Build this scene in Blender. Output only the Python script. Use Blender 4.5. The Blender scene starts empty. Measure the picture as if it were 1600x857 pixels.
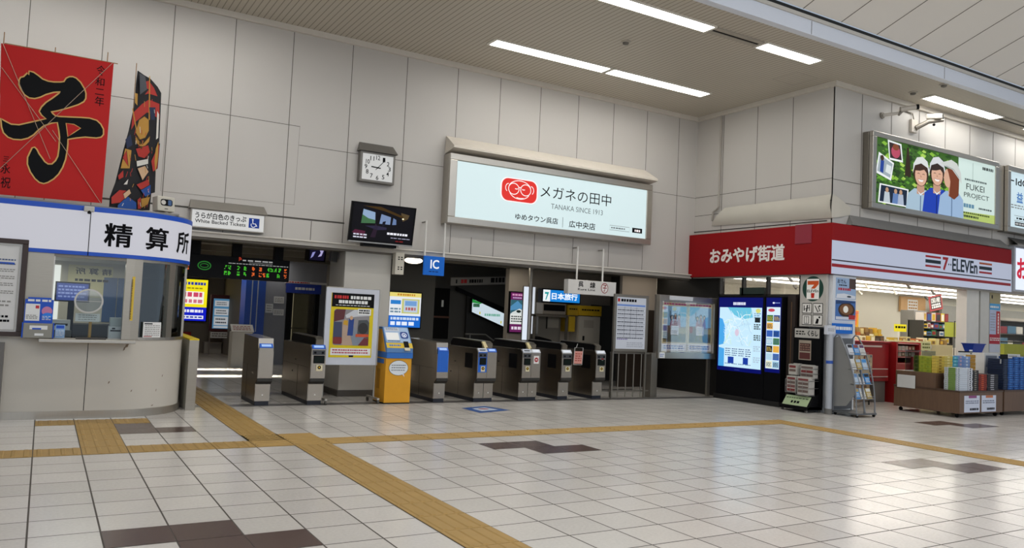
import bpy, bmesh, math, random
from mathutils import Vector, Matrix
SC = bpy.context.scene
COL = SC.collection
random.seed(7)

# ------------------------------------------------------------------ camera
EYE = 1.635                                   # eye height in metres
def look(yaw, pitch, roll):
    cy, sy, cp, sp, cr, sr = math.cos(yaw), math.sin(yaw), math.cos(pitch), math.sin(pitch), math.cos(roll), math.sin(roll)
    fwd = Vector((sy * cp, cy * cp, sp)); right = Vector((cy, -sy, 0)); up = right.cross(fwd)
    r = cr * right + sr * up; u = -sr * right + cr * up
    return Matrix((r, u, -fwd)).transposed().to_4x4()
cam = bpy.data.objects.new('camera', bpy.data.cameras.new('camera'))
COL.objects.link(cam)
cam.matrix_world = Matrix.Translation((0, 0, EYE)) @ look(0.535297502, 0.0535542606, 0.0460856757)
cam.data.sensor_width = 36.0
cam.data.lens = 1227.95 / 1600 * 36
cam.data.clip_end = 200
SC.camera = cam

# ------------------------------------------------------------------ light and exposure
SC.view_settings.view_transform = 'Standard'
SC.view_settings.look = 'None'
SC.view_settings.exposure = 0.0
SC.view_settings.gamma = 1.0
SC.view_settings.use_curve_mapping = False
W = bpy.data.worlds.new('daylight'); SC.world = W; W.use_nodes = True
W.node_tree.nodes['Background'].inputs[0].default_value = (0.70, 0.83, 1.0, 1)
W.node_tree.nodes['Background'].inputs[1].default_value = 0.5
LAMP = 18.0          # glow of the hall's fluorescent diffusers
SHOP = 10.0          # glow of the shop's fluorescent tubes

def area(name, loc, sx, sy, power, color, rot=(0, 0, 0), spread=math.pi):
    d = bpy.data.lights.new(name, 'AREA'); d.shape = 'RECTANGLE'; d.size = sx; d.size_y = sy
    d.energy = power; d.color = color; d.spread = spread
    o = bpy.data.objects.new(name, d); COL.objects.link(o); o.location = loc; o.rotation_euler = rot
    return o
# daylight that enters through the open front of the hall, behind the photographer
area('hall_daylight', (6, -9, 5.0), 22, 7, 420, (0.92, 0.95, 1.0), (math.radians(72), 0, 0))
area('hall_fill', (8, -0.5, 7.8), 20, 10, 1000, (1.0, 0.985, 0.96))  # added overhead fill that brightens floor and ceiling; no skylight there
# inner concourse: a weak ceiling lamp and daylight slots from the platform side
area('concourse_lamp', (4.4, 22.0, 2.86), 2.6, 1.2, 38, (1.0, 0.95, 0.85))
area('concourse_lamp', (9.0, 16.4, 2.86), 3.0, 0.4, 15, (1.0, 0.95, 0.85))
area('concourse_lamp', (13.0, 14.9, 2.86), 1.6, 0.3, 7, (1.0, 0.9, 0.78))
for yy in (18.45, 20.3):
    area('platform_daylight', (3.7, yy, 3.4), 2.2, 0.22, 26, (1.0, 0.93, 0.8), spread=math.radians(14))
# booth ceiling lamp
area('booth_lamp', (0.4, 13.0, 2.12), 1.2, 0.8, 10, (1.0, 0.97, 0.9))
# shop
for sx in (17.5, 23.0, 28.5):
    area('shop_lamp', (sx, 13.2, 2.9), 4.5, 3.6, 75, (1.0, 0.97, 0.9))

# ------------------------------------------------------------------ materials
def lin(h):
    h = h.lstrip('#'); o = []
    for i in (0, 2, 4):
        c = int(h[i:i + 2], 16) / 255
        o.append(c / 12.92 if c <= 0.04045 else ((c + 0.055) / 1.055) ** 2.4)
    return (o[0], o[1], o[2], 1)
_mc = {}
def M(h, rough=0.55, metal=0.0, noise=0.06, scale=6.0, spec=0.4):
    k = ('p', h, rough, metal, noise, scale, spec)
    if k in _mc: return _mc[k]
    m = bpy.data.materials.new('paint_' + h.strip('#')); m.use_nodes = True; _mc[k] = m
    nt = m.node_tree; b = nt.nodes['Principled BSDF']; c = lin(h)
    b.inputs['Roughness'].default_value = rough; b.inputs['Metallic'].default_value = metal; b.inputs['Specular IOR Level'].default_value = spec
    tc = nt.nodes.new('ShaderNodeTexCoord'); n = nt.nodes.new('ShaderNodeTexNoise'); n.inputs['Scale'].default_value = scale
    n.inputs['Detail'].default_value = 3
    mx = nt.nodes.new('ShaderNodeMix'); mx.data_type = 'RGBA'
    mx.inputs[6].default_value = tuple(x * (1 - noise) for x in c[:3]) + (1,)
    mx.inputs[7].default_value = tuple(min(1, x * (1 + noise)) for x in c[:3]) + (1,)
    nt.links.new(tc.outputs['Object'], n.inputs['Vector']); nt.links.new(n.outputs['Fac'], mx.inputs[0])
    nt.links.new(mx.outputs[2], b.inputs['Base Color'])
    return m
def E(h, s=1.0):
    k = ('e', h, s)
    if k in _mc: return _mc[k]
    m = bpy.data.materials.new('lit_' + h.strip('#')); m.use_nodes = True; _mc[k] = m
    b = m.node_tree.nodes['Principled BSDF']; c = lin(h)
    b.inputs['Base Color'].default_value = tuple(x * 0.25 for x in c[:3]) + (1,)
    b.inputs['Roughness'].default_value = 0.4; b.inputs['Specular IOR Level'].default_value = 0.15
    b.inputs['Emission Color'].default_value = c; b.inputs['Emission Strength'].default_value = s
    return m
def glass(tint='#ffffff', gloss=0.12):
    k = ('g', tint, gloss)
    if k in _mc: return _mc[k]
    m = bpy.data.materials.new('clear_glass'); m.use_nodes = True; _mc[k] = m
    nt = m.node_tree; nt.nodes.clear()
    t = nt.nodes.new('ShaderNodeBsdfTransparent'); t.inputs[0].default_value = lin(tint)
    g = nt.nodes.new('ShaderNodeBsdfGlossy'); g.inputs['Roughness'].default_value = 0.03
    f = nt.nodes.new('ShaderNodeLayerWeight'); f.inputs[0].default_value = 0.35
    ma = nt.nodes.new('ShaderNodeMath'); ma.operation = 'MULTIPLY_ADD'; ma.inputs[1].default_value = 0.5; ma.inputs[2].default_value = gloss * 0.4
    x = nt.nodes.new('ShaderNodeMixShader'); o = nt.nodes.new('ShaderNodeOutputMaterial')
    nt.links.new(f.outputs['Fresnel'], ma.inputs[0]); nt.links.new(ma.outputs[0], x.inputs[0])
    nt.links.new(t.outputs[0], x.inputs[1]); nt.links.new(g.outputs[0], x.inputs[2]); nt.links.new(x.outputs[0], o.inputs[0])
    return m
def math_node(nt, op, a, b=None, c=None):
    n = nt.nodes.new('ShaderNodeMath'); n.operation = op
    for i, v in enumerate((a, b, c)):
        if v is None: continue
        if isinstance(v, (int, float)): n.inputs[i].default_value = v
        else: nt.links.new(v, n.inputs[i])
    return n.outputs[0]
def tiles(name, base, grout, px, py, ox, oy, gw, rough, vary=0.12, bumpy=True, speck=0.16, fade=0.0):
    """square tiles laid in world X and Y with grout lines, speckle and a tone of its own for each tile"""
    m = bpy.data.materials.new(name); m.use_nodes = True; nt = m.node_tree; b = nt.nodes['Principled BSDF']; b.inputs['Specular IOR Level'].default_value = 0.32
    g = nt.nodes.new('ShaderNodeNewGeometry'); s = nt.nodes.new('ShaderNodeSeparateXYZ'); nt.links.new(g.outputs['Position'], s.inputs[0])
    u = math_node(nt, 'DIVIDE', math_node(nt, 'SUBTRACT', s.outputs[0], ox), px)
    v = math_node(nt, 'DIVIDE', math_node(nt, 'SUBTRACT', s.outputs[1], oy), py)
    def edge(t, p):
        f = math_node(nt, 'FRACT', t); d = math_node(nt, 'MINIMUM', f, math_node(nt, 'SUBTRACT', 1.0, f))
        return math_node(nt, 'LESS_THAN', math_node(nt, 'MULTIPLY', d, p), gw / 2)
    mask = math_node(nt, 'MAXIMUM', edge(u, px), edge(v, py))
    cb = nt.nodes.new('ShaderNodeCombineXYZ')
    nt.links.new(math_node(nt, 'FLOOR', u), cb.inputs[0]); nt.links.new(math_node(nt, 'FLOOR', v), cb.inputs[1])
    wn = nt.nodes.new('ShaderNodeTexWhiteNoise'); nt.links.new(cb.outputs[0], wn.inputs['Vector'])
    no = nt.nodes.new('ShaderNodeTexNoise'); no.inputs['Scale'].default_value = 38; no.inputs['Detail'].default_value = 4; nt.links.new(g.outputs['Position'], no.inputs['Vector'])
    n2 = nt.nodes.new('ShaderNodeTexNoise'); n2.inputs['Scale'].default_value = 1.3; nt.links.new(g.outputs['Position'], n2.inputs['Vector'])
    k = math_node(nt, 'MULTIPLY_ADD', wn.outputs['Value'], vary, 1 - vary / 2)
    k = math_node(nt, 'ADD', k, math_node(nt, 'MULTIPLY_ADD', no.outputs['Fac'], speck, -speck / 2))
    k = math_node(nt, 'ADD', k, math_node(nt, 'MULTIPLY_ADD', n2.outputs['Fac'], 0.10, -0.05))
    mu = nt.nodes.new('ShaderNodeVectorMath'); mu.operation = 'SCALE'; mu.inputs[0].default_value = lin(base)[:3]; nt.links.new(k, mu.inputs['Scale'])
    mx = nt.nodes.new('ShaderNodeMix'); mx.data_type = 'RGBA'; mx.inputs[7].default_value = lin(grout)
    nt.links.new(mask, mx.inputs[0]); nt.links.new(mu.outputs[0], mx.inputs[6]); nt.links.new(mx.outputs[2], b.inputs['Base Color'])
    r = math_node(nt, 'MULTIPLY_ADD', no.outputs['Fac'], 0.14, rough - 0.07)
    r = math_node(nt, 'ADD', r, math_node(nt, 'MULTIPLY', mask, 0.4)); nt.links.new(r, b.inputs['Roughness'])
    return m
def stripes(name, base, dark, axis, pitch, gap, rough=0.5):
    """long boards along one world axis with a dark gap between them"""
    m = bpy.data.materials.new(name); m.use_nodes = True; nt = m.node_tree; b = nt.nodes['Principled BSDF']
    g = nt.nodes.new('ShaderNodeNewGeometry'); s = nt.nodes.new('ShaderNodeSeparateXYZ'); nt.links.new(g.outputs['Position'], s.inputs[0])
    f = math_node(nt, 'FRACT', math_node(nt, 'DIVIDE', s.outputs[axis], pitch))
    mask = math_node(nt, 'LESS_THAN', f, gap)
    no = nt.nodes.new('ShaderNodeTexNoise'); no.inputs['Scale'].default_value = 0.7; nt.links.new(g.outputs['Position'], no.inputs['Vector'])
    mu = nt.nodes.new('ShaderNodeVectorMath'); mu.operation = 'SCALE'; mu.inputs[0].default_value = lin(base)[:3]
    nt.links.new(math_node(nt, 'MULTIPLY_ADD', no.outputs['Fac'], 0.12, 0.94), mu.inputs['Scale'])
    mx = nt.nodes.new('ShaderNodeMix'); mx.data_type = 'RGBA'; mx.inputs[7].default_value = lin(dark)
    nt.links.new(mask, mx.inputs[0]); nt.links.new(mu.outputs[0], mx.inputs[6]); nt.links.new(mx.outputs[2], b.inputs['Base Color'])
    b.inputs['Roughness'].default_value = rough
    return m
def brushed(name, h, rough, axis_scale, metal=0.9):
    m = bpy.data.materials.new(name); m.use_nodes = True; nt = m.node_tree; b = nt.nodes['Principled BSDF']; c = lin(h)
    b.inputs['Metallic'].default_value = metal
    g = nt.nodes.new('ShaderNodeNewGeometry'); mp = nt.nodes.new('ShaderNodeMapping'); mp.inputs['Scale'].default_value = axis_scale
    no = nt.nodes.new('ShaderNodeTexNoise'); no.inputs['Scale'].default_value = 8; no.inputs['Detail'].default_value = 4
    nt.links.new(g.outputs['Position'], mp.inputs[0]); nt.links.new(mp.outputs[0], no.inputs['Vector'])
    mu = nt.nodes.new('ShaderNodeVectorMath'); mu.operation = 'SCALE'; mu.inputs[0].default_value = c[:3]
    nt.links.new(math_node(nt, 'MULTIPLY_ADD', no.outputs['Fac'], 0.14, 0.93), mu.inputs['Scale']); nt.links.new(mu.outputs[0], b.inputs['Base Color'])
    nt.links.new(math_node(nt, 'MULTIPLY_ADD', no.outputs['Fac'], 0.08, rough - 0.04), b.inputs['Roughness'])
    return m
def wood(h, h2):
    m = bpy.data.materials.new('walnut_laminate'); m.use_nodes = True; nt = m.node_tree; b = nt.nodes['Principled BSDF']
    g = nt.nodes.new('ShaderNodeNewGeometry'); mp = nt.nodes.new('ShaderNodeMapping'); mp.inputs['Scale'].default_value = (9, 9, 0.9)
    no = nt.nodes.new('ShaderNodeTexNoise'); no.inputs['Scale'].default_value = 2.2; no.inputs['Detail'].default_value = 5
    nt.links.new(g.outputs['Position'], mp.inputs[0]); nt.links.new(mp.outputs[0], no.inputs['Vector'])
    mx = nt.nodes.new('ShaderNodeMix'); mx.data_type = 'RGBA'; mx.inputs[6].default_value = lin(h); mx.inputs[7].default_value = lin(h2)
    nt.links.new(no.outputs['Fac'], mx.inputs[0]); nt.links.new(mx.outputs[2], b.inputs['Base Color']); b.inputs['Roughness'].default_value = 0.45
    return m

# ------------------------------------------------------------------ mesh helpers
class Fr:
    """a flat frame in the world: origin, right and up; its normal looks at the reader"""
    def __init__(s, o, u, v): s.o, s.u, s.v = Vector(o), Vector(u).normalized(), Vector(v).normalized(); s.n = s.u.cross(s.v)
    def p(s, a, b, d=0.0): return s.o + s.u * a + s.v * b + s.n * d
def FY(y, x=0, z=0): return Fr((x, y, z), (1, 0, 0), (0, 0, 1))           # faces the photographer's side (-Y)
def FX(x, y=0, z=0): return Fr((x, y, z), (0, -1, 0), (0, 0, 1))          # faces -X; u runs towards -Y
def FZ(z): return Fr((0, 0, z), (1, 0, 0), (0, 1, 0))
_tc = {}
def glyphs(s, bold, res=3):
    k = (s, bold, res)
    if k in _tc: return _tc[k]
    cu = bpy.data.curves.new('lettering', 'FONT'); cu.body = s; cu.offset = bold; cu.resolution_u = res; cu.fill_mode = 'FRONT'
    o = bpy.data.objects.new('lettering', cu); COL.objects.link(o)
    dg = bpy.context.evaluated_depsgraph_get(); dg.update()
    me = bpy.data.meshes.new_from_object(o.evaluated_get(dg))
    vs = [(v.co.x, v.co.y) for v in me.vertices]; fs = [tuple(p.vertices) for p in me.polygons]
    bpy.data.objects.remove(o); bpy.data.curves.remove(cu); bpy.data.meshes.remove(me)
    _tc[k] = (vs, fs); return _tc[k]
def fine(vs, fs, step):
    """cuts lettering into narrow upright strips so that it can follow a rounded wall"""
    bm = bmesh.new(); vv = [bm.verts.new((x, y, 0)) for x, y in vs]
    for f in fs:
        try: bm.faces.new([vv[i] for i in f])
        except ValueError: pass
    x = min(v[0] for v in vs) + step
    while x < max(v[0] for v in vs):
        bmesh.ops.bisect_plane(bm, geom=bm.verts[:] + bm.edges[:] + bm.faces[:], plane_co=(x, 0, 0), plane_no=(1, 0, 0)); x += step
    bm.verts.index_update(); o = [(v.co.x, v.co.y) for v in bm.verts]; q = [tuple(v.index for v in f.verts) for f in bm.faces]; bm.free()
    return o, q
class Curve: pass
class MB:
    def __init__(s): s.v, s.f, s.mi, s.ms = [], [], [], []
    def slot(s, m):
        if m not in s.ms: s.ms.append(m)
        return s.ms.index(m)
    def add(s, vs, fs, m):
        k = len(s.v); i = s.slot(m); s.v += [Vector(v) for v in vs]
        for f in fs: s.f.append(tuple(k + j for j in f)); s.mi.append(i)
        return s
    def hexa(s, b, t, m):
        return s.add(list(b) + list(t), [(3, 2, 1, 0), (4, 5, 6, 7), (0, 1, 5, 4), (1, 2, 6, 5), (2, 3, 7, 6), (3, 0, 4, 7)], m)
    def box(s, x0, x1, y0, y1, z0, z1, m):
        return s.hexa([(x0, y0, z0), (x1, y0, z0), (x1, y1, z0), (x0, y1, z0)], [(x0, y0, z1), (x1, y0, z1), (x1, y1, z1), (x0, y1, z1)], m)
    def fbox(s, F, u0, v0, u1, v1, d0, d1, m):
        return s.hexa([F.p(u0, v0, d1), F.p(u1, v0, d1), F.p(u1, v0, d0), F.p(u0, v0, d0)], [F.p(u0, v1, d1), F.p(u1, v1, d1), F.p(u1, v1, d0), F.p(u0, v1, d0)], m)
    def frame(s, F, u0, v0, u1, v1, wu, wv, d0, d1, m):
        """four bars round a rectangle, the uprights between the rails"""
        s.fbox(F, u0, v0, u1, v0 + wv, d0, d1, m); s.fbox(F, u0, v1 - wv, u1, v1, d0, d1, m)
        s.fbox(F, u0, v0 + wv, u0 + wu, v1 - wv, d0, d1, m); return s.fbox(F, u1 - wu, v0 + wv, u1, v1 - wv, d0, d1, m)
    def quad(s, F, u0, v0, u1, v1, d, m):
        return s.add([F.p(u0, v0, d), F.p(u1, v0, d), F.p(u1, v1, d), F.p(u0, v1, d)], [(0, 1, 2, 3)], m)
    def poly(s, F, pts, d, m):
        return s.add([F.p(a, b, d) for a, b in pts], [tuple(range(len(pts)))], m)
    def prism(s, F, pts, d0, d1, m):
        n = len(pts); area_ = sum(pts[i][0] * pts[(i + 1) % n][1] - pts[(i + 1) % n][0] * pts[i][1] for i in range(n))
        if area_ < 0: pts = pts[::-1]
        vs = [F.p(a, b, d0) for a, b in pts] + [F.p(a, b, d1) for a, b in pts]
        return s.add(vs, [tuple(range(n))[::-1], tuple(range(n, 2 * n))] + [(i, (i + 1) % n, n + (i + 1) % n, n + i) for i in range(n)], m)
    def ell(s, F, cu, cv, ru, rv, d, m, n=24, d0=None, a0=0.0):
        pts = [(cu + ru * math.cos(2 * math.pi * i / n + a0), cv + rv * math.sin(2 * math.pi * i / n + a0)) for i in range(n)]
        return s.poly(F, pts, d, m) if d0 is None else s.prism(F, pts, d0, d, m)
    def ribbon(s, F, pts, w, d, m, closed=False):
        """a flat line of even width along points"""
        n = len(pts); L, R = [], []
        for i in range(n):
            a = pts[(i - 1) % n] if (closed or i > 0) else pts[i]; b = pts[(i + 1) % n] if (closed or i < n - 1) else pts[i]
            dx, dy = b[0] - a[0], b[1] - a[1]; l = math.hypot(dx, dy) or 1
            nx, ny = -dy / l * w / 2, dx / l * w / 2
            L.append(F.p(pts[i][0] + nx, pts[i][1] + ny, d)); R.append(F.p(pts[i][0] - nx, pts[i][1] - ny, d))
        fs = [(i, (i + 1) % n, n + (i + 1) % n, n + i) for i in range(n if closed else n - 1)]
        return s.add(L + R, fs, m)
    def ring(s, F, cu, cv, ru, rv, w, d, m, n=28, a0=0, a1=2 * math.pi):
        full = abs(a1 - a0 - 2 * math.pi) < 1e-6
        k = n if full else n + 1
        pts = [(cu + ru * math.cos(a0 + (a1 - a0) * i / n), cv + rv * math.sin(a0 + (a1 - a0) * i / n)) for i in range(k)]
        return s.ribbon(F, pts, w, d, m, full)
    def text(s, F, t, u0, v0, u1, v1, d, m, bold=0.0, mirror=False):
        vs, fs = glyphs(t, min(bold, .008))
        if not vs: return s
        x0, x1 = min(v[0] for v in vs), max(v[0] for v in vs); y0, y1 = min(v[1] for v in vs), max(v[1] for v in vs)
        if isinstance(F, Curve):
            vs, fs = fine(vs, fs, (x1 - x0) / 14)
        e = max(0.0, bold - .008) * (v1 - v0)
        for n_, (ox, oy) in enumerate(((0, 0), (e, e), (-e, e), (e, -e), (-e, -e)) if e else ((0, 0),)):
            g = []
            for x, y in vs:
                a = (x - x0) / (x1 - x0 or 1); a = 1 - a if mirror else a
                g.append(F.p(u0 + (u1 - u0) * a + ox, v0 + (v1 - v0) * (y - y0) / (y1 - y0 or 1) + oy, d + n_ * .0003))
            s.add(g, fs, m)
        return s
    def dashes(s, F, u0, v0, u1, v1, rows, d, m, fill=0.5, words=4):
        """rows of print too small to read: short dashes of uneven length"""
        h = (v1 - v0) / rows
        for r in range(rows):
            y = v1 - h * (r + 0.5); x = u0; step = (u1 - u0) / words
            while x < u1 - step * 0.3:
                w = step * random.uniform(0.4, 0.85); e = min(x + w, u1)
                s.quad(F, x, y - h * fill / 2, e, y + h * fill / 2, d, m); x = e + step * random.uniform(0.1, 0.25)
        return s
    def tube(s, pts, r, m, n=10, caps=True):
        pts = [Vector(p) for p in pts]; rings = []; k = len(s.v); i = s.slot(m)
        t0 = (pts[1] - pts[0]).normalized(); ref = Vector((0, 0, 1)) if abs(t0.z) < 0.9 else Vector((1, 0, 0))
        for j, p in enumerate(pts):
            t = ((pts[min(j + 1, len(pts) - 1)] - pts[max(j - 1, 0)])).normalized()
            a = t.cross(ref).normalized(); b = a.cross(t).normalized(); rr = r[j] if isinstance(r, (list, tuple)) else r
            for q in range(n):
                an = 2 * math.pi * q / n; s.v.append(p + a * math.cos(an) * rr + b * math.sin(an) * rr)
        for j in range(len(pts) - 1):
            for q in range(n):
                s.f.append((k + j * n + q, k + j * n + (q + 1) % n, k + (j + 1) * n + (q + 1) % n, k + (j + 1) * n + q)); s.mi.append(i)
        if caps:
            s.f.append(tuple(k + q for q in range(n))[::-1]); s.mi.append(i)
            s.f.append(tuple(k + (len(pts) - 1) * n + q for q in range(n))); s.mi.append(i)
        return s
    def ball(s, c, r, m, n=12, zs=1.0):
        c = Vector(c); k = len(s.v); vs = []; fs = []; h = n // 2
        for j in range(h + 1):
            th = math.pi * j / h
            for q in range(n):
                ph = 2 * math.pi * q / n; vs.append(c + Vector((math.sin(th) * math.cos(ph) * r, math.sin(th) * math.sin(ph) * r, math.cos(th) * r * zs)))
        for j in range(h):
            for q in range(n): fs.append((j * n + q, (j + 1) * n + q, (j + 1) * n + (q + 1) % n, j * n + (q + 1) % n))
        return s.add(vs, fs, m)
    def build(s, name, parent=None, bev=0.0, smooth=False, origin=None):
        if parent is not None: org = WORLD[parent.name]
        elif origin is not None: org = Vector(origin)
        else:
            xs, ys, zs = zip(*[tuple(v) for v in s.v]); org = Vector(((min(xs) + max(xs)) / 2, (min(ys) + max(ys)) / 2, min(zs)))
        me = bpy.data.meshes.new(name); me.from_pydata([v - org for v in s.v], [], s.f); me.update()
        for m in s.ms: me.materials.append(m)
        me.polygons.foreach_set('material_index', s.mi)
        o = bpy.data.objects.new(name, me); COL.objects.link(o)
        if parent is not None: o.parent = parent
        else: o.location = org
        WORLD[o.name] = org.copy()
        if smooth:
            me.polygons.foreach_set('use_smooth', [True] * len(me.polygons)); me.set_sharp_from_angle(angle=math.radians(40))
        if bev:
            b = o.modifiers.new('soft_edges', 'BEVEL'); b.width = bev; b.segments = 2; b.limit_method = 'ANGLE'; b.angle_limit = math.radians(40)
        return o
WORLD = {}
def thing(name, label, cat, loc, group=None):
    o = bpy.data.objects.new(name, None); COL.objects.link(o); o.location = loc; o.empty_display_size = 0.1
    WORLD[o.name] = Vector(loc); o['label'] = label; o['category'] = cat
    if group: o['group'] = group
    return o
def tag(o, label, cat, group=None):
    o['label'] = label; o['category'] = cat
    if group: o['group'] = group
    return o
def struct(o): o['kind'] = 'structure'; return o
def lab(o, t): o['label'] = t; return o
def dup(root, loc, label=None, group=None):
    r = root.copy(); COL.objects.link(r); r.location = loc
    if label: r['label'] = label
    if group: r['group'] = group
    for ch in list(root.children):
        c = ch.copy(); COL.objects.link(c); c.parent = r
        for g in list(ch.children):
            d = g.copy(); COL.objects.link(d); d.parent = c
    return r

# shared materials
STEEL = brushed('brushed_steel', '#a39c90', 0.34, (1, 1, 14))
STEELH = brushed('brushed_steel_flat', '#b4aea4', 0.3, (14, 1, 1))
STEELD = brushed('dull_steel', '#7d776d', 0.42, (1, 1, 14), 0.75)
ALU = brushed('anodised_aluminium', '#a9a59c', 0.38, (1, 1, 8), 0.6)
BLACK = M('#09090b', 0.5, spec=0.12); DARK = M('#201f1d', 0.55, spec=0.2); INK = M('#101013', 0.8, spec=0.08)
WHITE = M('#dcdad6', 0.5); PAPER = M('#e6e6e4', 0.8); GREY = M('#8f8c86', 0.55)
BLUE = M('#1550c0', 0.4); RED = M('#b01a1c', 0.45); YEL = M('#d8a41c', 0.5)
WALLP = M('#bdb8b1', 0.5, 0, 0.03, 0.6); JOINT = M('#5d5850', 0.7)

# traced outlines of the two kites, in metres on their own planes
KANJI=[(-0.482,4.520),(-0.467,4.560),(-0.434,4.576),(-0.394,4.636),(-0.377,4.612),(-0.376,4.665),(-0.323,4.660),(-0.263,4.625),(-0.213,4.588),(-0.145,4.570),(-0.079,4.571),(0.001,4.586),(0.041,4.600),(0.064,4.652),(0.103,4.682),(0.144,4.690),(0.186,4.679),(0.244,4.630),(0.299,4.545),(0.320,4.485),(0.322,4.412),(0.300,4.363),(0.237,4.310),(0.132,4.250),(0.001,4.183),(-0.082,4.150),(-0.063,4.134),(-0.026,4.106),(0.020,4.105),(0.141,4.119),(0.277,4.136),(0.387,4.145),(0.478,4.128),(0.531,4.083),(0.570,4.015),(0.575,3.942),(0.549,3.899),(0.489,3.877),(0.350,3.868),(0.241,3.838),(0.143,3.804),(0.147,3.741),(0.145,3.647),(0.134,3.519),(0.107,3.406),(0.065,3.306),(0.011,3.231),(-0.052,3.176),(-0.103,3.151),(-0.157,3.162),(-0.212,3.208),(-0.270,3.292),(-0.311,3.394),(-0.314,3.486),(-0.289,3.567),(-0.271,3.622),(-0.241,3.636),(-0.213,3.609),(-0.183,3.552),(-0.140,3.496),(-0.110,3.454),(-0.069,3.428),(-0.024,3.435),(0.015,3.487),(0.038,3.553),(0.044,3.663),(0.041,3.819),(0.025,3.911),(0.001,4.017),(-0.067,3.996),(-0.156,3.944),(-0.217,3.872),(-0.265,3.802),(-0.327,3.746),(-0.402,3.713),(-0.491,3.705),(-0.557,3.725),(-0.611,3.777),(-0.636,3.849),(-0.654,3.968),(-0.630,3.951),(-0.583,3.928),(-0.531,3.906),(-0.441,3.912),(-0.328,3.962),(-0.214,4.012),(-0.137,4.047),(-0.192,4.087),(-0.222,4.135),(-0.200,4.201),(-0.152,4.272),(-0.077,4.348),(-0.010,4.423),(0.010,4.449),(-0.069,4.428),(-0.159,4.380),(-0.222,4.331),(-0.286,4.300),(-0.351,4.298),(-0.410,4.333),(-0.456,4.402),(-0.481,4.459)]
KHOLE=[(0.106,4.025),(0.202,4.025),(0.287,3.985),(0.209,3.909),(0.140,3.841)]
KITE=[(-0.718,4.978),(0.637,4.983),(0.619,2.964),(-0.612,2.944)]
KTXT=[(0.406,4.919),(0.557,4.772),(0.403,4.742),(0.552,4.625),(0.414,4.583),(0.555,4.496),(0.416,4.471),(0.566,4.337),(-0.589,3.462),(-0.521,3.395),(-0.608,3.368),(-0.498,3.231),(-0.596,3.188),(-0.484,3.036)]
K2OUT=[(0.278,4.975),(0.400,4.946),(0.524,4.930),(0.674,4.851),(0.753,4.778),(0.763,4.587),(0.774,4.313),(0.785,4.040),(0.768,3.843),(0.752,3.620),(0.768,3.253),(0.699,3.228),(0.688,2.969),(0.300,2.913),(-0.050,2.876),(-0.051,3.054),(0.024,3.272),(0.068,3.487),(0.124,3.759),(0.195,4.063),(0.238,4.312),(0.261,4.424),(0.264,4.584),(0.263,4.770)]
K2ART=[('red',[(0.360,4.826),(0.492,4.893),(0.605,4.817),(0.687,4.704),(0.511,4.694),(0.427,4.657),(0.505,4.761),(0.384,4.752)]),('red',[(0.236,4.337),(0.389,4.512),(0.518,4.615),(0.733,4.606),(0.755,4.363),(0.608,4.408),(0.502,4.407),(0.313,4.225),(0.227,4.071)]),('gold',[(0.361,4.263),(0.456,4.341),(0.546,4.310),(0.561,4.151),(0.502,4.029),(0.404,3.980),(0.311,4.065)]),('gold',[(0.319,4.093),(0.218,4.391),(0.233,4.403),(0.338,4.103)]),('gold',[(0.539,4.309),(0.490,4.960),(0.507,4.965),(0.563,4.315)]),('gold',[(0.316,4.013),(0.445,3.908),(0.586,4.076),(0.576,3.987),(0.466,3.860),(0.318,3.920)]),('red',[(0.333,3.830),(0.563,3.935),(0.608,3.836),(0.514,3.722),(0.393,3.723)]),('white',[(0.690,4.484),(0.730,4.440),(0.745,4.085),(0.705,4.049)]),('navy',[(0.529,4.496),(0.650,4.528),(0.650,4.337),(0.581,4.319)]),('red',[(0.637,3.706),(0.740,3.947),(0.781,4.011),(0.770,3.624),(0.687,3.553)]),('gold',[(0.138,3.788),(0.253,3.787),(0.244,3.521),(0.084,3.490)]),('red',[(0.102,3.650),(0.163,3.767),(0.216,3.542)]),('gold',[(0.707,3.912),(0.750,4.032),(0.760,3.731),(0.729,3.561),(0.700,3.719)]),('white',[(0.359,3.650),(0.572,3.726),(0.579,3.654),(0.373,3.573)]),('cream',[(0.382,3.548),(0.523,3.616),(0.600,3.536),(0.493,3.387)]),('red',[(0.381,3.309),(0.610,3.430),(0.637,3.326),(0.472,3.244)]),('blue',[(0.472,3.239),(0.652,3.356),(0.666,3.209),(0.566,3.153)]),('red',[(-0.051,3.054),(0.080,3.179),(0.225,3.190),(0.160,3.010),(-0.042,2.954)]),('blue',[(0.068,2.957),(0.232,3.113),(0.405,3.047),(0.414,2.943),(0.074,2.894)]),('cream',[(0.149,3.133),(0.255,3.221),(0.294,3.162),(0.188,3.061)]),('gold',[(0.484,3.113),(0.652,3.166),(0.621,3.053),(0.496,2.976)]),('red',[(0.030,3.376),(0.118,3.471),(0.134,3.370),(0.055,3.316)]),('white',[(0.143,3.267),(0.220,3.359),(0.207,3.278)]),('red',[(0.411,3.088),(0.474,3.138),(0.497,2.968),(0.431,2.950)]),('gold',[(0.226,4.626),(0.276,4.627),(0.285,4.457),(0.239,4.484)]),('grey',[(0.282,4.936),(0.393,4.917),(0.443,4.743),(0.317,4.626)]),('navy',[(0.110,3.912),(0.199,4.012),(0.246,3.864),(0.154,3.791)])]

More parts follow.
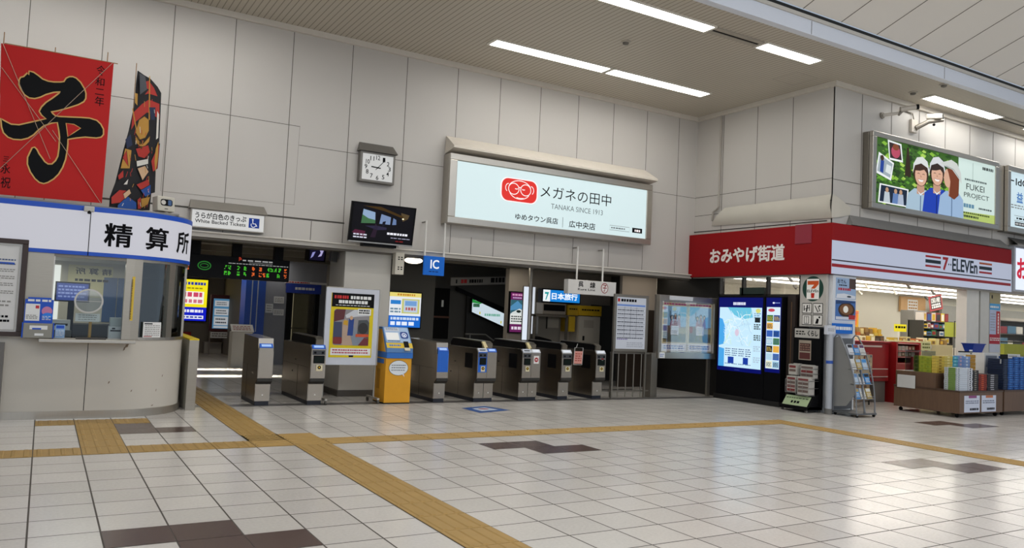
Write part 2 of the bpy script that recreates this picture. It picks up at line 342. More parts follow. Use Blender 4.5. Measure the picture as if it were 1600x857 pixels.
# ================================================================== THE SETTING
TX, TY, OX, OY = 0.44, 0.435, 0.01, 6.23      # floor tile pitch and origin
def cx(i): return OX + TX * i
def cyy(k): return OY + TY * k
FLOOR = tiles('pale_speckled_tile', '#cbc6bf', '#4a443e', TX, TY, OX, OY, 0.013, 0.20)
BROWN = tiles('dark_brown_tile', '#54423c', '#3c302c', TX, TY, OX, OY, 0.008, 0.24, 0.06, speck=0.14)
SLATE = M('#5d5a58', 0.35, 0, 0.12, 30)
f = MB()
f.add([(-16, -14, 0), (44, -14, 0), (44, 30, 0), (-16, 30, 0)], [(0, 1, 2, 3)], FLOOR)
F0 = FZ(0)
for i, k in ((1, -1), (2, -1), (2, -2), (3, -2), (11, 5), (12, 5), (12, 4), (13, 4), (2, 11), (2, 10), (3, 10), (32, 5), (33, 5), (33, 4), (34, 4),
             (21, -1), (22, -1), (22, -2), (23, -2), (-9, -1), (-8, -1), (-8, -2), (-7, -2)):
    f.quad(F0, cx(i) + .004, cyy(k) + .004, cx(i + 1) - .004, cyy(k + 1) - .004, 0.0015, BROWN)
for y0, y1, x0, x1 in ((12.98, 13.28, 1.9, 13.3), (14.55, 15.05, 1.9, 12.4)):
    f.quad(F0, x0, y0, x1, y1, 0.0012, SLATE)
struct(f.build('floor', origin=(0, 0, 0)))

TAC = M('#a4844a', 0.55, 0, 0.12, 5)
t = MB()
def tac_bars(i0, i1, k0, k1, along):
    """guiding blocks: a plate for each tile with four raised bars"""
    for i in range(i0, i1):
        for k in range(k0, k1):
            x0, x1, y0, y1 = cx(i) + .004, cx(i + 1) - .004, cyy(k) + .004, cyy(k + 1) - .004
            t.box(x0, x1, y0, y1, 0.0, 0.004, TAC)
            for q in range(4):
                c = (q + .5) / 4
                if along == 'y':
                    xm = x0 + (x1 - x0) * c
                    t.hexa([(xm - .024, y0 + .012, .004), (xm + .024, y0 + .012, .004), (xm + .024, y1 - .012, .004), (xm - .024, y1 - .012, .004)],
                           [(xm - .014, y0 + .022, .010), (xm + .014, y0 + .022, .010), (xm + .014, y1 - .022, .010), (xm - .014, y1 - .022, .010)], TAC)
                else:
                    ym = y0 + (y1 - y0) * c
                    t.hexa([(x0 + .012, ym - .024, .004), (x1 - .012, ym - .024, .004), (x1 - .012, ym + .024, .004), (x0 + .012, ym + .024, .004)],
                           [(x0 + .022, ym - .014, .010), (x1 - .022, ym - .014, .010), (x1 - .022, ym + .014, .010), (x0 + .022, ym + .014, .010)], TAC)
tac_bars(-8, 5, 7, 8, 'y'); tac_bars(5, 25, 7, 8, 'x'); tac_bars(25, 26, -6, 8, 'y'); tac_bars(6, 7, -10, 7, 'y'); tac_bars(1, 2, 8, 12, 'y')
tac_bars(0, 3, 12, 13, 'y'); tac_bars(5, 6, 8, 27, 'y'); tac_bars(5, 7, 8, 9, 'x')
struct(t.build('tactile_paving', origin=(0, 0, 0)))

# the wall over the ticket gates
w = MB(); YW = 14.17; CEIL = 6.70
w.box(-9, 13.55, YW, 14.5, 2.84, CEIL + .1, WALLP)
w.box(-9, -1.75, YW, 14.5, 0, 2.84, WALLP)
FW = FY(YW)
JX = [-6.5, -5.5, -4.5, -3.5, -2.5, -1.5, -0.479, .547, 1.579, 2.572, 3.586, 4.70, 5.811, 6.922, 7.92, 8.923, 9.925, 10.916, 11.907, 12.911]
for x in JX: w.fbox(FW, x - .006, 2.84, x + .006, CEIL, 0, .002, JOINT)
for x in (4.1, 5.2, 7.4): w.fbox(FW, x - .006, 2.84, x + .006, 3.2, 0, .002, JOINT)
for x0, x1, z in ((-9, 3.79, 4.895), (3.79, 6.75, 4.555), (11.85, 13.52, 4.715)): w.fbox(FW, x0, z - .005, x1, z + .005, 0, .0022, JOINT)
w.fbox(FW, -9, 3.205, 4.72, 3.235, 0, .003, M('#4a4640', 0.7))
for a in (((3.767, 3.454), (3.785, 4.903)), ((1.56, 3.44), (3.77, 3.46)), ((1.55, 3.44), (1.56, 4.905))):
    (x0, z0), (x1, z1) = a; w.ribbon(FW, [(x0, z0), (x1, z1)], .007, .0026, M('#8a857c', .7))
struct(w.build('wall_back'))
tr = MB()
tr.box(1.85, 13.4, 14.09, 14.5, 2.735, 2.84, M('#b5afa5', .5)); tr.box(1.85, 13.4, 14.05, 14.17, 2.81, 2.835, M('#cfc9be', .5)); tr.box(1.85, 13.4, 14.15, 14.5, 2.70, 2.735, M('#6a645b', .6))
struct(tr.build('trim_1', bev=.004))
tr = MB(); tr.box(-9, 13.55, 14.10, 14.18, 6.60, 6.705, M('#cfc8bc', .5)); struct(tr.build('trim_2'))

# the shop block: upper walls
w = MB(); w.box(13.52, 13.8, 10.27, 14.17, 2.75, CEIL + .05, WALLP)
L = FX(13.52)
for y in (13.30, 12.28, 11.307): w.fbox(L, -y - .007, 3.8, -y + .007, CEIL, 0, .002, JOINT)
for z in (4.72, 4.27): w.fbox(L, -14.17, z - .006, -10.27, z + .006, 0, .002, JOINT)
struct(w.build('wall_right'))
w = MB(); w.box(13.8, 44, 10.27, 10.6, 2.75, CEIL + .05, WALLP); w.box(13.52, 13.8, 10.268, 10.3, 2.75, CEIL + .05, WALLP)
Ff = FY(10.268)
for i in range(1, 28): w.fbox(Ff, 13.395 + i * 1.0 - .007, 3.8, 13.395 + i * 1.0 + .007, CEIL, 0, .002, JOINT)
for z in (4.70, 4.25): w.fbox(Ff, 13.52, z - .006, 44, z + .006, 0, .002, JOINT)
struct(w.build('wall_shop_front'))
tr = MB(); tr.box(13.45, 13.52, 10.2, 14.1, 6.60, 6.705, M('#cfc8bc', .5)); tr.box(13.52, 44, 10.2, 10.268, 6.60, 6.705, M('#cfc8bc', .5)); struct(tr.build('trim_3'))

# ceilings
c = MB(); SL = stripes('slatted_metal_ceiling', '#bdb5a6', '#857c6d', 0, 0.10, 0.16, .5)
c.box(-16, 13.5, 8.87, 14.3, CEIL, CEIL + .12, SL); c.box(13.5, 44, 8.87, 10.4, CEIL, CEIL + .12, SL)
FC = Fr((0, 0, CEIL), (1, 0, 0), (0, -1, 0))
hx = [(12.45, 10.35), (12.45, 10.95), (13.07, 10.95), (13.07, 10.35)]
c.ribbon(FC, [(a, -b) for a, b in hx], .012, .002, M('#8d867a', .6), True)
struct(c.build('ceiling'))
c = MB(); UP = M('#e6e1d9', .55, 0, .04, .4); ZU = 7.06
slope = .35
c.add([(-16, 8.80, ZU), (44, 8.80, ZU), (44, -12, ZU + slope * 20.8), (-16, -12, ZU + slope * 20.8)], [(0, 1, 2, 3)], UP)
UF = Fr((0, 8.80, ZU), (1, 0, 0), (0, -1, slope))
for i in range(-14, 33): c.fbox(UF, 11.70 + i - .008, 0, 11.70 + i + .008, 22, 0.0, .004, JOINT)
struct(c.build('ceiling_upper'))
b = MB(); BAND = M('#d9dee8', .35, 0, .03, .8)
b.box(-16, 44, 8.86, 9.0, CEIL - .01, 6.94, BAND); b.box(-16, 44, 8.83, 9.0, 6.94, 7.0, M('#c2bdb4', .5)); b.box(-16, 44, 8.9, 9.05, 7.0, 7.1, M('#2b2722', .7))  # dark top strip paints in the shadow gap under the upper ceiling
for i in range(-7, 9): b.fbox(FY(8.86), 11.0 + 3.95 * i - .006, 6.70, 11.0 + 3.95 * i + .006, 6.93, 0, .002, JOINT)
struct(b.build('trim_4'))

# inner concourse beyond the gates
GW = M('#8f887b', .7, 0, .06, 1.5); DW = M('#4c4a45', .7, 0, .06, 1.5); BW = M('#a3988a', .7, 0, .06, 1.0)
def wall(name, *boxes):
    m = MB()
    for a in boxes: m.box(*a)
    return struct(m.build(name))
wall('wall_concourse_far', (1.8, 5.3, 27.0, 27.2, 0, 3.0, GW))
wall('wall_concourse_left', (1.55, 1.75, 14.2, 27.2, 0, 3.0, GW))
wall('wall_lift', (5.15, 5.80, 22.0, 22.3, 0, 3.0, M('#8e9096', .6)), (6.72, 7.1, 22.0, 22.3, 0, 3.0, M('#8e9096', .6)), (5.80, 6.72, 22.0, 22.3, 2.27, 3.0, M('#8e9096', .6)), (5.06, 5.15, 22, 27.2, 0, 3.0, GW), (6.9, 7.1, 18.3, 22, 0, 3.0, GW))
wall('wall_display', (6.9, 8.5, 18.12, 18.3, 0, 2.96, DW))
wall('wall_escalator', (8.3, 12.2, 19.25, 19.4, 0, 2.96, DW))
wall('wall_concourse_right', (13.5, 13.6, 15.6, 27.2, 0, 2.96, DW))
wall('wall_ticket_office', (11.06, 12.84, 17.35, 17.5, 0, 3.0, BW), (10.6, 11.06, 17.35, 17.5, 2.42, 3.0, BW), (10.6, 11.06, 17.35, 17.5, 0, 1.2, DW), (12.84, 13.5, 17.35, 17.5, 2.05, 3.0, BW), (12.84, 13.6, 19.0, 19.1, 0, 2.2, M('#4a2c14', .6)))
wall('wall_poster_case', (12.42, 13.54, 15.5, 15.6, 1.95, 2.96, BW), (12.42, 13.54, 15.5, 15.6, 0, 1.95, M('#33281e', .7)))
# slots that let the daylight of the platform side through
mm = MB(); PC = M('#6a6458', .7)
mm.box(1.6, 13.75, 14.5, 18.33, 2.97, 3.05, PC); mm.box(1.6, 13.75, 18.57, 20.18, 2.97, 3.05, PC); mm.box(1.6, 13.75, 20.42, 27.2, 2.97, 3.05, PC)
mm.box(5.0, 13.75, 18.33, 18.57, 2.97, 3.05, PC); mm.box(5.0, 13.75, 20.18, 20.42, 2.97, 3.05, PC)
mm.box(1.6, 2.5, 18.33, 18.57, 2.97, 3.05, PC); mm.box(1.6, 2.5, 20.18, 20.42, 2.97, 3.05, PC)
for y in (15.4, 16.9, 19.3, 21.3, 23): mm.box(1.8, 13.5, y, y + .16, 2.84, 2.97, M('#6b665a', .6))
for y in (15.75, 16.3, 17.4): mm.tube([(1.9, y, 2.90), (13.4, y, 2.90)], .022, M('#4a473f', .5), 8)
struct(mm.build('ceiling_concourse'))
# columns
c = MB(); CW = M('#bdb8ae', .6, 0, .05, .8); c.box(4.79, 5.71, 14.2, 15.1, .1, 2.97, CW); c.box(4.77, 5.73, 14.18, 15.12, 0, .12, M('#55504a', .6)); struct(c.build('column', bev=.01))
c = MB(); c.box(4.63, 5.15, 21.7, 22.3, 0, 3.0, M('#1a4bb0', .4))
for x in (4.78, 4.93): c.fbox(FY(21.7), x, 0.9, x + .025, 3, 0, .006, M('#b9c0cc', .4))
struct(c.build('column'))
c = MB(); c.box(10.02, 10.62, 17.02, 17.2, 0, 2.96, BW); struct(c.build('column'))
c = MB(); c.tube([(10.15, 16.2, 0), (10.15, 16.2, 2.97)], .06, STEEL, 14); struct(c.build('column', smooth=True))

# the shop's shell
SWL = M('#d8d4c6', .6, 0, .03, 1)
wall('wall_shop_back', (13.8, 44, 17.2, 17.4, 0, 3.05, SWL))
wall('wall_shop_left', (13.55, 13.75, 11.02, 15.5, 0, 2.33, DARK), (13.55, 13.75, 13.35, 15.5, 2.33, 2.9, DARK), (13.515, 13.75, 10.8, 11.02, 0, 2.76, M('#2b2320', .5)))
m = MB(); m.box(13.6, 44, 10.6, 17.3, 3.05, 3.12, M('#f0eee8', .6)); struct(m.build('ceiling_shop'))
m = MB(); m.box(13.56, 44, 10.28, 10.62, 2.74, 2.80, M('#b9b5ac', .4)); struct(m.build('trim_5'))
win = MB()
for y in (13.33, 12.62, 11.92, 11.04): win.box(13.56, 13.66, y - .025, y + .025, 2.33, 2.76, M('#2a2724', .4))
win.box(13.56, 13.66, 11.02, 13.35, 2.33, 2.37, M('#2a2724', .4)); win.box(13.6, 13.605, 11.04, 13.33, 2.36, 2.76, glass())
struct(win.build('window_1'))
p = MB(); p.box(13.505, 14.23, 10.2, 10.75, 0, 2.76, M('#d3d6da', .4)); struct(p.build('pillar_shop', bev=.006))
p = MB(); p.box(18.52, 19.03, 10.35, 10.6, 0, 2.78, M('#d8d4cb', .5)); p.box(19.03, 19.1, 10.42, 10.6, 0, 2.78, BLACK); p.box(19.1, 19.98, 10.35, 10.6, 0, 2.78, M('#c9c6be', .5)); struct(p.build('pillar_shop', bev=.004))
wall('wall_shop_divider', (28.1, 36, 16.6, 16.7, 0, 2.75, M('#8b8b86', .6)))

# ================================================================== CEILING LAMPS AND SMALL CEILING THINGS
LIT = E('#fcfbf7', LAMP)
def lamp(x0, x1, y0, y1, label, group='ceiling lamps'):
    r = thing('ceiling_lamp', label, 'ceiling light', ((x0 + x1) / 2, (y0 + y1) / 2, CEIL - .03), group)
    m = MB(); FR = M('#d9d4c8', .5)
    m.box(x0 - .03, x1 + .03, y0 - .03, y0, CEIL - .025, CEIL, FR); m.box(x0 - .03, x1 + .03, y1, y1 + .03, CEIL - .025, CEIL, FR)
    m.box(x0 - .06, x0, y0, y1, CEIL - .025, CEIL, FR); m.box(x1, x1 + .06, y0, y1, CEIL - .025, CEIL, FR); m.build('frame', r)
    m = MB(); m.box(x0, x1, y0, y1, CEIL - .02, CEIL - .002, LIT); m.build('diffuser', r)
YA0, YA1, YB0, YB1 = 12.43, 12.73, 9.58, 9.85
lamp(6.83, 9.44, YA0, YA1, 'left one of the two fluorescent lamps nearest the gate wall')
lamp(9.55, 12.18, YA0, YA1, 'right one of the two fluorescent lamps nearest the gate wall, by the inner corner')
lamp(6.80, 9.45, YB0, YB1, 'long fluorescent lamp cut by the top edge, left of the dark ceiling slot')
lamp(10.74, 12.19, YB0, YB1, 'short fluorescent lamp at the right end of the dark ceiling slot')
lamp(15.83, 18.48, YB0, YB1, 'fluorescent lamp over the security cameras and the shop billboard')
lamp(19.9, 22.4, YB0, YB1, 'fluorescent lamp at the right edge, beyond the second dark ceiling slot')
lamp(.4, 3.0, YA0, YA1, 'fluorescent lamp of the row nearest the gate wall, out of view over the office')
lamp(-2.3, .3, YA0, YA1, 'lamp of the row nearest the gate wall, out of view left of the office')
lamp(4.0, 6.6, YB0, YB1, 'front row lamp out of view above the tactile crossing')
lamp(.6, 3.2, YB0, YB1, 'fluorescent lamp of the front row, out of view above the office front')
def slot(x0, x1, label):
    r = thing('ceiling_slot', label, 'ceiling vent', ((x0 + x1) / 2, 9.7, CEIL - .03), 'ceiling slots')
    m = MB(); FR = M('#a79f92', .5); m.box(x0, x1, 9.58, 9.68, CEIL - .02, CEIL, FR); m.box(x0, x1, 9.75, 9.85, CEIL - .02, CEIL, FR); m.build('frame', r)
    m = MB(); m.box(x0, x1, 9.68, 9.75, CEIL - .008, CEIL, BLACK); m.build('slot', r)
slot(9.53, 10.66, 'dark linear ceiling slot between the two lamps of the front row')
slot(18.56, 19.82, 'dark linear ceiling slot right of the lamp over the billboard')
def smoke(x, y, label):
    r = thing('smoke_detector', label, 'smoke detector', (x, y, CEIL - .06), 'smoke detectors')
    m = MB(); m.tube([(x, y, CEIL), (x, y, CEIL - .02)], .09, M('#b8b1a4', .5), 20); m.build('base', r)
    m = MB(); m.tube([(x, y, CEIL - .02), (x, y, CEIL - .05), (x, y, CEIL - .06)], [.06, .05, .02], M('#6f6a61', .5), 16); m.build('sensor', r)
smoke(8.75, 11.09, 'round ceiling detector between the two lamp rows, above the big sign')
smoke(15.33, 9.75, 'round ceiling detector nearer the security cameras')
smoke(15.29, 9.07, 'round ceiling detector beside the pale band of the ceiling edge')
# concourse globe lamp
r = thing('concourse_light', 'oval lit lamp in the dark ceiling beside the blue IC sign', 'ceiling light', (6.95, 16.0, 2.74))
m = MB(); m.ball((6.95, 16.0, 2.76), .2, E('#fff3d8', 4), 16, .35); m.build('diffuser', r, smooth=True)
m = MB(); m.tube([(6.95, 16, 2.78), (6.95, 16, 2.965)], .03, DARK); m.build('stem', r)

# ================================================================== SIGNS ON THE GATE WALL
# wall clock
r = thing('wall_clock', 'square white wall clock under a small grey hood on the gate wall', 'clock', (5.26, 14.1, 4.03))
CG = M('#6d6963', .4, .3)
m = MB(); m.box(4.91, 5.61, 14.03, 14.168, 4.03, 4.61, CG); m.build('case', r, bev=.008)
m = MB(); m.add([(4.88, 13.98, 4.61), (5.64, 13.98, 4.61), (5.60, 14.166, 4.79), (4.92, 14.166, 4.79), (4.88, 14.166, 4.61), (5.64, 14.166, 4.61)], [(0, 1, 2, 3), (0, 3, 4), (1, 5, 2), (0, 4, 5, 1)], CG); m.build('hood', r)
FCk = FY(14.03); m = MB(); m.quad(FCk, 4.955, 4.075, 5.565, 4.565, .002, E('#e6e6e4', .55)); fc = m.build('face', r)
m = MB(); KX, KZ = 5.26, 4.32
for i in range(1, 13):
    a = math.radians(90 - 30 * i); x, z = KX + .235 * math.cos(a), KZ + .19 * math.sin(a); wd = .042 if i < 10 else .068
    m.text(FCk, str(i), x - wd / 2 - .004, z - .042, x + wd / 2 + .004, z + .042, .004, INK, .01)
m.build('numerals', fc)
def hand(a, l, w, name):
    a = math.radians(a); d = (math.cos(a), math.sin(a)); m = MB()
    m.ribbon(FCk, [(KX - d[0] * .06, KZ - d[1] * .06), (KX + d[0] * l, KZ + d[1] * l)], w, .008, INK); m.build(name, r)
hand(90 - 9.12 * 30, .13, .022, 'hour_hand'); hand(90 - 7 * 6, .215, .012, 'minute_hand')

# television
r = thing('television', 'black flat television tilted down over the gates, showing a train carriage', 'television', (5.28, 13.9, 2.85))
TV = Fr((4.64, 13.66, 2.86), (1, 0, 0), (0, -.17, 1))
m = MB(); m.fbox(TV, 0, 0, 1.25, .72, -.07, 0, BLACK); m.fbox(TV, 0, -.015, 1.25, .012, -.06, .006, M('#9a9a9a', .3, .7)); m.build('body', r, bev=.005)
m = MB(); m.quad(TV, .035, .04, 1.215, .69, .003, E('#0a0910', .8))
def tq(pts, h, s=.7, d=.004): m.poly(TV, pts, d, E(h, s))
tq([(.20, .34), (.47, .36), (.45, .56), (.22, .60)], '#8fa9c8', .8); tq([(.20, .34), (.47, .36), (.465, .42), (.33, .44), (.21, .50)], '#4a7a52', .6, .005)
tq([(.55, .36), (.76, .36), (.76, .50), (.57, .54)], '#7f95bd'); tq([(.80, .36), (.88, .37), (.87, .46), (.81, .49)], '#6d84b0')
tq([(.20, .66), (.62, .60), (1.0, .50), (1.0, .54), (.55, .67)], '#4a3410', .6); tq([(.40, .10), (.48, .36), (.53, .30), (.50, .10)], '#2a1a2c'); tq([(.28, .30), (.52, .24), (.7, .26), (.7, .30), (.5, .32)], '#2e2a44')
tq([(.95, .60), (1.12, .57), (1.1, .50), (1.0, .44)], '#5a4a30'); tq([(.60, .30), (.66, .34), (.67, .42), (.61, .40)], '#181828', .6, .006); tq([(.05, .16), (.28, .10), (.3, .20), (.1, .22)], '#57203a')
m.ell(TV, 1.0, .49, .02, .012, .007, E('#fff4d0', 1.2)); m.dashes(TV, .72, .17, 1.16, .22, 1, .005, E('#e8e8f0', .9), .8, 5); m.dashes(TV, .8, .11, 1.18, .13, 1, .005, E('#b0b0c8', .7), .7, 4)
m.dashes(TV, .08, .06, .36, .16, 2, .005, E('#d8d8e8', .8), .5, 3); m.dashes(TV, .9, .05, 1.1, .08, 1, .005, E('#701818', .8), .8, 2)
m.build('screen', r)
m = MB(); m.box(4.95, 5.6, 13.72, 13.90, 2.80, 2.86, BLACK); m.box(5.2, 5.36, 13.66, 14.16, 3.1, 3.3, DARK); m.build('wall_bracket', r)

# the big spectacles-shop sign
r = thing('shop_sign', 'wide backlit white sign with a red spectacles emblem under a cream hood', 'sign', (9.28, 14.0, 3.41))
FS = FY(13.87)
m = MB(); m.box(6.69, 11.88, 13.9, 14.165, 3.41, 4.80, STEELH)
m.frame(FS, 6.69, 3.41, 11.88, 4.80, .16, .13, -.03, .02, STEELH)
m.build('frame', r, bev=.01)
m = MB(); HD = M('#cfc6b8', .5)
m.add([(6.70, 13.74, 4.93), (11.93, 13.74, 4.93), (11.90, 14.165, 5.19), (6.72, 14.165, 5.19), (6.70, 13.74, 4.89), (11.93, 13.74, 4.89), (6.70, 14.165, 4.82), (11.93, 14.165, 4.82)],
      [(0, 1, 2, 3), (4, 5, 1, 0), (0, 3, 6, 4), (1, 5, 7, 2), (4, 6, 7, 5)], HD); m.build('hood', r)
m = MB(); m.quad(FS, 6.85, 3.53, 11.72, 4.66, .0, E('#d3e6e8', .86)); pn = m.build('lit_panel', r)
m = MB(); LR = E('#e0352f', .8); LW = E('#fbeeee', .9); LK = M('#15161a', .8, spec=.05); F = FS
def rrect(x0, y0, x1, y1, rd, n=6, k=2.6):
    o = []
    for ccx, ccy, a in ((x1 - rd, y1 - rd, 0), (x0 + rd, y1 - rd, 90), (x0 + rd, y0 + rd, 180), (x1 - rd, y0 + rd, 270)):
        for i in range(n + 1):
            t_ = math.radians(a + 90 * i / n); o.append((ccx + rd * math.cos(t_), ccy + rd * math.sin(t_)))
    return o
m.poly(F, rrect(7.855, 3.985, 8.765, 4.485, .17), .003, LW); m.poly(F, rrect(7.885, 4.005, 8.735, 4.465, .15), .006, LR)
for ccx in (8.17, 8.46): m.ring(F, ccx, 4.26, .125, .115, .017, .009, LW)
m.ribbon(F, [(8.28, 4.29), (8.315, 4.305), (8.35, 4.29)], .017, .009, LW)
m.ring(F, 8.315, 4.27, .27, .17, .016, .009, LW, 20, math.radians(15), math.radians(165)); m.ring(F, 8.315, 4.23, .25, .17, .016, .009, LW, 20, math.radians(200), math.radians(335))
for sx in (-1, 1): m.ring(F, 8.315 + sx * .27, 4.27, .07, .085, .016, .009, LW, 12, math.radians(-60 if sx > 0 else 90), math.radians(90 if sx > 0 else 240))
m.ribbon(F, [(8.20, 4.265), (8.24, 4.26), (8.27, 4.27)], .018, .01, LW); m.ribbon(F, [(8.37, 4.27), (8.40, 4.26), (8.44, 4.265)], .018, .01, LW); m.ribbon(F, [(8.24, 4.085), (8.33, 4.075), (8.42, 4.085)], .016, .01, LW)
m.build('emblem', pn)
m = MB()
m.text(F, 'メガネの田中', 8.83, 4.165, 10.70, 4.43, .004, LK, 0.0); m.text(F, 'TANAKA SINCE 1913', 9.11, 3.95, 10.48, 4.06, .004, M('#5a6468', .8), -.004)
m.text(F, 'ゆめタウン呉店', 8.24, 3.63, 9.30, 3.76, .004, LK, .012); m.quad(F, 9.42, 3.58, 9.43, 3.80, .004, M('#5a6468', .8)); m.text(F, '広中央店', 9.59, 3.60, 10.29, 3.75, .004, LK, .012)
m.ribbon(F, [(10.69, 3.655), (11.25, 3.655), (11.25, 3.755), (10.69, 3.755)], .008, .004, M('#7a8488', .8), True); m.dashes(F, 10.73, 3.68, 11.15, 3.73, 1, .004, M('#7a8488', .8), .6, 5)
m.quad(F, 11.33, 3.65, 11.62, 3.76, .004, LK); m.dashes(F, 11.40, 3.67, 11.56, 3.73, 1, .006, LW, .8, 2)
m.build('lettering', pn)

# white-backed ticket sign
r = thing('ticket_sign', 'white sign for white-backed tickets with a blue wheelchair symbol, under a grey hood', 'sign', (2.62, 14.1, 2.88))
m = MB(); m.box(2.02, 3.24, 14.02, 14.165, 2.88, 3.20, M('#a8a49c', .5)); m.build('case', r, bev=.006)
m = MB(); m.add([(1.99, 13.97, 3.20), (3.27, 13.97, 3.20), (3.24, 14.165, 3.36), (2.02, 14.165, 3.36), (1.99, 14.165, 3.2), (3.27, 14.165, 3.2)], [(0, 1, 2, 3), (0, 3, 4), (1, 5, 2), (0, 4, 5, 1)], M('#7c776f', .5)); m.build('hood', r)
F = FY(14.02); m = MB(); m.quad(F, 2.04, 2.90, 3.22, 3.18, .002, E('#dcdcda', .7)); pn = m.build('panel', r)
m = MB(); m.text(F, 'うらが白色のきっぷ', 2.09, 3.04, 2.92, 3.145, .004, INK, .018); m.text(F, 'White Backed Tickets', 2.09, 2.965, 2.915, 3.025, .004, INK, .014); m.build('lettering', pn)
m = MB(); m.quad(F, 2.965, 2.955, 3.145, 3.125, .004, E('#1c3f9a', .5)); ww = E('#e6e8ee', .7)
m.ell(F, 3.03, 3.098, .014, .014, .006, ww, 10); m.ribbon(F, [(3.03, 3.08), (3.035, 3.03), (3.08, 3.03), (3.105, 2.985)], .014, .006, ww); m.ring(F, 3.045, 3.01, .04, .04, .011, .006, ww, 14, math.radians(150), math.radians(350)); m.build('wheelchair_symbol', pn)

def hung(name, label, x0, x1, z0, z1, px, ptop, face, yb=13.95, d=.06):
    r = thing(name, label, 'sign', ((x0 + x1) / 2, yb, z0)); m = MB(); m.box(x0, x1, yb, yb + d, z0, z1, face); m.build('panel', r, bev=.004)
    for x in px:
        m = MB(); m.tube([(x, yb + d / 2, z1), (x, yb + d / 2, ptop)], .02, M('#d6d3cc', .4), 8); m.box(x - .012, x + .012, yb + d / 2, 14.165, ptop - .04, ptop - .015, M('#8a8780', .6)); m.build('hanger_rod', r)
    return r
r = hung('gate_sign', 'blue square IC sign hanging on two white rods left of the big sign', 6.29, 6.72, 2.36, 2.73, (6.30, 6.71), 3.42, E('#1d68c8', .55))
m = MB(); F = FY(13.95); m.text(F, 'IC', 6.42, 2.49, 6.60, 2.66, .003, E('#f2f4f8', .8), .02); m.dashes(F, 6.39, 2.42, 6.63, 2.44, 1, .003, E('#0c2c60', .5), .8, 3); m.build('lettering', r)
r = hung('line_sign', 'white Kure Line direction sign hanging over the right-hand gates', 9.66, 10.96, 2.18, 2.49, (9.93, 10.63), 3.22, M('#cfccc6', .45), 13.9, .16)
m = MB(); F = FY(13.9); m.text(F, '呉', 9.93, 2.34, 10.06, 2.46, .003, INK, .02); m.text(F, '線', 10.24, 2.33, 10.38, 2.455, .003, INK, .02); m.text(F, 'Kure Line', 9.92, 2.265, 10.38, 2.31, .003, INK, .01); m.build('lettering', r)
m = MB(); m.ell(F, 10.64, 2.345, .10, .115, .003, M('#8a1f24', .5)); m.ell(F, 10.64, 2.345, .083, .097, .005, M('#e4e0da', .5)); m.text(F, '子', 10.585, 2.275, 10.695, 2.42, .007, M('#8a1f24', .5), .02); m.build('round_emblem', r)
# slim wall box by the column
r = thing('speaker_box', 'slim cream box with dark vents fixed at the top right of the white column', 'speaker', (5.80, 14.12, 2.33))
m = MB(); m.box(5.71, 5.89, 14.0, 14.16, 2.33, 2.75, M('#c9c2b2', .5)); m.build('case', r, bev=.006)
m = MB(); F = FY(14.0)
for z in (2.65, 2.61, 2.46, 2.42):
    for x in (5.76, 5.82): m.quad(F, x, z, x + .035, z + .022, .002, BLACK)
m.build('vents', r)

# ================================================================== FARE ADJUSTMENT OFFICE (left)
BY, BXC, BR = 12.05, .87, 1.0                 # front plane, start of the rounded corner, its radius
class Curve(Curve):
    """runs along the office front and around its rounded corner; u is the length along it from X = 0"""
    def __init__(s, off=0.0): s.off = off
    def p(s, a, b, d=0.0):
        d = d + s.off
        if a <= BXC: return Vector((a, BY - d, b))
        th = (a - BXC) / BR
        if th <= math.pi / 2: return Vector((BXC + (BR + d) * math.sin(th), BY + BR - (BR + d) * math.cos(th), b))
        return Vector((BXC + BR + d, BY + BR + (a - BXC - BR * math.pi / 2), b))
CU = Curve()
def band(mb, u0, u1, z0, z1, d0, d1, m, step=.1):
    us = [u0]
    if u0 < BXC < u1: us.append(BXC)
    a = max(u0, BXC); n = max(1, int((u1 - a) / step)); us += [a + (u1 - a) * (i + 1) / n for i in range(n)]
    us = sorted(set(us)); vs = []
    for u in us: vs += [CU.p(u, z0, d1), CU.p(u, z1, d1), CU.p(u, z1, d0), CU.p(u, z0, d0)]
    fs = [(3, 2, 1, 0)]
    for i in range(len(us) - 1):
        k = 4 * i
        for q in range(4): fs.append((k + q, k + (q + 1) % 4, k + 4 + (q + 1) % 4, k + 4 + q))
    k = 4 * (len(us) - 1); fs.append((k, k + 1, k + 2, k + 3))
    # orientation: make the outer face look outwards
    mb.add(vs, [fs[0][::-1]] + [q[::-1] for q in fs[1:-1]] + [fs[-1][::-1]], m)
UE = BXC + BR * math.pi / 2 + 1.1             # the far end of the wrapped front
BP = M('#c4beb3', .55, 0, .04, 1.2)
def foot(d): return [(-1.7, 14.1), (-1.7, BY - d)] + [tuple(CU.p(BXC + BR * math.pi / 2 * i / 14, 0, d)[:2]) for i in range(15)] + [(BXC + BR + d, 14.1)]
of = thing('fare_adjustment_office', 'round-cornered station office with a blue-edged white sign band, left of the gates', 'office', (0.3, 13.0, 0))
m = MB(); band(m, -1.7, UE, .10, 1.07, -.06, 0, BP); m.fbox(CU, .555, .10, .563, 1.03, 0, .002, INK)
for u, z, a, b in ((1.03, .98, .025, .03), (1.0, .94, .014, .03), (.84, .48, .012, .02), (1.13, .36, .012, .016), (1.5, .35, .008, .02), (1.45, .14, .02, .01), (1.6, .55, .01, .02)): m.poly(CU, [(u - a, z - b), (u + a * .6, z - b * .4), (u + a, z + b), (u - a * .3, z + b * .6)], .0025, M('#7a6a58', .7))
m.build('lower_panel', of, smooth=True)
m = MB(); band(m, -1.7, UE, 0, .105, -.05, .02, STEELH); m.build('kick_plate', of, smooth=True)
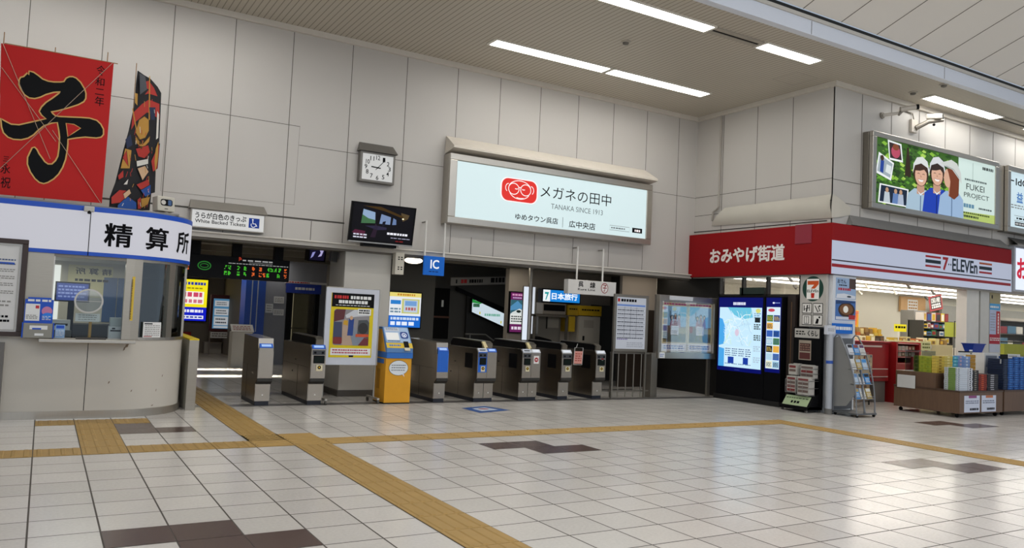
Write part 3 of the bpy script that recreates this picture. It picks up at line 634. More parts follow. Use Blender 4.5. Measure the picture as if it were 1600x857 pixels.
m = MB(); band(m, -1.7, UE, 2.19, 2.85, -.06, .03, E('#dfdfe8', .58), .04); band(m, -1.7, UE, 2.785, 2.853, -.05, .034, BLUE, .04); band(m, -1.7, UE, 2.187, 2.238, -.05, .034, BLUE, .04)
m.fbox(CU, .468, 2.187, .478, 2.853, .033, .037, INK)
sg = m.build('sign_band', of, smooth=True)
m = MB()
for ch, u in (('精', .655), ('算', 1.165), ('所', 1.675)): m.text(CU, ch, u, 2.335, u + .335, 2.65, .036, INK, .022)
m.build('lettering', sg)
m = MB(); m.prism(FZ(0), foot(.0), 2.853, 2.875, M('#8d8a84', .6)); m.build('roof', of)
# steel window surround
m = MB(); band(m, -1.7, .085, 1.07, 2.19, -.05, 0, STEEL); band(m, .95, 1.165, 1.07, 2.19, -.05, .012, STEEL); band(m, 1.60, 1.72, 1.07, 2.19, -.05, .01, STEEL); band(m, 2.4, 2.5, 1.07, 2.19, -.05, .01, STEEL)
band(m, 1.165, 2.45, 1.06, 1.10, -.05, .012, STEELH); band(m, 1.165, 2.45, 2.15, 2.19, -.05, .012, STEEL); m.fbox(CU, .085, 2.145, .95, 2.19, -.05, .004, STEELD); m.fbox(CU, .085, 1.07, .10, 2.15, -.05, .004, STEELH)
m.fbox(CU, 2.5, 1.07, UE, 2.19, -.05, 0, BP)
m.build('window_surround', of)
m = MB(); m.fbox(CU, .10, 1.09, .95, 2.145, -.03, -.024, glass('#f4f8f8', .05)); m.build('window_pane', of)
m = MB(); band(m, 1.165, 1.60, 1.10, 2.15, -.03, -.024, glass('#aab4b4', .35)); band(m, 1.72, 2.4, 1.10, 2.15, -.03, -.024, glass('#aab4b4', .35)); m.build('corner_glass', of, smooth=True)
m = MB(); m.fbox(CU, -.02, 1.02, 1.07, 1.065, -.1, .25, STEELH); m.build('counter_shelf', of, bev=.006)
m = MB(); m.ring(CU, .53, 1.575, .165, .155, .022, -.018, STEELH, 30); m.ell(CU, .53, 1.575, .155, .145, -.02, glass('#c9ccc8', .5)); m.quad(CU, .36, 1.57, .70, 1.575, -.016, STEELH); m.build('speaking_disc', of)
m = MB(); m.quad(CU, 1.04, 1.33, 1.075, 1.94, .015, M('#d8b63a', .5)); m.dashes(Fr((1.05, BY, 1.35), (0, 0, 1), (-1, 0, 0)), 0, -.004, .55, .016, 1, .017, M('#7a6424', .6), .6, 14); m.build('yellow_strip', of)
# inside
m = MB(); m.box(-1.6, 1.8, 13.95, 14.05, 0, 2.19, M('#c9c2ae', .6)); m.prism(FZ(0), foot(-.08), 0, .02, DARK); m.prism(FZ(0), foot(-.08), 2.17, 2.188, M('#d6d4cc', .6)); m.box(-1.5, 1.0, 13.3, 13.94, .02, 1.22, M('#2b2c2f', .5)); m.box(1.1, 1.75, 13.2, 13.94, .02, 1.95, M('#6f736f', .5)); m.build('inner_walls', of)  # low dark block added to darken the lower part of the interior
m = MB(); m.box(-.3, 1.0, 12.22, 12.8, .98, 1.02, M('#3c3a38', .5)); m.box(-.3, 1.0, 12.75, 12.8, .02, .98, DARK); m.build('desk', of)
m = MB(); F = FY(13.94); m.quad(F, .30, 1.62, .92, 2.12, .004, M('#d8cf9a', .6)); m.text(F, '精 算 所', .40, 1.98, .90, 2.08, .007, INK, .02, True); m.dashes(F, .40, 1.86, .88, 1.92, 1, .007, INK, .6, 5)
m.quad(F, .0, 1.2, .2, 2.1, .003, E('#f4f2ea', .9)); m.quad(F, .80, 1.25, .99, 1.95, .005, M('#3d5a86', .4)); m.quad(F, 1.0, 1.25, 1.10, 1.95, .005, M('#3d5a86', .4)); m.quad(F, .58, 1.25, .8, 1.62, .003, M('#cfcaba', .5)); m.build('inner_notice_board', of)
r = thing('computer_monitor', 'dark blue screen behind the ticket window glass, left of the speaking disc', 'monitor', (.32, 12.75, 1.02))
F = FY(12.7); m = MB(); m.fbox(F, .13, 1.55, .56, 1.83, -.05, 0, BLACK); m.quad(F, .15, 1.57, .54, 1.81, .003, E('#3d4d94', .8)); m.dashes(F, .17, 1.60, .52, 1.79, 4, .005, E('#8a98d0', .8), .5, 5); m.build('screen', r)
m = MB(); m.box(.30, .38, 12.70, 12.75, 1.02, 1.56, BLACK); m.box(.2, .48, 12.62, 12.8, 1.02, 1.04, BLACK); m.build('stand', r)
r = thing('ticket_printer', 'white and black ticket printer on the desk below the blue screen', 'printer', (.23, 12.55, 1.02)); m = MB()
m.box(.10, .36, 12.42, 12.66, 1.02, 1.16, M('#4b4a44', .5)); m.build('base', r, bev=.01); m = MB(); m.box(.12, .34, 12.44, 12.64, 1.16, 1.30, M('#d6d6d2', .5)); m.fbox(FY(12.44), .15, 1.22, .31, 1.25, 0, .002, BLACK); m.build('top_cover', r, bev=.012)
r = thing('notice_card', 'white card on a small stand below the round speaking disc', 'sign', (.53, 12.2, 1.02)); m = MB(); m.fbox(FY(12.15), .385, 1.295, .68, 1.405, -.006, 0, PAPER); m.dashes(FY(12.15), .42, 1.31, .64, 1.395, 3, .002, GREY, .3, 5); m.build('card', r)
m = MB(); m.tube([(.57, 12.17, 1.02), (.57, 12.17, 1.30)], .02, M('#b58a3c', .4), 10); m.box(.49, .65, 12.12, 12.22, 1.02, 1.035, M('#b58a3c', .4)); m.build('stand', r)
r = thing('card_terminal', 'pale two-box card device behind the glass at the right of the ticket window', 'device', (.87, 12.3, 1.02))
m = MB(); m.box(.80, .97, 12.18, 12.34, 1.02, 1.24, M('#c4c6c8', .5)); m.fbox(FY(12.18), .82, 1.17, .95, 1.19, 0, .002, BLACK); m.fbox(FY(12.18), .84, 1.20, .88, 1.22, 0, .002, BLACK); m.build('lower_box', r, bev=.006); m = MB(); m.box(.81, .96, 12.2, 12.32, 1.24, 1.36, M('#a9b0b0', .5)); m.build('upper_box', r, bev=.006)
r = thing('cash_tray', 'dark cash tray on the steel shelf of the ticket window', 'tray', (.55, 11.93, 1.065)); m = MB(); m.box(.40, .76, 11.90, 12.02, 1.066, 1.085, M('#4a4540', .4)); m.build('tray', r, bev=.005); m = MB(); m.box(.43, .73, 11.92, 12.0, 1.085, 1.09, M('#26221f', .4)); m.build('mat', r)
# brochure holder and card holder on the shelf
r = thing('brochure_holder', 'blue brochure holder standing left on the ticket window shelf', 'brochure holder', (-.04, 11.95, 1.07))
F = FY(11.95); m = MB(); m.fbox(F, -.20, 1.26, .12, 1.57, -.03, 0, BLUE); m.fbox(F, -.17, 1.57, .09, 1.595, -.03, 0, BLUE); m.dashes(F, -.17, 1.535, .09, 1.575, 1, .003, PAPER, .7, 3); m.quad(F, -.19, 1.29, -.03, 1.51, .003, PAPER); m.quad(F, -.08, 1.45, -.04, 1.49, .005, M('#c22a3a', .5))
m.ell(F, .05, 1.42, .06, .06, .003, M('#c77fa6', .5)); m.ell(F, .06, 1.36, .06, .04, .005, M('#2f7fe0', .5)); m.dashes(F, -.18, 1.31, -.05, 1.37, 3, .005, GREY, .5, 3); m.dashes(F, 0, 1.30, .10, 1.36, 3, .006, PAPER, .4, 2); m.build('brochures', r)
m = MB(); m.box(-.20, .13, 11.90, 12.0, 1.07, 1.26, M('#8d8a80', .4, .4)); m.box(-.215, -.2, 11.89, 12.01, 1.07, 1.27, BLUE); m.box(.13, .145, 11.89, 12.01, 1.07, 1.27, BLUE); F2 = FY(11.90); m.quad(F2, -.13, 1.18, .07, 1.23, .002, PAPER); m.quad(F2, -.10, 1.18, 0, 1.20, .003, BLUE); m.quad(F2, -.07, 1.10, .03, 1.13, .002, PAPER); m.build('box', r, bev=.004)
r = thing('leaflet_pocket', 'clear pocket of light blue leaflets beside the blue brochure holder', 'leaflet holder', (.21, 11.95, 1.067)); m = MB(); F = FY(11.93); m.fbox(F, .16, 1.075, .27, 1.25, -.02, 0, M('#8fb4dc', .4)); m.quad(F, .17, 1.20, .26, 1.24, .002, BLUE); m.dashes(F, .17, 1.10, .26, 1.18, 4, .002, PAPER, .4, 2); m.build('leaflets', r); m = MB(); m.fbox(F, .155, 1.067, .275, 1.16, .003, .008, glass()); m.build('pocket', r)
tagp = MB(); FQ = Curve(.014); tagp.quad(FQ, 1.225, 1.10, 1.36, 1.315, 0, PAPER); tagp.quad(FQ, 1.36, 1.10, 1.50, 1.315, 0, PAPER)
tagp.dashes(FQ, 1.25, 1.12, 1.48, 1.28, 6, .002, GREY, .35, 5); tagp.quad(FQ, 1.24, 1.285, 1.36, 1.30, .002, INK); tagp.quad(FQ, 1.24, 1.11, 1.36, 1.12, .002, RED)
tag(tagp.build('notice'), 'white printed notice on the lower left of the rounded corner glass', 'notice')
# route map board at the left edge
r = thing('route_map_board', 'dark-framed white fare board cut by the left edge, on the office front', 'notice board', (-.85, 12.0, 1.08))
F = FY(11.97); FRM = M('#3a2c28', .4); m = MB()
m.frame(F, -1.6, 1.08, -.21, 2.335, .065, .06, -.06, 0, FRM)
m.build('frame', r, bev=.006); m = MB(); m.fbox(F, -1.535, 1.14, -.275, 2.275, -.06, -.03, M('#d7d5d2', .5)); m.ribbon(F, [(-1.52, 1.16), (-.30, 1.16), (-.30, 2.25), (-1.52, 2.25)], .012, -.02, ALU, True)
m.quad(F, -1.4, 2.0, -.35, 2.03, -.028, BLUE); m.dashes(F, -1.4, 1.98, -.34, 2.09, 2, -.026, M('#4a5a80', .6), .3, 22)
for z in (1.62, 1.72, 1.81, 1.90): m.dashes(F, -1.45, z, -.34, z + .05, 2, -.027, GREY, .45, 24)
m.dashes(F, -1.4, 1.25, -.36, 1.36, 2, -.027, INK, .5, 20); m.dashes(F, -1.4, 1.45, -.36, 1.55, 2, -.027, GREY, .4, 12); m.build('fare_map', r)
r = thing('dark_cabinet', 'low dark cabinet edge at the lower left corner of the photo, under the fare board', 'cabinet', (-.8, 11.9, 0)); m = MB(); m.box(-1.6, -.44, 11.86, 12.02, .03, .97, M('#4b443f', .5)); m.build('body', r); m = MB(); m.box(-.44, -.385, 11.84, 12.02, 0, 1.0, M('#6a6662', .4, .3)); m.box(-1.6, -.44, 11.84, 12.02, .97, 1.0, M('#6a6662', .4, .3)); m.build('frame', r)
# end panel of the office side
r = thing('gate_end_panel', 'low steel end panel with a yellow top beside the office corner', 'barrier', (1.98, 13.4, 0))
m = MB(); m.box(1.94, 1.99, 12.72, 14.3, .0, 1.06, M('#c9c6ba', .5)); m.build('side_board', r); m = MB(); m.box(1.99, 2.07, 12.70, 14.3, 0, 1.05, STEEL); m.box(1.93, 2.07, 12.68, 12.72, 0, 1.05, STEEL); m.build('frame', r, bev=.004); m = MB(); m.hexa([(1.93, 12.68, 1.05), (2.07, 12.68, 1.05), (2.07, 14.3, 1.06), (1.93, 14.3, 1.06)], [(1.93, 12.68, 1.07), (2.07, 12.68, 1.07), (2.07, 14.3, 1.09), (1.93, 14.3, 1.09)], M('#e0c400', .5)); m.build('yellow_top', r)

# ------------------------------------------------------------------ kites on the office roof
GOLD = M('#d9ac62', .6); KR = M('#c01a18', .75, 0, .05, 3); F = FY(12.5)
r = thing('red_kite', 'large red square kite with a black brushed character outlined in gold, on the office roof', 'kite', (-.02, 12.5, 2.876))
m = MB(); m.prism(F, KITE, -.008, 0, KR); cl = m.build('cloth', r)
m = MB(); m.poly(F, KANJI, .003, BLACK); m.poly(F, KHOLE, .005, KR); m.ribbon(F, KANJI, .018, .006, GOLD, True); m.ribbon(F, KHOLE, .011, .007, GOLD, True)
for i, ch in enumerate('令和二年'): m.text(F, ch, *[(KTXT[2 * i][0] + KTXT[2 * i + 1][0]) / 2 - .055, KTXT[2 * i + 1][1]], (KTXT[2 * i][0] + KTXT[2 * i + 1][0]) / 2 + .06, KTXT[2 * i][1], .004, BLACK, .005)
for i, ch in enumerate('三永祝'): m.text(F, ch, KTXT[8 + 2 * i][0], KTXT[9 + 2 * i][1], KTXT[9 + 2 * i][0], KTXT[8 + 2 * i][1], .004, BLACK, .005)
m.build('brushed_characters', cl)
m = MB(); BAM = M('#8a6a44', .6)
for a, b in (((-.69, 2.92), (-.69, 5.14)), ((.545, 2.98), (.555, 5.13)), ((-.085, 2.93), (-.09, 5.06)), ((-.68, 4.99), (.69, 4.99))): m.tube([F.p(*a, -.014), F.p(*b, -.014)], .007, BAM, 6)
m.build('bamboo_sticks', r)
m = MB(); ST = M('#b9a08a', .7)
for a, b in (((-.70, 4.98), (-.05, 3.5)), ((.62, 4.98), (-.64, 3.25)), ((-.69, 4.65), (.0, 3.75)), ((-.05, 3.9), (.61, 2.95))): m.tube([F.p(*a, .012), F.p(*b, .02)], .0035, ST, 5)
m.build('strings', r)
r = thing('warrior_kite', 'narrow kite painted with a warrior in red, gold and black, right of the red kite', 'kite', (1.0, 12.7, 2.876))
th = math.radians(40); F = Fr((.75, 12.45, EYE), (math.cos(th), math.sin(th), 0), (0, 0, 1))
KC = {'red': M('#b0342c', .7), 'gold': M('#b98a3c', .65), 'white': M('#d8d4cc', .7), 'navy': M('#26304c', .7), 'cream': M('#d0ab88', .7), 'blue': M('#24509a', .7), 'grey': M('#4c4e54', .7)}
V0 = 2.9 - EYE
def up(pts): return [(a, b - EYE) for a, b in pts]
m = MB(); m.prism(F, up(K2OUT), -.006, 0, M('#1c1b1f', .7)); cl = m.build('cloth', r)
m = MB(); kd = .003
for i, (c, pts) in enumerate(K2ART):
    m.poly(F, up(pts), .002 + .0012 * i, KC[c])
    if c in ('red', 'cream', 'blue'): m.ribbon(F, up(pts), .010, .0025 + .0012 * i, M('#1c1b1f', .7), True)
    if c == 'gold' and len(pts) > 5: m.ribbon(F, up(pts), .009, .0025 + .0012 * i, M('#5c4018', .7), True)
for (a, b) in ((.33, 3.98), (.40, 3.86), (.37, 3.92)): m.ell(F, a, b - EYE, .02, .025, .045, M('#5c4018', .7), 8)
random.seed(5)
for i in range(60):
    a, b = random.uniform(.05, .62), random.uniform(2.95, 4.6); b -= EYE
    if .05 + .3 * (b - 1.3) / 1.8 < a < .62: m.ribbon(F, [(a, b), (a + random.uniform(-.03, .03), b + random.uniform(.03, .09))], .009, .05 + i * .0001, random.choice([KC['gold'], KC['white'], KC['red'], M('#1c1b1f', .7), KC['gold']]))
m.build('painting', cl)
m = MB()
for a, z in ((.26, 5.08), (.42, 4.9), (.50, 4.8), (.60, 4.6)): m.tube([F.p(a, 3.0 - EYE, -.014), F.p(a, z - EYE, -.014)], .006, BAM, 6)
m.build('bamboo_sticks', r)

r = thing('projector_camera', 'cream boxed sensor with a dark double lens on the office roof corner', 'camera', (1.45, 12.45, 2.875))
F = Fr((1.33, 12.38, 2.93), (1, .25, 0), (-.06, 0, 1)); m = MB(); m.fbox(F, 0, 0, .25, .215, -.2, 0, M('#c9c3b4', .5)); b = m.build('case', r, bev=.012)
m = MB(); m.poly(F, rrect(.045, .08, .215, .175, .03), .003, BLACK); m.ell(F, .085, .127, .033, .033, .006, M('#cfcac0', .4)); m.poly(F, rrect(.15, .09, .20, .165, .012), .006, M('#3c5c8c', .3)); m.quad(F, .10, .03, .15, .04, .003, DARK); m.build('lens_window', b)
m = MB(); m.box(1.30, 1.62, 12.33, 12.6, 2.876, 2.90, M('#8f8b83', .5)); m.tube([(1.46, 12.46, 2.89), (1.46, 12.46, 2.95)], .03, M('#8f8b83', .5)); m.build('mount', r)
r = thing('security_camera', 'small white camera clipped on the sign band joint of the office', 'camera', (.45, 11.98, 2.75))
m = MB(); m.box(.385, .51, 11.93, 12.015, 2.775, 2.845, M('#bdbab4', .5)); m.build('housing', r, bev=.01); m = MB(); m.tube([(.45, 11.95, 2.78), (.45, 11.94, 2.75)], .022, BLACK, 12); m.build('lens', r)

# ================================================================== TICKET GATES
GS = brushed('gate_steel', '#a59c90', 0.24, (1, 1, 12), 1.0); GSD = brushed('gate_steel_side', '#857d70', 0.3, (1, 9, 1), 1.0)
GP = M('#20222c', .45); GB = M('#c9b98a', .45)
def gate(x, w, y, label, L=1.55, front='steel', simple=False, double=False, sticker=None, side_window=True, sensor=False, fair=True, h=1.0, blue_reader=True):
    r = thing('ticket_gate', label, 'ticket gate', (x + w / 2, y + L / 2, 0), 'ticket gates')
    S = Fr((x, 0, 0), (0, -1, 0), (0, 0, 1))                       # side profile, seen from -X; u = -Y
    def side(pts): return [(-(y + a), b) for a, b in pts]
    m = MB()
    prof = [(.10, .36), (.0, .44), (.0, h - .07), (.06, h), (L, h + (.10 if simple else 0)), (L, .07), (.10, .07)]
    if simple: prof = [(.10, .36), (.0, .44), (.0, h - .12), (.02, h - .1), (.05, h), (.06, h + .09), (L, h + .12), (L, .07), (.10, .07)]
    m.prism(S, side(prof), -w, 0, GS); m.fbox(S, -(y + L), .62, -y - .12, .623, 0, .002, DARK); m.fbox(S, -(y + L), .30, -y - .5, .302, 0, .002, DARK); m.fbox(S, -(y + .75), .07, -(y + .747), .62, 0, .002, DARK)
    if not simple: m.fbox(S, -(y + .95), .70, -(y + .89), .715, 0, .003, BLACK); m.fbox(S, -(y + 1.1), .48, -(y + 1.07), .51, 0, .003, BLACK)
    m.build('body', r, bev=.008)
    m = MB(); m.box(x + .01, x + w - .01, y + .11, y + L, 0, .075, GP); m.build('plinth', r)
    F = FY(y); F2 = FY(y + .10)
    m = MB(); m.prism(S, side([(.11, .365), (-.004, .45), (-.004, .40), (.06, .35)]), -w + .003, -.003, M('#2c2925', .5)); m.fbox(F2, .008 + x, .085, x + w - .008, .345, 0, .006, GS)
    if double: m.fbox(F2, x + w / 2 - .004, .08, x + w / 2 + .004, .35, 0, .008, DARK)
    for k in ((.25, .75) if double else (.5,)): m.ell(F2, x + w * k, .17, .012, .012, .009, M('#d8d4cc', .3), 10)
    m.build('lower_panel', r)
    pw = w / 2 if double else w
    m = MB(); pc = {'steel': GS, 'blue': M('#1f62c4', .4), 'dark': GSD}[front]; z1 = h - .06
    if double:
        m.fbox(F, x + .006, .46, x + pw - .003, z1, 0, .006, GS); m.fbox(F, x + pw + .003, .46, x + w - .006, z1, 0, .006, GS)
        if front == 'blue': m.fbox(F, x + .012, .56, x + pw - .008, z1, .006, .010, pc)
    else: m.fbox(F, x + .006, .56 if front == 'blue' else .46, x + w - .006, z1, 0, .006, pc)
    fp = m.build('front_panel', r, bev=.003)
    if not simple:
        m = MB(); m.fbox(F, x + .04, .70, x + pw - .025, .83, .008, .014, BLACK); m.quad(F, x + .055, .715, x + pw - .04, .81, .016, E('#0b1a14', .3)); m.build('display', fp)
        m = MB(); m.quad(F, x + pw * .36, .575, x + pw * .78, .675, .0125, M('#d8cda6', .5)); m.ell(F, x + pw * .57, .632, .03, .03, .014, BLACK, 14); m.ell(F, x + pw * .57, .632, .013, .013, .016, M('#e0b028', .5), 10); m.build('direction_sign', fp)
        m = MB(); m.fbox(F, x + .02, z1 - .10, x + pw - .02, z1 - .02, .008, .013, M('#3a3c40', .4)); m.fbox(F, x + .04, z1 - .08, x + .08, z1 - .045, .013, .016, BLACK); m.fbox(F, x + pw - .08, z1 - .08, x + pw - .04, z1 - .045, .013, .016, BLACK); m.build('ticket_slot', fp)
    if sticker:
        c = x + w * (.75 if double else .62); m = MB(); m.quad(F, c - .06, .73, c + .06, .88, .012, M('#e4dfdc', .5)); m.ell(F, c, .805, .045, .045, .014, M('#a01c24', .5), 16); m.quad(F, c - .022, .795, c + .022, .815, .016, M('#e4dfdc', .5)); m.build('no_entry_sticker', fp)
    # reader pad on the sloped nose
    rx0, rx1 = (x + pw + .005, x + w - .008) if double else (x + .012, x + w - .012)
    N = Fr((0, y - .004, h - .065), (1, 0, 0), (0, .65, .76)); N0 = N
    m = MB(); m.fbox(N, rx0, .0, rx1, .085, -.006, .014, M('#2a62c8' if blue_reader else '#c9ccd2', .3)); m.quad(N, rx0 + .03, .02, rx1 - .03, .065, .016, E('#a8c8f4' if blue_reader else '#dfe4ea', .8)); m.build('card_reader', r, bev=.004)
    if double:
        m = MB(); m.fbox(N, x + .012, 0, x + pw - .005, .085, -.006, .014, M('#b9bec8', .3)); m.fbox(N, x + .04, .03, x + pw - .04, .05, .014, .017, BLACK); m.build('ticket_mouth', r, bev=.004)
    if side_window:
        m = MB(); m.fbox(S, -(y + .50), .62, -(y + .20), .90, 0, .004, BLACK); m.build('side_window', r)
    if fair:
        m = MB(); prof = [(.30, h), (.24, h + .10), (.34, h + .125), (L - .1, h + .14), (L, h + .06), (L, h)]
        m.prism(S, side(prof), -w + .02, -w * .55, BLACK); m.prism(S, side([(.19, h - .01), (.17, h + .09), (.27, h + .135), (L - .1, h + .152), (L - .1, h + .138), (.28, h + .118), (.215, h + .085), (.235, h - .01)]), -w + .004, -w * .5, M('#7d786e', .3, .7)); m.build('barrier_fairing', r)
    if sensor:
        m = MB(); c = x + pw; m.hexa([(c - .03, y + .0, h - .05), (c + .05, y + .0, h - .05), (c + .05, y + .10, h), (c - .03, y + .10, h)], [(c - .04, y + .16, h + .13), (c + .03, y + .16, h + .13), (c + .03, y + .20, h + .12), (c - .04, y + .20, h + .12)], GB)
        m.fbox(Fr((c - .03, y + .045, h), (1, 0, 0), (0, .5, .8)), .02, .0, .06, .025, .012, .018, M('#6a5f3c', .5)); m.build('height_sensor', r, bev=.006)
    return r
gate(3.03, .24, 12.98, 'leftmost ticket gate, plain narrow steel box near the office', 1.1, simple=True, side_window=False, fair=False)
gate(3.88, .25, 12.95, 'ticket gate half hidden by the white poster stand, left of it', 1.75, side_window=False)
gate(6.20, .23, 12.97, 'plain ticket gate with a bright blue front right of the yellow machine', 1.35, 'blue', simple=True, side_window=False, fair=False)
gate(7.02, .41, 12.95, 'double ticket gate with a blue left half, middle of the row', 1.6, 'blue', double=True, sensor=True)
gate(8.03, .42, 13.0, 'double ticket gate with a red stop sticker, right of the blue-fronted double one', 1.6, double=True, sticker=True, sensor=True, blue_reader=False)
gate(8.99, .25, 13.05, 'single ticket gate with a small pink board hung on its front corner', 1.6, blue_reader=False)
gate(9.86, .25, 13.07, 'rightmost ticket gate with a red stop sticker, beside the railing', 1.6, sticker=True, blue_reader=False)
r = thing('closed_board', 'small pink wire-framed board hanging from a ticket gate', 'sign', (9.32, 12.98, .70))
F = Fr((9.245, 13.0, .70), (.9, -.4, 0), (.05, 0, 1)); m = MB(); m.fbox(F, .0, .04, .17, .29, -.004, .004, M('#d08f82', .5)); m.dashes(F, .02, .08, .15, .26, 4, .007, M('#a24a40', .6), .5, 2); b = m.build('board', r)
m = MB(); m.tube([F.p(0, .02), F.p(0, .36), F.p(.17, .36), F.p(.17, .02), F.p(0, .02)], .007, M('#bdb9b2', .3, .7), 6); m.tube([F.p(.03, .36), F.p(.05, .44)], .006, M('#bdb9b2', .3, .7), 6); m.build('wire_frame', r)

# poster stand
r = thing('poster_stand', 'white wheeled stand with a yellow safety poster of a train platform', 'poster stand', (4.62, 13.2, 0))
F = FY(13.16); PF = M('#c6c9d2', .4); m = MB(); m.fbox(F, 4.145, .66, 5.10, 1.99, -.05, 0, PF); m.fbox(F, 5.10, .66, 5.125, 1.99, -.05, .004, ALU); m.fbox(F, 4.145, 1.985, 5.125, 2.0, -.05, .004, ALU); m.build('panel', r, bev=.006)
m = MB(); PO = M('#d9c200', .55); x0, x1, z0, z1 = 4.235, 5.005, .79, 1.90; m.quad(F, x0, z0, x1, z1, .004, PO); m.quad(F, x0 + .01, 1.66, x1, z1, .006, BLACK)
m.dashes(F, x0 + .05, 1.80, x0 + .30, 1.86, 1, .008, M('#c02020', .5), .9, 4); m.dashes(F, x0 + .34, 1.80, x1 - .04, 1.86, 1, .008, PAPER, .9, 5); m.dashes(F, x0 + .13, 1.72, x1 - .12, 1.78, 1, .008, PAPER, .9, 7); m.dashes(F, x0 + .08, 1.68, x1 - .05, 1.70, 1, .008, PAPER, .5, 9)
A, B2 = x0 + .06, x1 - .07
m.poly(F, rrect(A, 1.0, B2, 1.62, .04), .006, M('#8d8a8c', .6)); m.poly(F, [(A, 1.40), (A + .18, 1.45), (A + .2, 1.62), (A + .04, 1.62), (A, 1.58)], .008, M('#5c2c30', .6)); m.poly(F, [(A, 1.1), (A + .16, 1.1), (A + .15, 1.40), (A, 1.40)], .008, M('#3e4560', .6))
m.poly(F, [(A + .16, 1.0), (A + .36, 1.0), (A + .22, 1.46), (A + .16, 1.42)], .009, M('#b39a86', .6)); m.poly(F, [(A + .36, 1.0), (B2, 1.0), (B2, 1.15), (A + .42, 1.25), (A + .25, 1.45)], .0095, M('#7f8894', .6)); m.poly(F, [(A + .2, 1.52), (A + .36, 1.62), (B2, 1.62), (B2, 1.52), (A + .4, 1.50), (A + .22, 1.47)], .010, M('#c9cbd0', .6))
m.poly(F, [(A + .25, 1.17), (A + .35, 1.17), (A + .36, 1.46), (A + .27, 1.46)], .011, M('#234084', .6)); m.ell(F, A + .31, 1.475, .03, .035, .012, M('#caa27c', .6), 12); m.poly(F, [(A + .17, 1.36), (A + .25, 1.34), (A + .25, 1.43), (A + .18, 1.43)], .012, M('#c89a2c', .6))
m.poly(F, [(A + .43, 1.20), (B2, 1.12), (B2, 1.40), (A + .60, 1.45), (A + .44, 1.44)], .012, M('#4a4f52', .6)); m.ell(F, A + .53, 1.30, .09, .10, .014, M('#2c2c2e', .6), 14); m.quad(F, A + .40, 1.15, B2 - .005, 1.20, .015, M('#c8502c', .6)); m.poly(F, [(A + .45, 1.0), (B2, 1.0), (B2, 1.12), (A + .56, 1.14)], .014, M('#6c2c34', .6))
m.poly(F, rrect(A, 1.02, A + .16, 1.14, .03), .014, M('#7a2c2c', .6)); m.quad(F, A + .42, 1.53, B2 + .02, 1.64, .015, PAPER); m.dashes(F, A + .44, 1.55, B2, 1.63, 2, .017, INK, .6, 4)
m.quad(F, x0 + .03, .83, x1 - .02, .95, .007, PAPER); m.dashes(F, x0 + .06, .85, x1 - .06, .94, 2, .009, M('#b04050', .6), .5, 12); m.quad(F, x0 + .36, .80, x0 + .44, .83, .009, INK)
m.build('poster', r)
m = MB()
for x in (4.175, 5.10): m.tube([(x, 13.19, .07), (x, 13.19, .68)], .018, ALU, 10); m.box(x - .02, x + .02, 12.95, 13.5, .075, .105, ALU)
m.build('legs', r)
for x in (4.175, 5.10):
    for y in (12.97, 13.48): m = MB(); m.tube([(x - .014, y, .036), (x + .014, y, .036)], .036, M('#4a4742', .5), 14); m.tube([(x, y, .05), (x, y, .08)], .012, ALU, 8); m.build('caster', r)

# yellow charge machine
r = thing('charge_machine', 'yellow and blue card charging machine with a sloped screen, right of the poster stand', 'vending machine', (5.45, 13.22, 0))
YB = M('#d99a1c', .45); X0, X1, Y0 = 5.21, 5.70, 12.97; m = MB(); m.box(X0, X1, Y0, 13.5, .02, .80, YB); m.box(X0, X1, Y0, 13.5, 0, .02, DARK); m.build('cabinet', r, bev=.008)
m = MB(); m.box(X0 + .005, X1 + .01, Y0 - .02, 13.5, .80, .90, M('#2f6fc0', .4)); m.build('blue_collar', r, bev=.006)
S = Fr((X0, 0, 0), (0, -1, 0), (0, 0, 1)); m = MB(); m.prism(S, [(-13.5, .90), (-12.94, .90), (-12.94, .98), (-13.22, 1.34), (-13.5, 1.34)], -(X1 - X0), 0, M('#5a84b8', .4)); m.prism(S, [(-13.48, .91), (-13.0, .91), (-13.22, 1.30), (-13.48, 1.30)], .0, .006, YB); m.build('head', r, bev=.006)
N = Fr((X0, 12.94, .98), (1, 0, 0), (0, .28, .36)); m = MB(); m.quad(N, .0, .0, .49, .11, .003, M('#d8b62c', .45)); m.fbox(N, .02, .12, .47, .44, 0, .006, M('#9fb8d6', .35)); m.quad(N, .03, .17, .27, .33, .008, E('#e0e0dc', .8)); m.quad(N, .03, .36, .30, .44, .009, M('#c4cad4', .4)); m.dashes(N, .05, .38, .28, .43, 2, .011, M('#5a6a84', .5), .4, 5)
m.poly(N, [(.30 + a, .20 + b) for a, b in rrect(0, 0, .15, .15, .04)], .009, M('#173f8a', .4)); m.ring(N, .375, .275, .04, .04, .014, .012, E('#e8eef8', .8), 18); m.ell(N, .375, .27, .015, .02, .012, E('#e8eef8', .8), 10); m.dashes(N, .04, .135, .28, .16, 1, .009, INK, .6, 6); m.build('screen_panel', r)
m = MB(); m.fbox(N, .33, .01, .42, .14, .004, .012, BLACK); m.build('note_slot', r); m = MB(); m.fbox(N, .32, -.06, .42, .0, .004, .02, M('#c9c3ac', .4)); m.build('coin_cup', r); m = MB(); m.dashes(N, .05, .03, .28, .08, 1, .006, M('#2f6fc0', .5), .6, 5); m.build('printed_band', r)
F = FY(Y0); m = MB(); m.ell(F, 5.455, .63, .185, .135, .003, M('#20303c', .5)); m.ell(F, 5.455, .63, .178, .128, .005, M('#dfe4e8', .5)); m.poly(F, [(5.52, .53), (5.56, .52), (5.575, .47)], .005, M('#dfe4e8', .5)); m.dashes(F, 5.32, .57, 5.59, .70, 3, .007, M('#4a5666', .6), .3, 6)
m.build('speech_bubble', r)
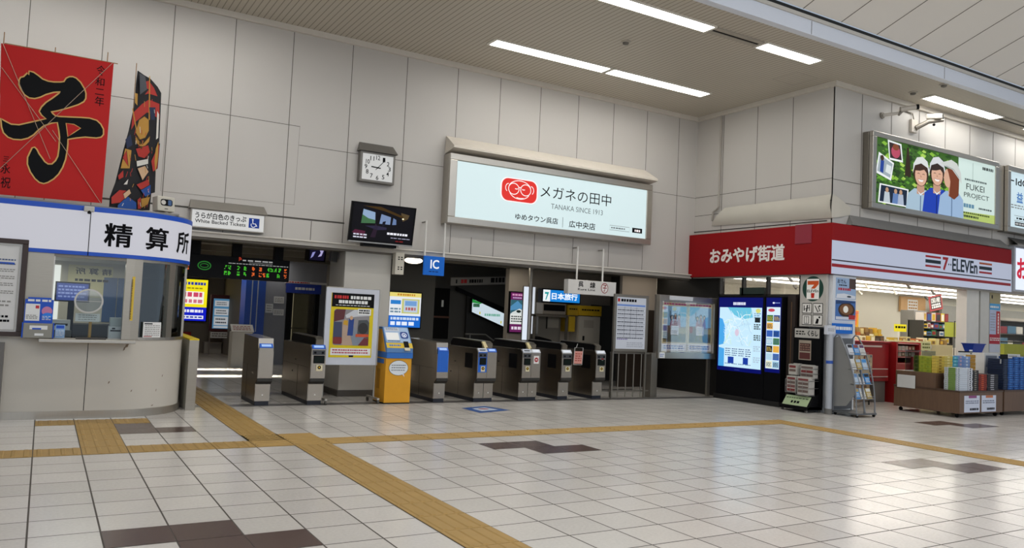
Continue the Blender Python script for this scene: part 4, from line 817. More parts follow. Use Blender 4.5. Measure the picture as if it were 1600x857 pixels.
m = MB(); m.fbox(S, -13.42, .70, -13.05, .78, 0, .004, M('#2f6fc0', .4)); m.fbox(S, -13.35, .25, -13.2, .6, 0, .003, M('#b87f14', .5)); m.build('side_print', r)

# blue floor sticker
m = MB(); q = [(6.35, 12.20), (6.92, 12.42), (7.08, 11.80), (6.36, 11.56)]; FS0 = FZ(0); m.prism(FS0, q, .002, .0035, M('#27508f', .5)); c0 = (6.68, 12.0)
m.poly(FS0, [(c0[0] + (a - c0[0]) * .55, c0[1] + (b - c0[1]) * .55) for a, b in q], .0042, M('#b9c4d2', .5)); m.ell(FS0, c0[0], c0[1] + .02, .10, .07, .005, M('#a04a52', .5), 14)
tag(m.build('floor_sticker'), 'blue square sticker with a pale centre on the tiles in front of the gates', 'floor sticker')

# railing, timetable and poster case
r = thing('railing', 'dark steel railing with upright bars under the timetable', 'railing', (10.95, 13.3, 0)); RS = brushed('rail_steel', '#8a847a', .35, (1, 1, 12), .8)
m = MB(); m.box(10.40, 11.5, 13.28, 13.32, .94, .975, RS); m.box(10.15, 11.5, 13.28, 13.32, .13, .16, RS); m.build('rails', r)
for x in (10.42, 10.63, 10.84, 11.05, 11.26): m = MB(); m.tube([(x, 13.3, .02), (x, 13.3, .95)], .014, RS, 8); m.build('bar', r)
m = MB(); m.box(11.48, 11.62, 13.22, 13.4, 0, .97, RS); m.build('end_post', r, bev=.004)
r = thing('timetable_board', 'steel-framed white timetable board standing over the railing', 'notice board', (10.85, 13.2, 0))
F = FY(13.18); m = MB()
m.frame(F, 10.38, .99, 11.31, 2.21, .06, .06, -.06, 0, RS)
m.build('frame', r, bev=.004); m = MB(); m.fbox(F, 10.44, 1.05, 11.25, 2.15, -.05, -.02, E('#cfd4de', .45)); d = -.018
m.quad(F, 10.47, 2.05, 10.53, 2.12, d, RED); m.dashes(F, 10.56, 2.05, 10.98, 2.12, 1, d, INK, .8, 5); m.quad(F, 10.46, 1.96, 11.23, 2.0, d, M('#6f8fd0', .5))
for i in range(8): z = 1.92 - i * .085; m.quad(F, 10.47, z, 11.22, z + .004, d, INK); m.dashes(F, 10.48, z - .07, 11.2, z - .015, 1, d, M('#5a5e68', .6), .5, 13)
for x in (10.66, 10.83, 10.99): m.quad(F, x, 1.27, x + .006, 1.95, d, M('#3a3e48', .6))
m.dashes(F, 10.48, 1.24, 10.8, 1.27, 1, d, M('#6a4a9a', .6), .6, 5); m.dashes(F, 10.75, 1.08, 11.2, 1.2, 3, d, M('#8a8e98', .6), .35, 6); m.build('timetable', r)
for x in (10.40, 11.29): m = MB(); m.box(x - .02, x + .02, 13.2, 13.24, 0, 1.0, RS); m.build('post', r)
r = thing('poster_case', 'steel display case with two matching travel posters between the timetable and the digital map', 'poster case', (12.45, 13.25, 0))
for a, b in ((11.63, 11.73), (13.24, 13.33)): m = MB(); m.box(a, b, 13.305, 13.36, 0, 2.27, RS); m.build('post', r, bev=.004)
F = FY(13.18); m = MB()
m.frame(F, 11.63, .86, 13.36, 2.26, .08, .13, -.12, 0, STEELH)
m.quad(F, 11.9, 2.16, 12.6, 2.25, .002, M('#c9c9cc', .5)); m.quad(F, 11.66, .87, 11.82, .99, .003, PAPER); m.dashes(F, 11.68, .89, 11.8, .97, 2, .005, M('#4a70b8', .5), .5, 2); m.build('case_frame', r, bev=.004)
m = MB(); m.fbox(F, 11.73, 1.0, 13.30, 2.14, -.10, -.07, M('#cfc7b4', .6)); m.build('back_board', r)
def travel(x0, name):
    m = MB(); d = -.066; X = lambda a: x0 + .73 * a; Z = lambda b: 1.03 + 1.08 * b
    def q(a, b, c, e, col, k=0): m.quad(F, X(a), Z(b), X(c), Z(e), d + .002 * k, E(col, .5))  # prints glow by themselves in place of a lamp inside the case
    q(0, 0, 1, 1, '#d3c8a4'); q(.05, .17, .97, .92, '#8fb8d8', 1); q(.05, .17, .97, .5, '#8c8a7e', 1.5); q(.05, .19, .33, .52, '#6c5c50', 2); q(.05, .19, .97, .36, '#5c6258', 2); q(.55, .3, .97, .47, '#a8a07c', 2); q(.0, .0, 1, .15, '#d8d4d8', 2)
    for a, b in ((.38, .66), (.52, .70), (.66, .68)):
        m.ell(F, X(a), Z(b + .03), .045, .055, d + .006, M('#3c302c', .6), 12); m.poly(F, [(X(a - .08), Z(.48)), (X(a + .09), Z(.48)), (X(a + .05), Z(b)), (X(a - .04), Z(b))], d + .005, M('#b07888', .6)); m.ell(F, X(a), Z(b + .02), .028, .036, d + .008, M('#d8b49c', .6), 10)
    m.ribbon(F, [(X(.36), Z(.62)), (X(.30), Z(.70)), (X(.30), Z(.82))], .022, d + .007, M('#2c3848', .6)); q(.34, .33, .66, .52, '#cfcfd6', 4)
    m.dashes(F, X(.38), Z(.36), X(.62), Z(.5), 4, d + .011, M('#8a8ea0', .6), .4, 3); m.ell(F, X(.14), Z(.26), .06, .06, d + .006, M('#3a3c3a', .6), 12); m.dashes(F, X(.05), Z(.94), X(.95), Z(.99), 1, d + .005, M('#c8506a', .6), .7, 6); m.dashes(F, X(.08), Z(.03), X(.9), Z(.12), 2, d + .007, M('#3a5aa8', .6), .5, 6)
    m.build(name, r)
travel(11.77, 'poster'); travel(12.54, 'poster')
m = MB(); m.fbox(F, 11.71, .99, 13.28, 2.13, -.03, -.025, glass('#ffffff', .02)); m.build('glass_door', r)

# ================================================================== IN THE CONCOURSE BEYOND THE GATES
r = thing('departure_board', 'long black departure board with green and orange lights over the leftmost gates', 'departure board', (3.0, 15.3, 2.10))
F = FY(15.2); m = MB(); m.box(1.9, 4.03, 15.2, 15.42, 2.09, 2.50, BLACK); m.build('case', r, bev=.005)
m = MB(); GL = E('#4cd030', .8); OL = E('#f06a2a', .9); WL = E('#d0d0d0', .5)
random.seed(3)
def led(x, z, n, c, w=.05, h=.075):
    for i in range(n):
        for sx in range(3):
            for sz in range(4):
                if random.random() < .68: m.quad(F, x + i * (w + .018) + sx * w / 3, z + sz * h / 4, x + i * (w + .018) + sx * w / 3 + w / 3.4, z + sz * h / 4 + h / 4.8, .004, c)
led(2.17, 2.32, 1, OL); led(2.17, 2.21, 1, OL); led(2.02, 2.31, 1, GL); led(2.02, 2.21, 1, GL)
m.ring(F, 2.48, 2.30, .11, .075, .02, .004, E('#2c8a30', .5), 22); m.ring(F, 2.48, 2.30, .07, .035, .012, .004, E('#2c8a30', .6), 16)
for z in (2.26, 2.155): led(2.83, z, 2, GL); led(3.06, z, 1, GL); led(3.18, z, 1, GL); led(3.33, z, 1, OL); led(3.46, z, 1 if z > 2.2 else 2, OL)
led(3.60, 2.265, 3, GL); led(3.82, 2.265, 1, GL); led(3.60, 2.155, 1, GL); led(3.80, 2.155, 1, GL); led(3.93, 2.26, 1, OL); led(3.93, 2.155, 1, OL)
led(3.08, 2.43, 1, E('#c03a20', .7)); m.dashes(F, 3.15, 2.43, 3.7, 2.46, 1, .004, WL, .8, 4); m.quad(F, 3.27, 2.405, 3.7, 2.41, .004, WL); m.dashes(F, 2.9, 2.37, 4.0, 2.385, 1, .004, WL, .8, 14); m.build('lights', r)
for x in (2.25, 2.98, 3.75): m = MB(); m.box(x, x + .16, 15.25, 15.4, 2.5, 2.97, BLACK); m.build('hanger', r)
r = thing('ceiling_monitor', 'dark monitor with a bluish picture hanging under the lintel, left of the white column', 'monitor', (4.6, 15.4, 2.50))
F = Fr((4.40, 15.3, 2.53), (1, .1, 0), (0, -.15, 1)); m = MB(); m.fbox(F, 0, 0, .37, .29, -.18, 0, BLACK); m.build('case', r, bev=.01); m = MB(); m.quad(F, .03, .03, .33, .26, .003, E('#1a1630', .6)); m.poly(F, [(.20, .10), (.27, .12), (.31, .24), (.22, .25), (.25, .18)], .005, E('#b8b0e0', .8)); m.poly(F, [(.05, .06), (.10, .10), (.14, .2), (.08, .18)], .005, E('#9a9ad8', .8)); m.build('screen', r); m = MB(); m.tube([(4.6, 15.42, 2.75), (4.6, 15.42, 2.97)], .02, DARK); m.build('ceiling_rod', r)
r = thing('loudspeaker', 'dark grey tilted loudspeaker box between the ceiling monitor and the white column', 'speaker', (4.74, 14.6, 2.45)); F = Fr((4.62, 14.55, 2.50), (1, 0, 0), (.0, -.3, 1)); m = MB(); m.fbox(F, 0, 0, .13, .26, -.14, 0, M('#4c4a48', .5)); m.build('case', r, bev=.008); m = MB(); m.quad(F, .01, .02, .12, .24, .003, M('#2f2e2d', .6)); m.build('grille', r); m = MB(); m.tube([(4.68, 14.6, 2.7), (4.68, 14.6, 2.97)], .015, DARK); m.build('ceiling_rod', r)

def litbox(name, label, cat, F, x0, z0, x1, z1, d, draw, frame=BLACK, group=None):
    o = F.p((x0 + x1) / 2, z0, -d); r = thing(name, label, cat, o, group); m = MB(); m.fbox(F, x0 - .03, z0 - .03, x1 + .03, z1 + .03, -d, 0, frame); m.build('case', r, bev=.004)
    m = MB(); draw(m, F, x0, z0, x1, z1); m.build('lit_face', r); return r
def d_yellow(m, F, x0, z0, x1, z1):
    zb = z0 + (z1 - z0) * .33; m.quad(F, x0, zb, x1, z1, .004, E('#f2e21c', 1.0)); m.quad(F, x0, z0, x1, zb, .004, E('#1420c8', .9)); m.dashes(F, x0 + .05, z1 - .18, x1 - .06, z1 - .08, 1, .007, E('#3048b8', .7), .9, 8); m.dashes(F, x0 + .1, z1 - .32, x1 - .1, z1 - .24, 1, .007, E('#b8a41c', .7), .6, 7)
    m.quad(F, x0 + .24, zb + .10, x1 - .1, zb + .50, .006, E('#f6f0e8', 1)); m.dashes(F, x0 + .26, zb + .32, x1 - .12, zb + .48, 1, .009, E('#e05070', .8), .9, 4); m.dashes(F, x0 + .26, zb + .12, x1 - .12, zb + .26, 1, .009, E('#e08090', .8), .8, 4); m.quad(F, x0 + .03, zb + .1, x0 + .2, zb + .5, .007, E('#2038c0', .8)); m.quad(F, x0 + .07, zb + .2, x0 + .17, zb + .42, .009, E('#f0f0f8', .9))
    m.dashes(F, x0 + .05, z0 + .26, x1 - .1, z0 + .36, 1, .007, E('#f0f0ff', .9), .9, 7); m.quad(F, x0 + .06, z0 + .06, x1 - .08, z0 + .17, .007, E('#f0f0ff', .9)); m.dashes(F, x0 + .1, z0 + .08, x1 - .12, z0 + .15, 1, .009, E('#3048b8', .7), .7, 6)
litbox('lit_advert', 'bright yellow and blue backlit advert on the far concourse wall, beside the office', 'sign', FY(26.85), 3.40, 1.02, 4.53, 2.34, .14, d_yellow)
r = thing('notice_stand', 'red-framed stand with blue and white notices on the far side of the concourse', 'notice board', (4.83, 26.0, 0)); F = FY(26.0); RF = M('#5a2426', .5); m = MB(); m.fbox(F, 4.51, .73, 5.16, 1.88, -.08, 0, RF); m.build('frame', r, bev=.005)
m = MB(); m.quad(F, 4.59, .82, 5.08, 1.76, .003, E('#5a96c0', .5)); PE = E('#d6dade', .5)
for a, b in ((1.52, 1.70), (1.24, 1.45), (.93, 1.20), (.84, .90)): m.quad(F, 4.63, a, 5.05, b, .005, PE); m.dashes(F, 4.68, a + .03, 5.0, b - .03, 2, .007, M('#4a5a6c', .6), .4, 5)
m.build('notices', r); m = MB(); m.fbox(F, 4.55, .52, 5.14, .71, -.05, 0, PAPER); m.dashes(F, 4.6, .55, 5.1, .69, 2, .003, GREY, .5, 5); m.build('lower_sign', r); m = MB()
for x in (4.54, 5.14): m.box(x - .015, x + .015, 26.0, 26.04, 0, .75, M('#8a8078', .4))
m.build('legs', r)
r = thing('fire_extinguisher_box', 'small red fire extinguisher box below the yellow advert', 'fire extinguisher', (3.97, 26.85, 0)); m = MB(); m.box(3.83, 4.11, 26.75, 26.99, .12, .66, M('#a81c1c', .5)); m.build('box', r, bev=.01); m = MB(); m.dashes(Fr((3.95, 26.75, .2), (0, 0, 1), (-1, 0, 0)), 0, -.03, .35, .03, 1, .004, PAPER, .7, 3); m.build('lettering', r)
m = MB(); m.box(4.5, 5.03, 26.6, 26.99, 0, .36, M('#b9b4aa', .6)); tag(m.build('low_white_box', bev=.01), 'low white box at the foot of the far concourse wall behind the red-framed stand', 'box')
r = thing('leaflet_stand', 'small slanted display top with papers showing over the leftmost gate', 'display stand', (4.45, 21.2, 0)); m = MB(); m.box(4.22, 4.72, 21.0, 21.4, 0, .9, M('#c9c5bc', .5)); m.build('body', r); m = MB(); F = Fr((4.18, 20.95, .9), (1, 0, 0), (0, .8, .6)); m.fbox(F, 0, 0, .56, .3, 0, .02, M('#b9b6b0', .5)); m.dashes(F, .05, .05, .5, .25, 3, .023, M('#884a44', .6), .5, 4); m.build('sloped_top', r)
# lift
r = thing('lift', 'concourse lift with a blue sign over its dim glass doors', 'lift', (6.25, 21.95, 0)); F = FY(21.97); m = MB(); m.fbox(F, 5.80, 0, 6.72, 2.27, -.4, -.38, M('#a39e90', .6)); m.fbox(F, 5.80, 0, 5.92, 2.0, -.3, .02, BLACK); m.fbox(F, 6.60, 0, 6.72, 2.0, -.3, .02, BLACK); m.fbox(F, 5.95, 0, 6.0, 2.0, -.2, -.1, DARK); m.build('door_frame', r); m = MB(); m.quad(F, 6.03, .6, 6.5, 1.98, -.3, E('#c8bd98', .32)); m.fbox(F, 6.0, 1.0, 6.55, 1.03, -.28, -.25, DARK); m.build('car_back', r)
m = MB(); m.fbox(F, 5.76, 2.0, 6.74, 2.26, -.02, .05, M('#16349a', .4)); m.dashes(F, 6.0, 2.08, 6.55, 2.18, 1, .053, PAPER, .7, 4); m.fbox(F, 5.72, 2.27, 6.95, 2.33, -.02, .03, PAPER); m.dashes(F, 5.74, 2.28, 6.4, 2.32, 1, .033, RED, .8, 7); m.build('sign', r); m = MB(); m.fbox(F, 6.0, 0, 6.6, 2.0, -.04, -.03, glass('#8c8c84', .3)); m.build('glass_door', r)
for x0, z0, x1, z1, lb in ((5.45, 1.69, 5.73, 1.88, 'upper white notice on the grey wall beside the lift'), (5.45, 1.36, 5.74, 1.53, 'lower white notice on the grey wall beside the lift'), (5.24, 1.42, 5.44, 1.67, 'plain white notice left of the pair beside the lift')):
    m = MB(); F = FY(21.99); m.fbox(F, x0, z0, x1, z1, 0, .006, PAPER); m.dashes(F, x0 + .03, z0 + .03, x1 - .03, z1 - .03, 3, .008, GREY, .4, 3); tag(m.build('notice'), lb, 'notice')
def d_disp(m, F, x0, z0, x1, z1):
    zb = z0 + (z1 - z0) * .33; m.quad(F, x0, z0, x1, z1, .004, E('#e8ecf0', .9)); m.quad(F, x0, z0, x1, zb, .006, E('#1a6ad0', .9)); m.quad(F, x0, z1 - .1, x1, z1, .006, E('#e8d878', .9)); m.dashes(F, x0 + .2, z1 - .08, x1 - .15, z1 - .02, 1, .008, E('#d0902c', .8), .8, 6); m.quad(F, x0 + .33, zb + .06, x1 - .04, z1 - .15, .007, E('#cfd07c', .8)); m.quad(F, x0 + .38, zb + .09, x1 - .09, z1 - .18, .009, E('#c8d8e8', .8)); m.quad(F, x0 + .41, zb + .25, x1 - .12, zb + .37, .011, E('#7aa8e0', .8)); m.dashes(F, x0 + .43, zb + .13, x1 - .14, zb + .22, 1, .011, E('#c86a6a', .7), .8, 3)
    m.quad(F, x0 + .03, zb + .28, x0 + .3, zb + .38, .007, E('#2f86d8', .8)); m.dashes(F, x0 + .03, zb + .06, x0 + .3, zb + .2, 2, .007, E('#7a9ab0', .7), .6, 2); m.dashes(F, x0 + .05, z0 + .17, x1 - .05, z0 + .25, 1, .008, E('#d8e8ff', .8), .8, 7); m.dashes(F, x0 + .05, z0 + .04, x1 - .1, z0 + .14, 1, .008, E('#e8f0ff', .9), .9, 4)
litbox('lit_display', 'backlit blue and yellow poster on the dark wall right of the white column', 'sign', FY(18.05), 7.26, 1.24, 8.10, 2.09, .07, d_disp)
m = MB(); F = FY(18.5); B0 = Fr((9.12, 18.5, 2.40), (1, 0, .08), (0, 0, 1)); m.fbox(B0, 0, -.04, 1.9, .17, -.06, 0, M('#85817a', .5)); m.dashes(B0, .3, .01, .5, .12, 1, .003, RED, .9, 2); m.dashes(B0, .15, .01, .22, .12, 1, .003, INK, .9, 1); m.dashes(B0, .55, .01, .95, .12, 1, .003, INK, .8, 4); m.dashes(B0, 1.2, .0, 1.85, .16, 1, .003, INK, .8, 4); tag(m.build('overhead_sign'), 'long grey overhead sign with red and black print in the dark concourse', 'sign')
r = thing('dark_doorway_panel', 'black upright panel standing for a dark doorway, with a dim number 1 in the dark concourse beyond the gates', 'sign', (9.22, 19.2, .95)); m = MB(); F = FY(19.2); m.fbox(F, 8.99, .94, 9.46, 2.30, -.045, 0, M('#0c0b0a', .6, spec=.1)); m.build('panel', r); m = MB(); m.text(F, '1', 9.22, 1.80, 9.28, 1.98, .003, E('#8a8a84', .4)); m.build('numeral', r); m = MB(); m.fbox(F, 8.98, 1.50, 9.47, 1.55, -.03, .004, M('#5a3420', .5)); m.build('crossbar', r)  # black panel paints in the darkness of the doorway opening
r = thing('escalator_advert', 'white and green backlit advert sloping down along the escalator', 'sign', (10.62, 19.0, 1.3)); F = FY(19.0); m = MB(); m.prism(F, [(10.02, 1.68), (10.02, 2.08), (11.22, 1.66), (11.22, 1.24)], -.05, 0, BLACK); m.build('case', r); m = MB(); m.poly(F, [(10.05, 1.70), (10.05, 2.0), (10.12, 2.03), (11.2, 1.65), (11.2, 1.29)], .004, E('#d4e4ee', .85)); m.poly(F, [(10.05, 1.95), (10.05, 2.05), (10.35, 1.95), (10.30, 1.93)], .006, E('#2fa048', .7)); m.quad(F, 10.08, 1.84, 10.28, 1.93, .006, E('#1c7a4c', .6)); m.dashes(F, 10.1, 1.86, 10.26, 1.91, 1, .008, PAPER, .6, 3); m.dashes(F, 10.45, 1.60, 10.95, 1.68, 1, .006, E('#7ac0a8', .7), .8, 6); m.ell(F, 10.3, 1.68, .02, .045, .006, E('#d8cc30', .8), 8); m.ell(F, 10.98, 1.45, .02, .045, .006, E('#d8cc30', .8), 8); m.build('lit_face', r)
r = thing('escalator', 'dark escalator balustrade rising behind the sloping advert', 'escalator', (10.4, 19.1, 0)); m = MB(); m.prism(FY(19.08), [(9.6, 2.26), (9.6, 2.36), (11.3, 1.80), (11.3, 1.68)], -.06, 0, BLACK); m.build('handrail', r); m = MB(); m.prism(FY(19.12), [(9.95, .2), (9.95, 2.2), (11.3, 1.75), (11.3, .2)], -.04, 0, M('#2c2b29', .6)); m.build('side_panel', r); r = thing('stair_railing', 'dim grey railing standing in front of the escalator in the dark concourse', 'railing', (9.9, 18.0, 0)); m = MB(); m.tube([(9.36, 18.0, 1.12), (9.95, 18.0, 1.12), (10.2, 18.0, .97), (10.9, 18.0, .95)], .022, M('#6a6862', .4, .5), 8); m.build('rail', r)
for x, z in ((9.5, 1.12), (10.3, .96)): m = MB(); m.tube([(x, 18.0, 0), (x, 18.0, z)], .02, M('#6a6862', .4, .5), 8); m.build('post', r)
def d_purple(m, F, x0, z0, x1, z1):
    m.quad(F, x0, z0, x1, z1, .004, E('#7a2a6a', .6)); m.quad(F, x0, z0 + .20, x1, z1 - .18, .006, E('#e4e8e4', .85)); m.quad(F, x0, z1 - .54, x1, z1 - .18, .008, E('#3a6a78', .7)); m.poly(F, [(x0, z1 - .35), (x0 + .2, z1 - .2), (x0 + .32, z1 - .3), (x1, z1 - .22), (x1, z1 - .4), (x0, z1 - .45)], .010, E('#5a9ac8', .7)); m.poly(F, [(x0, z1 - .54), (x1, z1 - .54), (x1, z1 - .45), (x0 + .26, z1 - .40), (x0 + .05, z1 - .5)], .011, E('#dfe6e4', .8)); m.ell(F, x0 + .24, z1 - .47, .07, .035, .013, E('#1c2c28', .6), 12)
    m.dashes(F, x0 + .04, z1 - .08, x1 - .04, z1 - .03, 1, .008, E('#e8a8d0', .7), .8, 4); m.dashes(F, x0 + .06, z1 - .15, x1 - .1, z1 - .11, 1, .008, E('#d8b8e8', .7), .8, 4); m.dashes(F, x0 + .03, z0 + .24, x1 - .03, z0 + .42, 3, .008, M('#3a5048', .6), .5, 5); m.dashes(F, x0 + .05, z0 + .06, x1 - .06, z0 + .14, 1, .008, E('#f0e0f0', .8), .9, 3)
litbox('lit_poster', 'narrow purple-edged backlit poster on the concourse pillar over the gates', 'sign', FY(16.95), 10.05, 1.24, 10.47, 2.23, .06, d_purple)
r = thing('strip_light', 'upright white strip light beside the purple poster', 'lamp', (9.99, 16.1, 1.06)); m = MB(); m.box(9.93, 10.04, 16.1, 16.14, 1.08, 2.36, E('#dde6f2', .95)); m.build('tube', r); m = MB(); m.box(9.92, 10.05, 16.14, 16.18, 0, 2.38, STEEL); m.build('backing', r)
m = MB(); m.box(10.62, 11.04, 17.36, 17.4, 1.2, 2.42, E('#dfe6f0', .85)); m.box(10.60, 10.64, 17.33, 17.36, 1.2, 2.42, ALU); m.box(11.02, 11.06, 17.33, 17.36, 1.2, 2.42, ALU); struct(m.build('window_2'))
def d_blue(m, F, x0, z0, x1, z1):
    m.quad(F, x0, z0, x1, z1, .004, E('#1a84dc', .9)); m.quad(F, x0, z0, x0 + .22, z1, .006, E('#eef4f6', .95)); m.poly(F, [(x0 + .05, z1 - .06), (x0 + .18, z1 - .06), (x0 + .10, z0 + .04), (x0 + .07, z0 + .04), (x0 + .12, z1 - .11), (x0 + .05, z1 - .11)], .008, E('#25a5a8', .8)); m.text(F, '日本旅行', x0 + .27, z0 + .06, x1 - .08, z1 - .07, .007, E('#f4faff', 1), .03)
litbox('travel_agency_sign', 'bright blue and white travel shop sign partly behind the Kure Line sign', 'sign', FY(17.0), 11.04, 2.06, 12.2, 2.36, .2, d_blue)
r = thing('ticket_machine', 'beige machine with a dark screen top beside the yellow-headed cabinet', 'ticket machine', (11.4, 17.1, 0)); m = MB(); m.box(11.05, 11.77, 17.0, 17.34, 1.73, 2.02, M('#8a8174', .5)); m.fbox(FY(17.0), 11.08, 1.82, 11.74, 1.98, 0, .006, BLACK); m.build('top_box', r); m = MB(); m.box(10.76, 11.80, 16.95, 17.3, 1.66, 1.72, STEELD); m.box(11.76, 11.82, 16.95, 17.0, .0, 1.7, STEELD); m.box(10.76, 10.82, 16.95, 17.0, 0, 1.7, STEELD); m.build('steel_frame', r); m = MB(); m.box(11.06, 11.76, 17.2, 17.34, .0, 1.66, M('#6f6a60', .5)); m.fbox(FY(17.2), 11.3, 1.35, 11.34, 1.66, 0, .006, DARK); m.fbox(FY(17.2), 11.35, 1.38, 11.7, 1.64, 0, .006, M('#8f897c', .5)); m.build('doors', r); m = MB(); m.hexa([(10.85, 16.8, 1.05), (11.3, 16.8, 1.0), (11.3, 17.1, 1.0), (10.85, 17.1, 1.05)], [(10.85, 16.8, 1.15), (11.2, 16.8, 1.08), (11.2, 17.1, 1.08), (10.85, 17.1, 1.15)], BLACK); m.build('coin_tray', r)
r = thing('photo_cabinet', 'cream cabinet with a yellow printed head, right of the ticket machine', 'cabinet', (12.35, 17.1, 0)); m = MB(); m.box(12.15, 12.83, 16.9, 17.34, 0, 1.72, M('#b3ab9c', .5)); m.fbox(FY(16.9), 12.3, 1.42, 12.62, 1.62, 0, .005, M('#9f9789', .5)); m.fbox(FY(16.9), 12.27, 1.08, 12.33, 1.2, 0, .008, BLACK); m.build('body', r, bev=.006); m = MB(); m.box(12.13, 12.85, 16.88, 17.34, 1.74, 2.0, M('#d0a81c', .5)); m.dashes(FY(16.88), 12.2, 1.85, 12.8, 1.93, 1, .003, INK, .5, 6); m.box(11.83, 12.13, 16.95, 17.34, 1.73, 2.0, M('#b8941c', .5)); m.dashes(FY(16.95), 11.85, 1.86, 12.1, 1.93, 1, .003, INK, .5, 3); m.box(11.86, 12.06, 16.97, 17.34, 1.3, 1.7, M('#c09c1c', .5)); m.build('yellow_head', r)

# ================================================================== THE SHOP ON THE RIGHT
SRED = M('#8c1014', .5, 0, .04, 1, .15); SWHITE = E('#ccd4ea', .55); L = FX(13.36)
r = thing('shop_fascia', 'red and white shop fascia wrapping the building corner, white lettering on its red side', 'shop sign', (13.6, 10.3, 2.77))
m = MB(); m.box(13.36, 13.50, 10.14, 14.166, 2.77, 3.79, SRED); m.build('red_side', r)
m = MB(); m.text(L, 'おみやげ街道', -13.45, 3.08, -11.30, 3.42, .004, M('#e8dfd8', .5), .03); m.build('side_lettering', r)
m = MB(); m.box(13.345, 13.50, 10.62, 11.03, 3.40, 3.80, M('#8a1f30', .35)); m.build('red_box', r, bev=.006)
F = FY(10.14); m = MB(); m.box(13.50, 20.04, 10.14, 10.26, 2.77, 3.79, M('#a9aec0', .4)); m.fbox(F, 13.36, 3.44, 20.02, 3.79, 0, .006, SRED); m.fbox(F, 13.36, 2.77, 20.04, 3.44, 0, .004, SWHITE); m.build('front', r)
m = MB(); m.quad(F, 13.36, 3.035, 20.0, 3.06, .006, M('#2a1418', .4)); m.quad(F, 13.36, 2.91, 20.0, 2.975, .006, M('#9c181e', .4)); m.build('stripes', r)
m = MB(); R7 = M('#a81c20', .45); B7 = M('#10222c', .45); K = .007
for x0, x1, c in ((16.50, 17.08, '#a81c20'), (18.62, 19.16, '#b0542c')):
    m.quad(F, x0, 3.345, x1, 3.39, K, M(c, .5)); m.quad(F, x0, 3.225, x1, 3.30, K, B7); m.quad(F, x0, 3.135, x1, 3.18, K, M('#a81c20', .45))
m.text(F, '7', 17.16, 3.11, 17.36, 3.39, K, R7, .04); m.ell(F, 17.39, 3.245, .022, .022, K, B7, 10); m.ell(F, 17.47, 3.245, .022, .022, K, B7, 10); m.text(F, 'ELEVEn', 17.53, 3.11, 18.54, 3.39, K, B7, .03); m.build('seven_eleven_logo', r)
m = MB(); m.add([(13.95, 10.10, 3.80), (20.0, 10.10, 3.80), (19.75, 10.266, 4.02), (14.05, 10.266, 4.02), (13.95, 10.266, 3.8), (20.0, 10.266, 3.8)], [(0, 1, 2, 3), (0, 3, 4), (1, 5, 2), (0, 4, 5, 1)], M('#7d7b78', .6)); tag(m.build('fascia_hood'), 'grey sloped dust hood on top of the front shop fascia', 'hood')
# white sheet above the side fascia
m = MB(); SH = M('#c3bdb0', .75, 0, .05, 2); n = 14; vs = []; fs = []
for i in range(n + 1):
    y = 13.58 - (13.58 - 10.24) * i / n; yt = 13.15 - (13.15 - 10.26) * i / n
    for j in range(5):
        a = j / 4; vs.append((13.50 - .10 * math.sin(a * 2.6) * (1 - .3 * a) - .012 * math.sin(i * 1.7 + j), y + (yt - y) * a, 3.99 - .09 * i / n + (4.38 - 3.99 + .09 * i / n) * a))
for i in range(n):
    for j in range(4): fs.append((i * 5 + j, i * 5 + j + 1, i * 5 + j + 6, i * 5 + j + 5))
k = len(vs)
for i in range(5):
    x = 13.50 + .14 * i
    for j in range(5): a = j / 4; vs.append((x if i else 13.44, 10.22 + (.03 if i > 2 else 0) + .012 * math.sin(i * 2 + j), 3.90 + .03 * i + (4.38 - 3.90 - .08 * i) * a))
for i in range(4):
    for j in range(4): fs.append((k + i * 5 + j, k + i * 5 + j + 1, k + i * 5 + j + 6, k + i * 5 + j + 5))
m.add(vs, fs, SH); tag(m.build('dust_sheet', smooth=True), 'pale cloth sheet tied along the wall above the red souvenir fascia', 'sheet')
m = MB(); m.tube([(13.40, 14.05, 3.86), (13.40, 10.3, 3.84)], .012, DARK, 6); m.tube([(13.47, 13.35, 6.6), (13.47, 13.35, 4.42), (13.47, 13.42, 4.36), (13.47, 13.52, 4.32), (13.47, 13.55, 4.1)], .022, M('#a8a196', .5), 8); tag(m.build('conduit_pipe', smooth=True), 'thin grey conduit pipe running down the wall left of the cloth sheet', 'pipe')

# billboard and its neighbours
r = thing('billboard', 'backlit billboard of three people in caps in a green garden, over the shop fascia', 'billboard', (16.77, 10.1, 4.2))
F = FY(10.05); m = MB(); m.box(14.43, 19.2, 10.12, 10.265, 4.20, 5.80, STEELD)
m.frame(F, 14.43, 4.20, 19.2, 5.80, .13, .11, -.06, .03, STEELH)
m.build('frame', r, bev=.008)
m = MB(); U = lambda a: 14.56 + 4.51 * a; V = lambda b: 4.31 + 1.38 * b; d = .0
def bq(a, b, c, e, col, k, s=.8): m.quad(F, U(a), V(b), U(c), V(e), d + .003 * k, E(col, s))
def bp(pts, col, k, s=.8): m.poly(F, [(U(a), V(b)) for a, b in pts], d + .003 * k, E(col, s))
def be(a, b, ra, rb, col, k, s=.8, n=16): m.ell(F, U(a), V(b), ra * 4.48, rb * 1.34, d + .003 * k, E(col, s), n)
bq(0, 0, .665, 1, '#3f6a26', 0, .7); random.seed(11)
for i in range(420):
    a, b = random.uniform(.0, .655), random.uniform(.0, .98); s = random.uniform(.006, .026); c = random.choice(['#274a1c', '#1c3614', '#5f9a30', '#86b83c', '#4c7e2a', '#2c4c1e', '#a8cc58', '#24401a'])
    bp([(max(0, a - s), b), (a - s * .2, min(1, b + s * 1.6)), (min(.66, a + s), b + s * .3), (a + s * .3, max(0, b - s * 1.5))], c, 1 + i * .002, .85)
